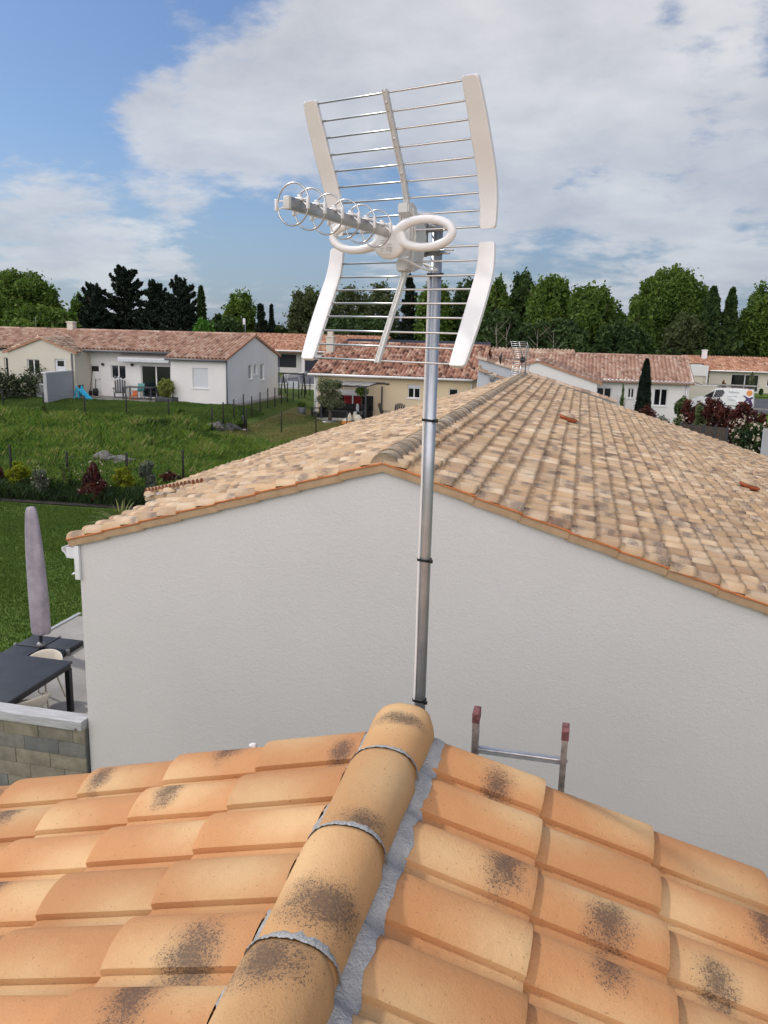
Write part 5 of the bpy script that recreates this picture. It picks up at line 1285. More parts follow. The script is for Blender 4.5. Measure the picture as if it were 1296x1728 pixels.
for s in (-1, 1): mb.tube([(-.5, s*.62, 1.93), (2.0, s*.62, 1.93)], .02, 6)
for x in (-.3, .6, 1.7): mb.tube([(x, -.66, 1.90), (x, .66, 1.90)], .025, 6); mb.tube([(x, -.62, 1.8), (x, -.62, 1.93)], .02, 6); mb.tube([(x, .62, 1.8), (x, .62, 1.93)], .02, 6)
mb.build('roof_rack', M_dark, van)
rl = thing('roof_ladder', 'long aluminium ladder lying on the roof rack of the white van', 'ladder', van.location+Vector((0, 0, 2.0)), math.radians(-12))
mb = MB()
for s in (-.5, -.15): mb.box(-1.35, 2.45, s, s+.04, 0, .075)
for k in range(13): mb.box(-1.3+k*.3, -1.27+k*.3, -.5, -.15, .02, .05)
mb.build('frame', M_alu, rl)
mb = MB(); mb.box(-.45, .45, -.0, .28, -.02, .05); mb.box(.9, 2.3, .0, .4, -.03, .06); mb.build('load', M_black, rl)
# ================================================================== small distant antenna on the far ridge end
pA = onY(886, 631, 27.6); aa = thing('distant_antenna', 'small slatted television antenna at the far end of the sand coloured roof', 'antenna', (pA.x, 27.6, pA.z-.1), -.1)
k1 = 27.6/FPX*1.03     # metres per pixel there
mb = MB(); mb.tube([(0, 0, 0), (0, 0, 1.0)], .022, 8); mb.build('mast', M_rub, aa)
def grid(x_top, z0, z1, lean_, name):
    m_ = MB()
    for i in range(9):
        t_ = i/8; z = z0+(z1-z0)*t_; xc = -.10-lean_*t_; y = -.10-.22*t_
        m_.tube([(xc-.27, y, z), (xc+.27, y-.02, z)], .008, 5)
    for u in (-.26, .0, .26): m_.tube([(-.10+u, -.10, z0), (-.10-lean_+u, -.32, z1)], .011 if u else .02, 5)
    return m_.build(name, M_chrome, aa)
grid(0, .62, 1.12, .10, 'reflector'); grid(0, .48, .02, .05, 'reflector')
mb = MB(); mb.bar((-.05, -.05, .55), (-.62, -.7, .60), .03, .03)
for i in range(7):
    t_ = .15+i*.13; c = Vector((-.05, -.05, .55)).lerp(Vector((-.62, -.7, .60)), t_); mb.bar(c+Vector((-.12, .1, 0)), c+Vector((.12, -.1, 0)), .012, .012)
mb.build('boom', M_rub, aa)
mb = MB(); mb.box(-.16, -.02, -.16, -.04, .46, .64, bev=.01); mb.build('feed_box', M_black, aa)
mb = MB(); mb.tube([(-.68, -.72, .42), (-.70, -.72, .60), (-.66, -.72, .76)], [.02, .045, .02], 6); mb.build('director_end', M_black, aa)
# thin mast poles on the left roofs
for (x, y0, y1, lab, bx_) in ((414, 562, 538, 'slim mast with a small flat panel at the right end of the pink roof', 1), (61, 555, 535, 'very slim bare mast rising from the left part of the long pink roof', 0)):
    p = onY(x, y0, 49.); q = onY(x, y1, 49.); m_ = thing('roof_mast', lab, 'mast', (p.x, 49., ZR_-.2))
    mb = MB(); mb.tube([(0, 0, 0), (0, 0, q.z-ZR_+.2)], .022 if bx_ else .012, 6); mb.build('tube', M_rub, m_)
    if bx_: mb = MB(); mb.box(-.14, .02, -.06, -.02, q.z-ZR_-.15, q.z-ZR_+.22, bev=.01); mb.build('panel', M_shut, m_)
# ================================================================== garden furniture far off
def adirondack(lab, p, rz, mt, s=1., grp=None):
    t = thing('garden_armchair', lab, 'chair', p, rz, grp)
    mb = MB()
    for k in range(5): mb.box(-.26*s+.105*k*s, -.26*s+.09*s+.105*k*s, -.28, .24, .30+.0*k, .33)
    mb.build('seat', mt, t)
    mb = MB()
    for k in range(5): x = (-.24+.12*k)*s; h_ = .98+.10*math.cos((k-2)*.7); mb.bar((x, .20, .28), (x*1.15, .46, h_), .10*s, .02, up=Vector((0, 1, 0)))
    mb.build('backrest', mt, t)
    for sx in (-1, 1):
        mb = MB(); mb.box(sx*.36*s-.06, sx*.36*s+.06, -.34, .36, .56, .585, bev=.01); mb.build('armrest', mt, t)
        mb = MB(); mb.box(sx*.33*s-.02, sx*.33*s+.02, -.32, -.24, 0, .56); mb.build('leg', mt, t)
        mb = MB(); mb.bar((sx*.30*s, -.30, .30), (sx*.30*s, .52, .02), .03, .10); mb.build('leg', mt, t)
    return t
def simple_table(lab, p, rz, L, W, H, mt, name='patio_table'):
    t = thing(name, lab, 'table', p, rz)
    mb = MB(); mb.box(-L/2, L/2, -W/2, W/2, H-.04, H, bev=.008); mb.build('tabletop', mt, t)
    for x in (-1, 1):
        for y in (-1, 1): mb = MB(); mb.box(x*(L/2-.06)-.03, x*(L/2-.06)+.03, y*(W/2-.06)-.03, y*(W/2-.06)+.03, 0, H-.042); mb.build('leg', mt, t)
    return t
def side_chair(lab, p, rz, mt, grp):
    t = thing('patio_chair', lab, 'chair', p, rz, grp)
    mb = MB(); mb.box(-.22, .22, -.22, .2, .43, .46, bev=.01); mb.build('seat', mt, t)
    mb = MB(); mb.bar((0, .2, .46), (0, .28, .88), .44, .03, up=Vector((0, 1, 0)), bev=.01); mb.build('backrest', mt, t)
    for x in (-.2, .2):
        for y in (-.2, .19): mb = MB(); mb.tube([(x, y, .43), (x*1.15, y*1.2, 0)], .015, 6); mb.build('leg', mt, t)
    return t
def at_(px, py, dz=0.): p = onG(px, py); return Vector((p.x, p.y, p.z+dz))
TZ = zA+.09
def tA(x, y, Y=44.9): p = onY(x, y, Y); return Vector((p.x, Y, TZ))
adirondack('dark grey garden armchair under the small window of the long white house', tA(203, 668), .5, M_dark)
simple_table('dark patio table before the glass doors of the long white house', tA(237, 670, 44.5), .0, 1.9, .9, .74, M_dark)
side_chair('turquoise patio chair behind the dark patio table', tA(235, 666, 45.1), 0, mat('turquoise_plastic', (.10, .30, .30), .5), 'chairs at the dark patio table')
side_chair('black patio chair at the right end of the dark patio table', tA(258, 669, 44.6), -.9, M_black, 'chairs at the dark patio table')
p = tA(226, 671, 44.1); ch = thing('toddler_chair', 'small orange child seat beside the left leg of the dark patio table', 'chair', p)
M_o = mat('orange_plastic', (.60, .14, .05), .5)
mb = MB(); mb.box(-.15, .15, -.15, .15, .22, .26, bev=.01); mb.build('seat', M_o, ch); mb = MB(); mb.box(-.15, .15, .12, .16, .26, .52, bev=.02); mb.build('backrest', M_o, ch)
for x in (-.13, .13):
    for y in (-.13, .13): mb = MB(); mb.tube([(x, y, .22), (x*1.2, y*1.2, 0)], .02, 6); mb.build('leg', M_o, ch)
# slide
p = onY(139, 672, 43.6); p.z = terr(p.x, 43.6); sl_ = thing('toddler_slide', 'small bright blue plastic slide on the lawn beside the terrace', 'slide', p, -.35); sl_.scale = (.72, .72, .85)
M_b = mat('sky_blue_plastic', (.045, .42, .66), .4, var=.03)
mb = MB(); vs = []
for i in range(9):
    u = i/8; x = -.30+1.25*u; z = .72*(1-u)**1.15+.06*(1-u)+.07*(u**3)
    for y, dz in ((-.24, .10), (-.20, 0), (.20, 0), (.24, .10)): vs.append((x, y, z+dz))
mb.add(vs, [(i*4+q, (i+1)*4+q, (i+1)*4+q+1, i*4+q+1) for i in range(8) for q in range(3)]); o = mb.build('chute', M_b, sl_); md = o.modifiers.new('t', 'SOLIDIFY'); md.thickness = .03
mb = MB(); 
for y in (-.24, .24): mb.bar((-.32, y, .95), (-.75, y, 0), .07, .14, bev=.02); mb.bar((-.32, y, .95), (-.05, y*1.1, 0), .07, .12, bev=.02)
for k in range(4): mb.box(-.72+.10*k, -.60+.10*k, -.22, .22, .12+.2*k, .17+.2*k)
mb.build('ladder_frame', M_b, sl_)
p = at_(131, 672); tb_ = thing('toy_barrow', 'brown wooden toy box behind the blue slide', 'box', p); mb = MB(); mb.box(-.3, .3, -.2, .2, .05, .75, bev=.02); mb.box(-.33, .33, -.23, .23, .75, .80, bev=.01); mb.build('body', mat('brown_wood', (.12, .06, .035), .8), tb_)
p = at_(115, 672); tr = thing('toy_tricycle', 'small red tricycle beside the grey storage box', 'tricycle', p, .4); M_rd = mat('red_paint', (.35, .02, .03), .4)
mb = MB(); mb.tube([(-.25, 0, .2), (0, 0, .3), (.25, 0, .42), (.22, 0, .55)], .025, 6); mb.tube([(.2, -.15, .55), (.2, .15, .55)], .018, 6); mb.build('frame', M_rd, tr)
for x, y, r in ((.28, 0, .15), (-.25, -.15, .11), (-.25, .15, .11)): mb = MB(); mb.tube([(x, y-.02, r), (x, y+.02, r)], r, 14); mb.build('wheel', M_black, tr)
p = tA(146, 661); bk = thing('leaning_tools', 'dark hand tools leaning by the downpipe left of the white door', 'tools', Vector((p.x, YA-.35, TZ)))
mb = MB(); mb.tube([(-.2, 0, 0), (-.1, .25, 1.5)], .02, 6); mb.tube([(.15, 0, 0), (.1, .25, 1.0)], .025, 6); mb.box(-.35, -.05, -.04, .04, 0, .3, bev=.02); mb.lathe([(.0, 0), (.15, 0), (.17, .3), (.12, .45)], 10, (.2, 0, 0)); mb.build('tools', M_black, bk)
# small pots on the window ledge
for i, (x, r, mt_) in enumerate(((194, .09, M_rub), (200, .07, M_shut), (207, .10, M_black))):
    q = onY(x, 636, YA-.0); pt = thing('ledge_pot', ('grey', 'pale', 'black')[i]+' little pot on the sill of the small window of the long white house', 'pot', (q.x, YA+.02, o_win[2]))
    mb = MB(); mb.lathe([(0, 0), (r*.7, 0), (r, .16), (r*.8, .16), (r*.6, .03)], 10); mb.build('pot', mt_, pt)
# beige terrace furniture
GD = .06
def tD(x, y, Y, z=.06): p = onY(x, y, Y); return Vector((p.x, Y, z))
adirondack('black garden armchair at the left end of the beige house terrace', tD(534, 697, 49.2), -1.2, M_black)
adirondack('black garden armchair right of the pergola facing left', tD(652, 690, 49.6, 0.), 1.5, M_black)
adirondack('black garden armchair nearest the small window of the beige house', tD(670, 688, 49.6, 0.), -.2, M_black)
simple_table('low black table between the black garden armchairs', tD(661, 692, 49.3, 0.), 0, .7, .5, .42, M_black)
p = tD(580, 701, 49.8); sf = thing('outdoor_sofa', 'low black outdoor sofa in front of the red curtains', 'sofa', p); M_rat = mat('black_rattan', (.012, .012, .014), .7, var=.3, scale=20)
mb = MB(); mb.box(-1.5, 1.5, -.35, .35, 0, .42, bev=.02); mb.build('base', M_rat, sf); mb = MB(); mb.box(-1.5, 1.5, .28, .42, .42, .85, bev=.03); mb.build('backrest', M_rat, sf)
for s in (-1, 1): mb = MB(); mb.box(s*1.43-.08, s*1.43+.08, -.35, .28, .42, .62, bev=.02); mb.build('armrest', M_rat, sf)
p = tD(618, 700, 50.2); hc = thing('high_back_chair', 'tall backed black woven chair at the right door of the beige house', 'chair', p, -.4)
mb = MB(); mb.box(-.3, .3, -.3, .3, .0, .42, bev=.04); mb.build('seat', M_rat, hc); mb = MB(); mb.box(-.3, .3, .22, .34, .42, 1.35, bev=.06); mb.build('backrest', M_rat, hc)
for i, (x, y, c, lab, h_) in enumerate(((584, 717, (.62, .22, .05), 'orange and cream pottery hen on the dry lawn by the terrace', .42), (590, 712, (.68, .62, .50), 'slim cream garden ornament beside the pottery hen', .55), (598, 711, (.70, .62, .50), 'cream cone shaped garden ornament in the middle of the row', .60), (604, 712, (.66, .60, .50), 'rounded cream garden ornament at the right of the row', .45))):
    p = onG(x, y); g_ = thing('garden_ornament', lab, 'ornament', p, 0, 'ornaments on the dry lawn'); w_ = .28 if i in (0, 3) else .15
    mb = MB(); mb.lathe([(0, 0), (w_*.8, .0), (w_, h_*.3), (w_*.8, h_*.6)], 14); mb.build('body', mat('ornament_%d' % i, c, .6, var=.05), g_)
    mb = MB(); mb.lathe([(w_*.8, h_*.6), (w_*.55, h_*.8), (w_*.3, h_*.95), (0, h_)], 14); mb.build('top', mat('ornament_cream', (.72, .66, .54), .6), g_)
# ================================================================== foliage
def leaf_mesh(name, P, size, mt, parent=None, up=.0, rnd=None, asp=1.0, flat=0., droop=None):
    P = np.asarray(P, dtype=np.float64); n = len(P)
    a = NR.normal(size=(n, 3)); a[:, 2] *= (1-flat); a /= np.linalg.norm(a, axis=1)[:, None]+1e-9
    b = NR.normal(size=(n, 3)); b = np.cross(a, b); b /= np.linalg.norm(b, axis=1)[:, None]+1e-9
    if flat: pass
    s = size*(.6+.8*NR.rand(n))[:, None]
    c = np.cross(a, b)
    mid = NR.normal(size=(n, 1))*.12
    v = np.empty((n, 4, 3)); v[:, 0] = P-a*s; v[:, 1] = P+b*s*.5*asp+c*s*mid; v[:, 2] = P+a*s; v[:, 3] = P-b*s*.5*asp+c*s*mid
    v = v.reshape(-1, 3); me = bpy.data.meshes.new(name)
    me.vertices.add(4*n); me.vertices.foreach_set('co', v.ravel()); me.loops.add(4*n); me.loops.foreach_set('vertex_index', np.arange(4*n, dtype=np.int32))
    me.polygons.add(n); me.polygons.foreach_set('loop_start', np.arange(0, 4*n, 4, dtype=np.int32)); me.polygons.foreach_set('loop_total', np.full(n, 4, dtype=np.int32))
    me.update(calc_edges=True); me.materials.append(mt)
    r = NR.rand(n) if rnd is None else np.clip(rnd, 0, 1)
    ca = me.color_attributes.new('rnd', 'FLOAT_COLOR', 'CORNER'); col = np.ones((n, 4, 4)); col[:, :, 0] = r[:, None]; ca.data.foreach_set('color', col.ravel())
    return link(bpy.data.objects.new(name, me), parent)
def lmat(name, c0, c1, c2, tl=.25): return tintmat(name, [(0, c0), (.5, c1), (1, c2)], .75, .2, 1.5, 0, spec=.2, transl=tl)
L_mid = lmat('leaves_mid', (.048, .090, .018), (.088, .148, .027), (.148, .215, .045))
L_lit = lmat('leaves_light', (0.048, 0.096, 0.017), (0.090, 0.162, 0.026), (0.144, 0.228, 0.042))
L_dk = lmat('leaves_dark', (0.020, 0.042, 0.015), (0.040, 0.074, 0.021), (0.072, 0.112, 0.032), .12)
L_con = lmat('needles_dark', (0.007, 0.015, 0.011), (0.014, 0.025, 0.016), (0.025, 0.040, 0.024), .05)
L_gry = lmat('leaves_grey', (0.048, 0.066, 0.026), (0.078, 0.102, 0.042), (0.120, 0.144, 0.072))
L_brt = lmat('leaves_bright', (.035, .10, .012), (.06, .16, .018), (.10, .22, .03))
def blobpts(cx, cy, cz, rx, ry, rz, n, shell=.45):
    d = NR.normal(size=(n, 3)); d /= np.linalg.norm(d, axis=1)[:, None]
    r = (shell+(1-shell)*NR.rand(n))[:, None]**.7; r *= (1+.09*np.clip(NR.normal(size=(n, 1)), -2, 1.2))
    return d*r*np.array([rx, ry, rz])+np.array([cx, cy, cz])
def add_trunk(t, h, r, limbs, cw, mt=None):
    mb = MB(); mb.tube([(0, 0, -.3), (r*.3, 0, h*.25), (-r*.3, r*.2, h*.55), (0, 0, h*.92)], [r, r*.8, r*.5, r*.08], 8)
    for k in range(limbs):
        a = random.uniform(0, 2*PI); z0 = h*random.uniform(.25, .7); l = cw*random.uniform(.55, .95); z1 = min(h*.97, z0+h*random.uniform(.15, .35))
        mb.tube([(0, 0, z0), (l*.5*math.cos(a), l*.5*math.sin(a), (z0+z1)/2+h*.02), (l*math.cos(a), l*math.sin(a), z1)], [r*.4, r*.25, r*.05], 5)
    return mb.build('trunk', mt or M_bark, t)
def px_place(cx, top, wid, Y, base=None):
    """a tree whose top shows at (cx, top) and whose crown is wid pixels wide, standing at distance Y along +Y"""
    q = onY(cx, top, Y); dep = Vector((q.x, q.y, q.z-CH)).dot(_fw); g = terr(q.x, Y); return Vector((q.x, Y, g)), q.z-g, wid*dep/FPX
def broad(name, lab, grp, cx, top, wid, Y, mt, dens=1., lobes=14, low=.10, size=.21, see=0., shape=1.):
    p, h, w_ = px_place(cx, top, wid, Y); t = thing(name, lab, 'tree', p, 0, grp); R = w_/2
    rs = random.getstate(); random.seed(int(cx*7+top)); PT = []; RN = []
    NR.seed(int(cx*3+top))
    add_trunk(t, h*.93, .018*h+.08, 9, R)
    ez = h*(1+low)/2; rz = h*(1-low)/2
    nl = int(lobes*1.8)
    for k in range(nl):
        z_ = -1+2*(k+.5)/nl; a = k*2.399+random.uniform(-.4, .4); rr = math.sqrt(max(0, 1-abs(z_)**(2.2)))*random.uniform(.55, .80)
        lr = R*random.uniform(.26, .42)*(1-.25*abs(z_))
        hz_ = h*.13*random.uniform(.7, 1.25)
        c = (R*rr*math.cos(a), R*rr*math.sin(a), ez+z_*(rz-hz_))
        n = int(250*dens*(lr/1.2)**1.3*(.3/size)**1.4)+60
        q = blobpts(*c, lr, lr, hz_, n, .35); PT.append(q); RN.append(NR.rand(n)*.55+random.uniform(0, .45))
    n = int(600*dens*(1-see)); q = blobpts(0, 0, ez, R*.62, R*.62, rz*.80, n, .0); PT.append(q); RN.append(NR.rand(n)*.5)
    # stray outer sprigs
    n = int(150*dens); q = blobpts(0, 0, ez, R*1.0, R*1.0, rz*1.01, n, .93); PT.append(q); RN.append(NR.rand(n))
    P = np.vstack(PT); RN = np.concatenate(RN); k = (P[:, 2] > h*low*.5) & (P[:, 2] < h*1.01); random.setstate(rs)
    leaf_mesh('crown', P[k], size, mt, t, rnd=RN[k]); return t
def column(name, lab, grp, cx, top, wid, Y, mt, size=.22, dens=1., cat='tree', low=.03, ragged=.12):
    p, h, w_ = px_place(cx, top, wid, Y); t = thing(name, lab, cat, p, 0, grp); R = w_/2; n = int(5200*dens); NR.seed(int(cx))
    mb = MB(); mb.tube([(0, 0, -.2), (0, 0, h*.9)], [.05+h*.012, .02], 6); mb.build('trunk', M_bark, t)
    z = NR.rand(n)**.8; prof = np.minimum(1, (1-z)**.55*1.15)*np.minimum(1, .55+z*4)
    fl = 1+ragged*np.sin(z*37+NR.rand(n)*1.5)+ragged*NR.normal(size=n)
    a = NR.rand(n)*2*PI; r = R*prof*fl*(.45+.55*np.sqrt(NR.rand(n)))
    P = np.stack([r*np.cos(a), r*np.sin(a), h*(low+(1-low)*z)], 1)
    leaf_mesh('crown', P, size, mt, t, rnd=NR.rand(n)*.6+.4*(np.sin(a*5+z*9)*.5+.5)); return t
def cedar(name, lab, grp, cx, top, wid, Y, mt, heads=1):
    p, h, w_ = px_place(cx, top, wid, Y); t = thing(name, lab, 'tree', p, 0, grp); R = w_/2; rs = random.getstate(); random.seed(int(cx)); NR.seed(int(cx)); PT = []
    add_trunk(t, h, .3, 4, R*.3)
    br = MB(); nlay = 1
    for j in range(nlay):
        for b_ in range(58):
            fz = (b_/57)**.85; z = h*(.14+.85*fz); Lr = R*(1.15-.93*fz)
            a = b_*2.399+random.uniform(-.5, .5); L = max(.25, Lr*random.uniform(.5, 1.35)); rise = L*random.uniform(.10, .55)*(.4+fz)
            n = int(100+120*L); u = NR.rand(n)**.7; wdt = L*.20*np.sin(PI*np.minimum(1, u*.9+.12))
            lat = NR.normal(size=n)*wdt*.5; x = u*L*math.cos(a)-lat*math.sin(a); y = u*L*math.sin(a)+lat*math.cos(a); zz_ = z+rise*u**1.9+NR.normal(size=n)*.10-np.abs(lat)*.15
            PT.append(np.stack([x, y, zz_], 1))
            if L > 1: br.tube([(0, 0, z), (L*.8*math.cos(a), L*.8*math.sin(a), z+rise*.7)], [.06, .02], 4)
    br.build('limbs', M_bark, t)
    q = blobpts(0, 0, h*.38, R*.7, R*.7, h*.36, 1500, 0); PT.append(q)
    random.setstate(rs); leaf_mesh('crown', np.vstack(PT), .20, mt, t); return t
GT = 'trees beyond the houses'
broad('oak_tree', 'large rounded mid green tree at the left edge of the view', GT, 28, 453, 150, 84, L_mid, 1.5, 22)
broad('round_tree', 'lighter green bushy tree in front of the large leftmost tree', GT, 55, 512, 110, 70, L_mid, 1.2, 14, size=.26)
broad('round_tree', 'low fresh green tree between the leftmost trees and the dark cedars', GT, 108, 522, 60, 72, L_mid, 1, 10, size=.25)
broad('willow_tree', 'pale yellow green tree peeping out left of the dark cedars', GT, 134, 494, 46, 88, L_lit, 1, 10, size=.26)
cedar('cedar_tree', 'dark pointed conifer, leftmost of the dark group behind the long white house', GT, 158, 483, 96, 80, L_con)
cedar('cedar_tree', 'tallest dark cedar with layered spiky branches', GT, 210, 455, 128, 84, L_con)
cedar('cedar_tree', 'dark cedar with a feathery top right of the tallest cedar', GT, 262, 479, 96, 82, L_con)
cedar('cedar_tree', 'broad dark cedar with upswept branches beside the slim dark column tree', GT, 304, 475, 112, 80, L_con)
column('poplar_tree', 'slim dark column tree at the right end of the dark cedars', GT, 339, 484, 20, 86, L_dk, .24, .8)
broad('round_tree', 'small bright green tree rising over the right part of the long pink roof', GT, 344, 536, 46, 68, L_brt, 1, 9, size=.22)
broad('birch_tree', 'drooping mid green birch right of the dark cedars', GT, 405, 486, 62, 84, L_mid, 1.1, 13, see=.6)
broad('round_tree', 'low dark green tree below the birch', GT, 378, 528, 80, 76, L_dk, 1.1, 12)
column('cypress_tree', 'very thin dark cypress just right of the birch', GT, 458, 515, 10, 84, L_con, .2, .35)
cedar('fir_tree', 'small dark conifer between the birch and the thin cypress', GT, 440, 517, 30, 82, L_con)
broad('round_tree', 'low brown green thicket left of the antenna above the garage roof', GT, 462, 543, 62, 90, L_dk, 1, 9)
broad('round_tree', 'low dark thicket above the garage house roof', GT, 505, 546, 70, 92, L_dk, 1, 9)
broad('ash_tree', 'grey green tree seen through the left side of the lower antenna grid', GT, 520, 481, 82, 88, L_gry, 1.2, 16, see=.4)
broad('ash_tree', 'thin crowned tree with bare twigs behind the left half of the lower grid', GT, 590, 477, 84, 92, L_gry, .55, 14, see=1.)
broad('ash_tree', 'loose grey green tree behind the centre of the lower antenna grid', GT, 643, 472, 70, 92, L_gry, .6, 14, see=1.)
broad('round_tree', 'dark thicket low behind the lower antenna grid', GT, 600, 530, 150, 84, L_dk, 1.6, 18)
cedar('fir_tree', 'dark conifer top showing behind the lower antenna grid beside the mast', GT, 692, 468, 44, 86, L_con)
broad('oak_tree', 'green tree directly behind the steel mast', GT, 735, 466, 74, 84, L_mid, 1.3, 15)
broad('oak_tree', 'dark green tree between the mast and the right fin of the lower grid', GT, 790, 468, 74, 86, L_dk, 1.3, 15)
broad('oak_tree', 'green tree just right of the lower antenna grid', GT, 836, 463, 66, 84, L_mid, 1.3, 15)
broad('oak_tree', 'tall round green tree above the small distant antenna', GT, 884, 450, 58, 86, L_dk, 1.3, 15)
broad('oak_tree', 'broad fresh green tree left of the gap before the tallest tree', GT, 935, 460, 96, 80, L_mid, 1.5, 20)
broad('oak_tree', 'wide rounded green tree sloping down to the gap before the tallest tree', GT, 1003, 474, 110, 78, L_mid, 1.5, 20)
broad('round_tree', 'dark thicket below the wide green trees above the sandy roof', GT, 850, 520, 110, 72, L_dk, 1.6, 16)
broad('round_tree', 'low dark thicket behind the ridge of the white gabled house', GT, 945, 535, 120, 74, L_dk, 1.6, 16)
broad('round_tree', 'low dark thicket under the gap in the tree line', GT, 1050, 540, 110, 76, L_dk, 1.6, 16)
broad('chestnut_tree', 'tallest tree on the right with a full round bright green crown', GT, 1140, 444, 124, 104, L_mid, 2.0, 26, see=.5)
broad('round_tree', 'small dark tree at the left foot of the tallest right hand tree', GT, 1083, 498, 54, 84, L_mid, 1, 11)
column('poplar_tree', 'left one of the two dark poplars beside the tallest tree', GT, 1205, 485, 48, 98, L_dk, .26, 1.3)
column('poplar_tree', 'right one of the two dark poplars beside the tallest tree', GT, 1237, 487, 34, 98, L_dk, .26, 1.2)
broad('round_tree', 'rounded dull green tree in front of the left poplar', GT, 1158, 523, 76, 98, L_gry, 1.1, 13)
broad('round_tree', 'low green tree between the poplars and the rightmost tree', GT, 1262, 518, 50, 100, L_mid, 1, 10)
broad('oak_tree', 'leafy green tree cut by the right edge of the view', GT, 1306, 468, 84, 98, L_mid, 1.3, 15)
broad('round_tree', 'dark low thicket above the roof of the far right house', GT, 1240, 548, 140, 110, L_dk, 1.5, 15)
# a mass of undergrowth closing the background
NR.seed(5); PT = []
for k in range(210):
    x = -70+120*NR.rand(); y = 96+6*NR.rand(); h = 2.8+1.8*NR.rand(); PT.append(blobpts(x, y, h*.5+.4, 2.2, 1.6, h*.6, 220, .3))
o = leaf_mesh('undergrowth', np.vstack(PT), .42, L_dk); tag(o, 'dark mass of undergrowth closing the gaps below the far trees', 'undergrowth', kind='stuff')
# bare young saplings before the dark trees on the right
for i, (x, yt, yb) in enumerate(((836, 545, 590), (853, 552, 590), (905, 556, 596), (932, 560, 598))):
    p = onY(x, yb, 66.); q = onY(x+3, yt, 66.); s_ = thing('bare_sapling', ('bare pale sapling, leftmost in front of the dark thicket', 'bare pale sapling, second from the left in front of the dark thicket', 'bare pale sapling just right of the small distant antenna', 'rightmost bare pale sapling before the dark thicket')[i], 'sapling', (p.x, 66., terr(p.x, 66.)), 0, 'bare saplings')
    H_ = q.z-s_.location.z; mb = MB(); random.seed(i)
    mb.tube([(0, 0, 0), (.1, 0, H_*.5), (0, 0, H_)], [.07, .05, .012], 5)
    for k in range(9): z = H_*(.45+.055*k); a = random.uniform(0, 6.28); l = random.uniform(.5, 1.3); mb.tube([(.05, 0, z), (l*math.cos(a), l*math.sin(a), z+l*.9)], [.03, .008], 4)
    mb.build('trunk', mat('pale_bark', (.20, .18, .14), .9), s_)
# ------------------------------------------------------------------ shrubs
def bush(name, lab, px, pyb, w_px, h_px, mt, cat='shrub', grp=None, size=.05, dens=1., shape='round', flowers=None, stems=7, z=None, Y=None):
    p = onG(px, pyb) if Y is None else onY(px, pyb, Y)
    if Y is not None: p.z = terr(p.x, Y)
    dep = Vector((p.x, p.y, p.z-CH)).dot(_fw); w_ = w_px*dep/FPX
    q = onY(px, pyb-h_px, p.y); h = q.z-p.z
    t = thing(name, lab, cat, p, 0, grp); NR.seed(int(px*5+pyb)); random.seed(int(px+pyb)); mb = MB(); PT = []; RN = []
    for k in range(stems):
        a = random.uniform(0, 6.28); r = w_*.40*random.random(); hh = h*random.uniform(.7, 1.)
        mb.tube([(0, 0, -.05), (r*.5*math.cos(a), r*.5*math.sin(a), hh*.5), (r*math.cos(a), r*math.sin(a), hh*.9)], [.02, .014, .005], 5)
    mb.build('stem', M_bark, t)
    nl = 16
    for k in range(nl):
        zf = random.uniform(.12, .93); a = random.uniform(0, 6.28)
        pr_ = {'round': math.sin(PI*min(1, zf*.85+.15))**.6, 'cone': (1-zf)*1.05+.08, 'open': .45+.55*zf, 'box': .95}[shape]
        r = w_*.5*pr_*random.uniform(.35, .75); n = int(170*dens)
        PT.append(blobpts(r*math.cos(a), r*math.sin(a), h*zf, w_*.22*pr_, w_*.22*pr_, h*.13, n, .2)); RN.append(NR.rand(n)*.6+random.random()*.4)
    if shape != 'open': PT.append(blobpts(0, 0, h*.45, w_*.3*(1 if shape != 'cone' else .8), w_*.3, h*.4, int(900*dens), 0)); RN.append(NR.rand(int(900*dens))*.5)
    P = np.vstack(PT); R_ = np.concatenate(RN); k = (P[:, 2] > .02) & (P[:, 2] < h*1.02)
    leaf_mesh('foliage', P[k], size, mt, t, rnd=R_[k])
    if flowers:
        n, fm, fs = flowers; d = blobpts(0, 0, h*.5, w_*.5, w_*.5, h*.5, n, .9); d[:, 2] = np.abs(d[:, 2]); leaf_mesh('flowers', d, fs, fm, t)['kind'] = 'stuff'
    return t
L_yel = lmat('leaves_yellow', (.14, .17, .012), (.24, .27, .02), (.36, .38, .04), .35)
L_redl = tintmat('leaves_red', [(0, (.022, .012, .010)), (.3, (.050, .014, .012)), (.6, (.095, .020, .016)), (.88, (.14, .035, .028)), (1, (.045, .06, .02))], .6, .25, 3., 0, transl=.15)
L_sil = lmat('leaves_silver', (.05, .065, .045), (.10, .125, .09), (.26, .29, .23), .15)
L_oli = lmat('leaves_olive', (.07, .085, .045), (.13, .155, .085), (.23, .25, .15), .15)
L_var = lmat('leaves_variegated', (.04, .07, .02), (.10, .14, .05), (.34, .36, .22), .2)
L_pmp = lmat('leaves_blade', (.09, .11, .04), (.18, .20, .075), (.33, .33, .15), .2)
F_wht = tintmat('cream_blossom', [(0, (.30, .24, .17)), (1, (.55, .48, .38))], .8, .1, 4, 0)
GB = 'shrubs in the flower bed'
bush('yellow_shrub', 'bright yellow green shrub behind the leftmost near fence post', 32, 828, 44, 48, L_yel, grp=GB, size=.055, shape='round', dens=.7)
bush('dark_shrub', 'dark reddish shrub cut by the left edge of the view', -4, 826, 34, 40, L_redl, grp=GB, size=.05, flowers=(40, F_wht, .03))
bush('laurel_shrub', 'dark shrub with whitish flower spikes between the yellow shrub and the red one', 70, 838, 30, 54, L_sil, grp=GB, size=.045, dens=.45, flowers=(60, F_wht, .025))
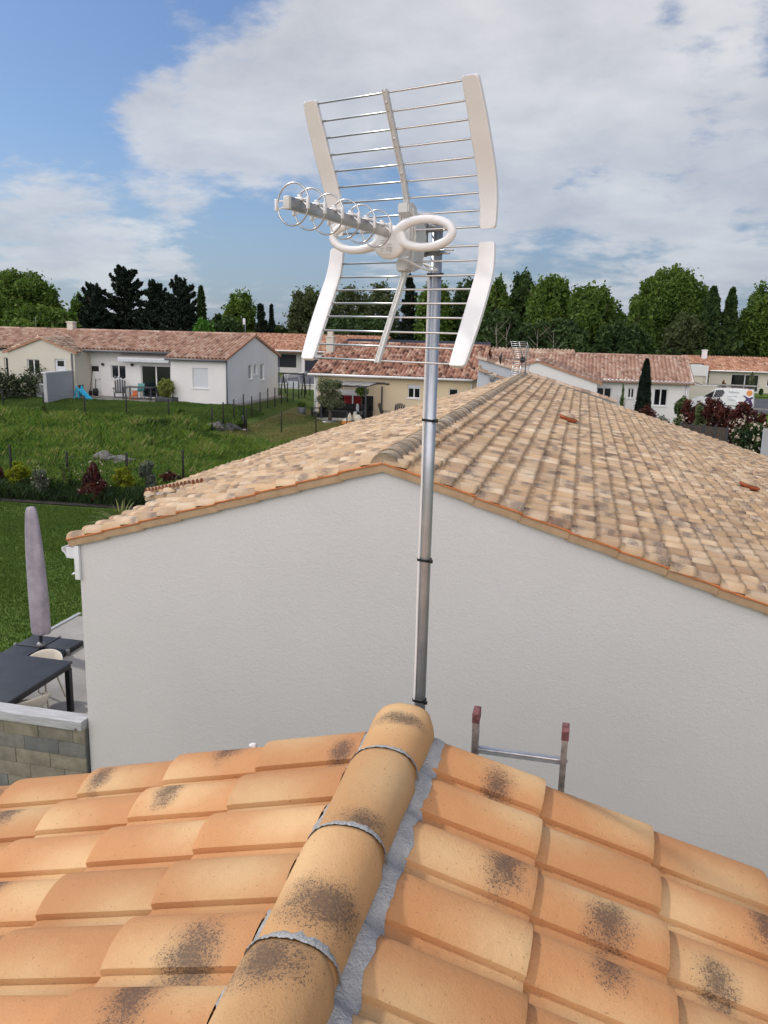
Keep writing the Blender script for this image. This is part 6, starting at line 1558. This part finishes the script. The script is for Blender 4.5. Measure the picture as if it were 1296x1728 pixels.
bush('thin_shrub', 'thin loose green shrub at the second near fence post', 112, 834, 30, 52, L_mid, grp=GB, size=.045, dens=.3, shape='open')
bush('red_shrub', 'dense cone shaped dark red shrub in the flower bed', 158, 847, 58, 70, L_redl, grp=GB, size=.05, dens=1.7, shape='cone', flowers=(90, F_wht, .03))
bush('yellow_shrub', 'yellow green shrub at the third near fence post beside the spiky plant', 208, 835, 38, 50, L_yel, grp=GB, size=.05, dens=.6)
bush('silver_shrub', 'grey green upright shrub with pale tips above the white gutter', 252, 838, 44, 60, L_sil, grp=GB, size=.05, dens=1.1, shape='open')
bush('dark_shrub', 'low dark red shrub above the right end of the angled gutter', 290, 822, 44, 26, L_redl, grp=GB, size=.05, dens=.8, flowers=(40, F_wht, .03))
# spiky plant
p = onZ(205, 893, 0.); sp = thing('spiky_plant', 'clump of long arching yellow green blades behind the edge of the tiled roof', 'plant', p); mb = MB(); random.seed(9)
for k in range(130):
    a = random.uniform(0, 6.28); L = random.uniform(.75, 1.25); el = random.uniform(.35, 1.3); vs = []; n = 6
    for i in range(n+1):
        u = i/n; r = L*u*math.cos(el); z = L*u*math.sin(el)-.35*L*u*u; w_ = .020*(1-u)**.6+.001
        x = r*math.cos(a); y = r*math.sin(a); px_ = -math.sin(a)*w_; py_ = math.cos(a)*w_
        vs += [(x-px_, y-py_, z+.05), (x+px_, y+py_, z+.05)]
    mb.add(vs, [(2*i, 2*i+1, 2*i+3, 2*i+2) for i in range(n)], (random.random(),)*4)
mb.build('blades', L_pmp, sp)
# hedge of laurel by the cream wing
def hedge(name, lab, pts, w_, h, mt, size=.07, dens=1., cat='hedge', zb=None, grp=None, flowers=None):
    a = pts[0]; t = thing(name, lab, cat, (a.x, a.y, terr(a.x, a.y)), 0, grp); PT = []; NR.seed(int(abs(a.x*10)))
    for i in range(len(pts)-1):
        p, q = pts[i]-Vector((a.x, a.y, 0)), pts[i+1]-Vector((a.x, a.y, 0)); L = (q-p).length; k = max(1, int(L/.45))
        for j in range(k+1):
            c = p.lerp(q, j/k); hh = h*(1+.12*NR.normal()); PT.append(blobpts(c.x+.1*NR.normal(), c.y+.1*NR.normal(), hh*.5, w_*.55, w_*.55, hh*.55, int(520*dens), .35))
    P = np.vstack(PT); P = P[P[:, 2] > 0]; leaf_mesh('foliage', P, size, mt, t)
    if flowers: n, fm, fs = flowers; s_ = P[NR.choice(len(P), n)]; leaf_mesh('flowers', s_*np.array([1.02, 1.02, 1.02]), fs, fm, t)['kind'] = 'stuff'
    mb = MB(); k = 0
    for p in pts: mb.tube([(p.x-a.x, p.y-a.y, 0), (p.x-a.x, p.y-a.y, h*.7)], [.04, .02], 5)
    mb.build('stem', M_bark, t); return t
h0, h1 = onG(-10, 676), onG(74, 670)
hedge('hedge', 'dark clipped hedge with pale leaf tips in front of the cream wing', [h0, h1], 1.5, 1.55, lmat('leaves_hedge', (.015, .028, .012), (.035, .055, .022), (.16, .18, .11), .1), .09, .8)
bush('small_bush', 'small round bush in the far fence line of the field', 305, 712, 22, 24, L_mid, size=.06, dens=.4)
bush('small_bush', 'small thin bush at the second far fence post', 78, 706, 20, 24, L_mid, size=.05, dens=.2, shape='open')
bush('small_bush', 'low leafy clump just right of the dark stacked stones', 400, 722, 34, 18, L_mid, size=.06, dens=.6)
bush('small_bush', 'dark low clump of weeds in the tall grass of the field', 265, 722, 60, 14, L_dk, size=.08, dens=.8)
# planter with grass by the terrace
p = tA(281, 672, 44.0); pl = thing('grass_planter', 'dark square planter with a pale feathery grass at the right end of the terrace', 'planter', Vector((p.x, p.y, zA)))
mb = MB(); mb.box(-.55, .55, -.35, .35, 0, .35, bev=.02); mb.build('box', M_dark, pl); NR.seed(3); leaf_mesh('foliage', blobpts(0, 0, .85, .5, .4, .55, 1100, .0), .09, lmat('leaves_feather', (.10, .13, .03), (.17, .20, .05), (.26, .28, .08)), pl)
bush('reddish_plant', 'small orange leaved plant in front of the right glass door of the long white house', 272, 664, 11, 22, tintmat('leaves_orange', [(0, (.12, .06, .02)), (1, (.35, .14, .04))], .8, .2, 4, 0), cat='plant', size=.06, dens=.12, shape='cone')
# olive tree, topiary, pots at the beige house
def pot(lab, px, py, r, h, mt, z=GD, grp=None, name='plant_pot', fol=None, cat='pot'):
    p = tD(px, py, 49.0, z); t = thing(name, lab, cat, p, 0, grp); mb = MB(); mb.lathe([(0, 0), (r*.72, 0), (r, h), (r*.9, h), (r*.85, h-.06), (0, h-.07)], 16); mb.build('pot', mt, t); return t
t = pot('grey tapered pot with a small clipped box ball on the dry lawn', 509, 703, .26, .62, M_gut, z=.05); NR.seed(4); leaf_mesh('foliage', blobpts(0, 0, .74, .28, .28, .20, 1100, .2), .035, L_mid, t)
p = onG(556, 713); ol = thing('olive_tree', 'small grey green olive tree standing on the dry lawn by the pergola', 'tree', p)
mb = MB(); mb.tube([(0, 0, -.1), (.05, 0, .5), (-.02, .0, 1.0), (.1, 0, 1.7)], [.13, .10, .08, .03], 8)
for k in range(8): a = k*.8; mb.tube([(0, 0, .8), (.35*math.cos(a), .35*math.sin(a), 1.4), (.6*math.cos(a), .6*math.sin(a), 2.0)], [.05, .03, .008], 5)
mb.build('trunk', M_bark, ol); NR.seed(8); PT = []
for k in range(22): a = k*2.4; r = .62*math.sqrt((k+.5)/22); PT.append(blobpts(r*math.cos(a), r*math.sin(a), 1.70+.62*math.sin(k*1.7), .32, .32, .30, 300, .2))
leaf_mesh('crown', np.vstack(PT), .055, L_oli, ol)
mb = MB(); mb.lathe([(0, 0), (.5, 0), (.45, .10), (.15, .14), (0, .14)], 14, (0, 0, -.02)); mb.build('stone_ring', M_rub, ol)
t = pot('black pot with a lollipop clipped tree in front of the red curtains', 610, 706, .32, .55, M_black, name='topiary'); mb = MB(); mb.tube([(0, 0, .45), (0, 0, 1.5)], .025, 6); mb.build('stem', M_bark, t); NR.seed(4); leaf_mesh('foliage', blobpts(0, 0, 1.72, .42, .42, .30, 1300, .1), .05, L_mid, t)
t = pot('slim pale pot with a cactus shaped figure beside the lollipop tree', 603, 705, .12, .5, M_shut, name='slim_pot'); mb = MB(); mb.lathe([(.09, .43), (.10, .8), (.05, .95), (0, .98)], 10); mb.build('figure', M_greyw, t)
bush('climbing_plant', 'loose climbing plant on the right post of the pergola', 634, 702, 24, 68, L_brt, cat='plant', size=.06, dens=.28, shape='box')
bush('round_shrub', 'low green shrub at the foot of the pergola right post', 650, 703, 38, 20, L_mid, size=.06)
bush('round_shrub', 'rounded green shrub left of the small window of the beige house', 686, 690, 24, 22, L_mid, size=.06)
bush('grey_shrub', 'pale loose shrub under the small window of the beige house', 706, 690, 40, 30, L_oli, size=.06, dens=.5)
# right hand planting
p, h, w_ = px_place(1093, 607, 21, 51.5)
column('cypress_tree', 'slim dark italian cypress standing against the white gabled house', None, 1092, 607, 26, 50.5, L_con, .10, 3.2, low=0., ragged=.05)
bush('rose_bush', 'thin upright plant with reddish flowers left of the cypress', 1048, 688, 20, 40, L_mid, size=.06, dens=.25, shape='cone', Y=49., cat='plant')
bush('red_low_shrub', 'low red leaved shrub at the foot of the cypress', 1085, 712, 60, 30, L_redl, size=.06, dens=.8, Y=46.)
bush('grey_low_shrub', 'low grey green shrub between the cypress and the red hedge', 1112, 712, 40, 20, L_sil, size=.06, dens=.6, Y=44.)
GR = 'shrubs making up the hedge by the van'
for i, (x, yb, w2, h2, mt_, lab, Yd, den) in enumerate((
    (1146, 712, 20, 44, L_var, 'cream edged upright shrub at the left end of the hedge', 44., 1.2),
    (1168, 715, 38, 50, L_redl, 'tall dark red photinia second from the left in the hedge', 43., 1.6),
    (1180, 718, 18, 38, L_var, 'cream edged shrub between the two left photinias', 41.5, .9),
    (1202, 718, 44, 46, L_redl, 'dark red photinia in the middle of the hedge', 41., 1.6),
    (1225, 722, 34, 36, L_redl, 'dark red photinia mixed with green beside the middle one', 40., 1.4),
    (1252, 724, 60, 44, L_redl, 'wide reddest photinia in front of the van', 39., 1.9),
    (1277, 726, 36, 32, L_redl, 'lower red photinia at the right end of the hedge', 37.5, 1.3))):
    bush('hedge_shrub', lab, x, yb, w2, h2, mt_, grp=GR, size=.065, dens=den, shape='box', Y=Yd, flowers=(int(40*den), F_wht, .05) if i in (3, 4, 6) else None)
bush('flowering_shrub', 'dark green shrub covered in cream blossom at the right edge of the roof', 1254, 768, 72, 68, L_dk, size=.06, dens=2.6, shape='box', Y=33., flowers=(420, F_wht, .06))
bush('flowering_shrub', 'low shrub with cream blossom just beyond the roof edge left of the brown fence', 1145, 725, 52, 22, L_dk, size=.06, dens=1., Y=34.5, flowers=(300, F_wht, .06))
bush('small_garden_tree', 'slender airy tree in front of the patio doors of the far right house', 1266, 662, 20, 36, L_oli, cat='tree', size=.10, dens=.22, shape='cone', Y=80.)
bush('terrace_plant', 'small plant with orange leaves on top of the pale garden wall', 1220, 658, 12, 16, tintmat('leaves_rust', [(0, (.10, .05, .02)), (1, (.30, .12, .05))], .8, .2, 4, 0), cat='plant', size=.09, dens=.15, Y=70.)
bush('round_box', 'small dark round bush at the right of the far patio doors', 1284, 664, 9, 8, L_dk, size=.08, dens=.3, Y=82.)
# brown fence panels before the hedge
fn = thing('brown_fence', 'brown brushwood fence panels just beyond the edge of the sand coloured roof', 'fence', (3.5, 32.5, 0)); M_brn = mat('brushwood', (.075, .058, .045), .95, var=.3, scale=16, bump=.6, bscale=40)
a = onY(1150, 715, 33.2); b = onY(1228, 722, 31.8)
for k in range(4):
    p = a.lerp(b, k/4); q = a.lerp(b, (k+.97)/4); mb = MB(); mb.bar((p.x, p.y, (p.z+0)/2), (q.x, q.y, (p.z)/2), .04, p.z); rel(mb, fn).build('panel', M_brn, fn)
for k in range(5): p = a.lerp(b, k/4); mb = MB(); mb.box(p.x-.03, p.x+.03, p.y-.05, p.y+.01, 0, p.z+.05); rel(mb, fn).build('post', M_dark, fn)
# ------------------------------------------------------------------ fences
def wire_fence(name, lab, posts, h=1.2, mesh=True, grp=None, r=.028, hs=None):
    p0 = posts[0]; t = thing(name, lab, 'fence', p0, 0, grp)
    for i, p in enumerate(posts):
        hh = hs[i] if hs else h; mb = MB(); mb.box(-r, r, -r, r, -.2, hh, bev=.004); o = mb.build('post', M_black, t); o.location = Vector(p)-Vector(p0)
    if mesh:
        mb = MB()
        for p, q in zip(posts[:-1], posts[1:]):
            p = Vector(p)-Vector(p0); q = Vector(q)-Vector(p0)
            for k in range(7): mb.bar(p+Vector((0, 0, .05+k*h*.14)), q+Vector((0, 0, .05+k*h*.14)), .004)
            n = int((q-p).length/.12)
            for k in range(1, n): c = p.lerp(q, k/n); mb.bar(c+Vector((0, 0, .02)), c+Vector((0, 0, h*.9)), .003, up=Vector((0, 1, 0)))
        mb.build('wire_mesh', M_black, t)
    return t
wire_fence('wire_fence', 'near row of slim black posts with wire behind the flower bed', [onG(-60, 800), onG(21, 818), onG(116, 832), onG(216, 834), onG(310, 828)], 1.35)
wire_fence('wire_fence', 'far row of short black posts across the field below the white house lawn', [onG(6, 694), onG(75, 701), onG(144, 707), onG(214, 705), onG(285, 713)], 1.15, mesh=True)
wire_fence('wire_fence', 'line of closely spaced black posts running back beside the gable of the long white house', [onG(x, y) for x, y in ((358, 726), (377, 717), (395, 711), (411, 701), (425, 704), (439, 696), (452, 688), (464, 686), (475, 680), (485, 677), (495, 674), (504, 672), (514, 669), (523, 666))], 1.15)
wire_fence('wire_fence', 'three dark posts with wire at the front of the dry lawn', [onG(416, 728), onG(475, 732), onG(533, 733), onG(585, 735)], 1.2)
# stones
def rock(lab, px, py, w_, h, mt, seed, grp, sq=.6):
    p = onG(px, py); t_ = MB(); bm = bmesh.new(); bmesh.ops.create_icosphere(bm, subdivisions=4, radius=1)
    for v in bm.verts:
        n_ = noise.noise(v.co*1.3+Vector((seed, 0, 0)))*.5+noise.noise(v.co*3.5+Vector((seed, 3, 0)))*.25+noise.noise(v.co*9+Vector((seed, 3, 0)))*.08
        c = v.co*(1+n_); v.co = Vector((c.x*w_/2, c.y*w_/2*sq, max(-.1, c.z*h)))
    t_.bm(bm, smooth=False); o = t_.build('rock', mt, label=lab, cat='rock', group=grp); o.location = p; return o
M_rock = mat('pale_stone', (.24, .23, .215), .95, var=.35, scale=5.5, bump=1., bscale=12, col2=(.05, .05, .045))
GK = 'boulders in the tall grass'
rock('largest whitish boulder in the tall grass of the field', 178, 784, 1.9, .42, M_rock, 1, GK)
rock('grassy mid sized boulder left of the largest boulder', 146, 784, 1.2, .22, M_rock, 5, GK)
rock('smallest grey boulder at the left of the boulders', 122, 781, .7, .24, M_rock, 9, GK)
for i, (x, y, w_, h_) in enumerate(((363, 722, .8, .26), (373, 724, .4, .34), (385, 724, .8, .24), (397, 724, .5, .18))):
    rock(('pale block of the dark stone pile at the fence corner', 'upright stone second from the left in the fence corner pile', 'dark broad stone in the fence corner pile', 'small stone at the right of the fence corner pile')[i], x, y, w_, h_, M_rock if i == 0 else mat('dark_stone', (.09, .09, .09), .95, var=.4, scale=6, bump=.6), 20+i, 'stones piled at the fence corner')
p = onG(411, 726); st = thing('garden_statue', 'small dark statue on a pale base beside the fence corner stones', 'statue', p); mb = MB(); mb.lathe([(.12, .08), (.10, .3), (.14, .45), (.08, .55), (.10, .65), (.05, .75), (0, .78)], 12); mb.build('figure', M_black, st); mb = MB(); mb.box(-.18, .18, -.15, .15, 0, .08, bev=.01); mb.build('base', M_conc, st)
# ------------------------------------------------------------------ grass
def blades(name, lab, n, region, hmin, hmax, w_, mt, seed, clump=None, kind='stuff'):
    rs = np.random.RandomState(seed); x = []; y = []
    X, Y = region(rs, n)
    z = np.array([terr(a, b) for a, b in zip(X, Y)]); m = len(X)
    pat = np.array([noise.noise(Vector((a*.55, b*.55, seed)))+.5*noise.noise(Vector((a*1.7, b*1.7, seed))) for a, b in zip(X, Y)])
    hh = (hmin+(hmax-hmin)*rs.rand(m))*(1+.75*pat); a = rs.rand(m)*2*PI; ln = hh*(.25+.5*rs.rand(m)); b = a+rs.normal(size=m)*.5+1.57
    ww = w_*(.6+.8*rs.rand(m))
    v = np.empty((m, 4, 3))
    dx, dy = np.cos(b)*ww/2, np.sin(b)*ww/2
    v[:, 0] = np.stack([X-dx, Y-dy, z-.03], 1); v[:, 1] = np.stack([X+dx, Y+dy, z-.03], 1)
    v[:, 2] = np.stack([X+dx*.7+np.cos(a)*ln*.35, Y+dy*.7+np.sin(a)*ln*.35, z+hh*.62], 1); v[:, 3] = np.stack([X-dx*.2+np.cos(a)*ln, Y-dy*.2+np.sin(a)*ln, z+hh], 1)
    me = bpy.data.meshes.new(name); me.vertices.add(4*m); me.vertices.foreach_set('co', v.reshape(-1)); me.loops.add(4*m); me.loops.foreach_set('vertex_index', np.arange(4*m, dtype=np.int32))
    me.polygons.add(m); me.polygons.foreach_set('loop_start', np.arange(0, 4*m, 4, dtype=np.int32)); me.polygons.foreach_set('loop_total', np.full(m, 4, dtype=np.int32)); me.update(calc_edges=True); me.materials.append(mt)
    r = np.clip(.45+.5*pat+.22*rs.normal(size=m), 0, 1); ca = me.color_attributes.new('rnd', 'FLOAT_COLOR', 'CORNER'); col = np.ones((m, 4, 4)); col[:, :, 0] = r[:, None]; ca.data.foreach_set('color', col.ravel())
    o = link(bpy.data.objects.new(name, me)); return tag(o, lab, 'grass', kind=kind)
G_tall = tintmat('grass_tall', [(0, (.035, .075, .014)), (.35, (.085, .16, .024)), (.65, (.145, .225, .036)), (.90, (.20, .21, .06)), (1, (.28, .25, .11))], .8, .1, 2, 0, transl=.25)
G_lawn = tintmat('grass_short', [(0, (.038, .080, .012)), (.5, (.072, .130, .020)), (1, (.115, .165, .036))], .8, .1, 2, 0, transl=.2)
G_dry = tintmat('grass_dry', [(0, (.10, .12, .03)), (.5, (.18, .18, .062)), (1, (.28, .24, .11))], .8, .1, 2, 0, transl=.2)
def reg_field(rs, n):
    Y = 23.4+14.0*rs.rand(n)**1.3; X = -33+30*rs.rand(n); k = (X < -Y*.30+3) & (X > -Y*.95) & ((Y < 36.6) | (X < -17.5)); return X[k], Y[k]
blades('tall_grass', 'rough tall grass filling the field between the two post rows', 150000, reg_field, .14, .42, .045, G_tall, 2)
def reg_bed(rs, n):
    X = -21+12.5*rs.rand(n); Y = 21.9+1.7*rs.rand(n)+(X+15)*.035; return X, Y
blades('bed_weeds', 'dark low weeds filling the flower bed between the shrubs', 26000, reg_bed, .10, .36, .045, tintmat('weeds', [(0, (.010, .022, .008)), (.6, (.022, .045, .012)), (1, (.05, .08, .02))], .8, .1, 2, 0, transl=.2), 8)
def reg_lawn(rs, n):
    Y = 11.+10.3*rs.rand(n)**.9; X = -8.9-10*rs.rand(n); k = (X > -Y*.90) & ((Y > 13.2) | (X < -8.9)); return X[k], Y[k]
blades('lawn_grass', 'short mown lawn beyond the patio', 130000, reg_lawn, .025, .06, .018, G_lawn, 3)
def reg_lawn2(rs, n):
    X = -34+16.5*rs.rand(n); Y = 37.3+7.5*rs.rand(n); return X, Y
blades('lawn_grass', 'mown lawn in front of the long white house', 60000, reg_lawn2, .05, .11, .04, G_lawn, 4)
def reg_dry(rs, n):
    X = -17+13*rs.rand(n); Y = 34.6+13.5*rs.rand(n); return X, Y
blades('dry_grass', 'dry yellowish lawn before the beige house', 60000, reg_dry, .04, .09, .04, G_dry, 5)
def reg_r(rs, n):
    X = 6+20*rs.rand(n); Y = 44+50*rs.rand(n); k = (X > Y*.13); 
    return X[k], Y[k]
sheet('lawn', [(9, 60), (26, 55), (26, 64.8), (11, 66.5)], 12, 1, .015, M_lawn, kind='structure'); sheet('lawn', [(13, 79.5), (40, 79.5), (40, 84.8), (13, 84.8)], 12, 1, .015, M_lawn, kind='structure')
bpy.context.view_layer.update()
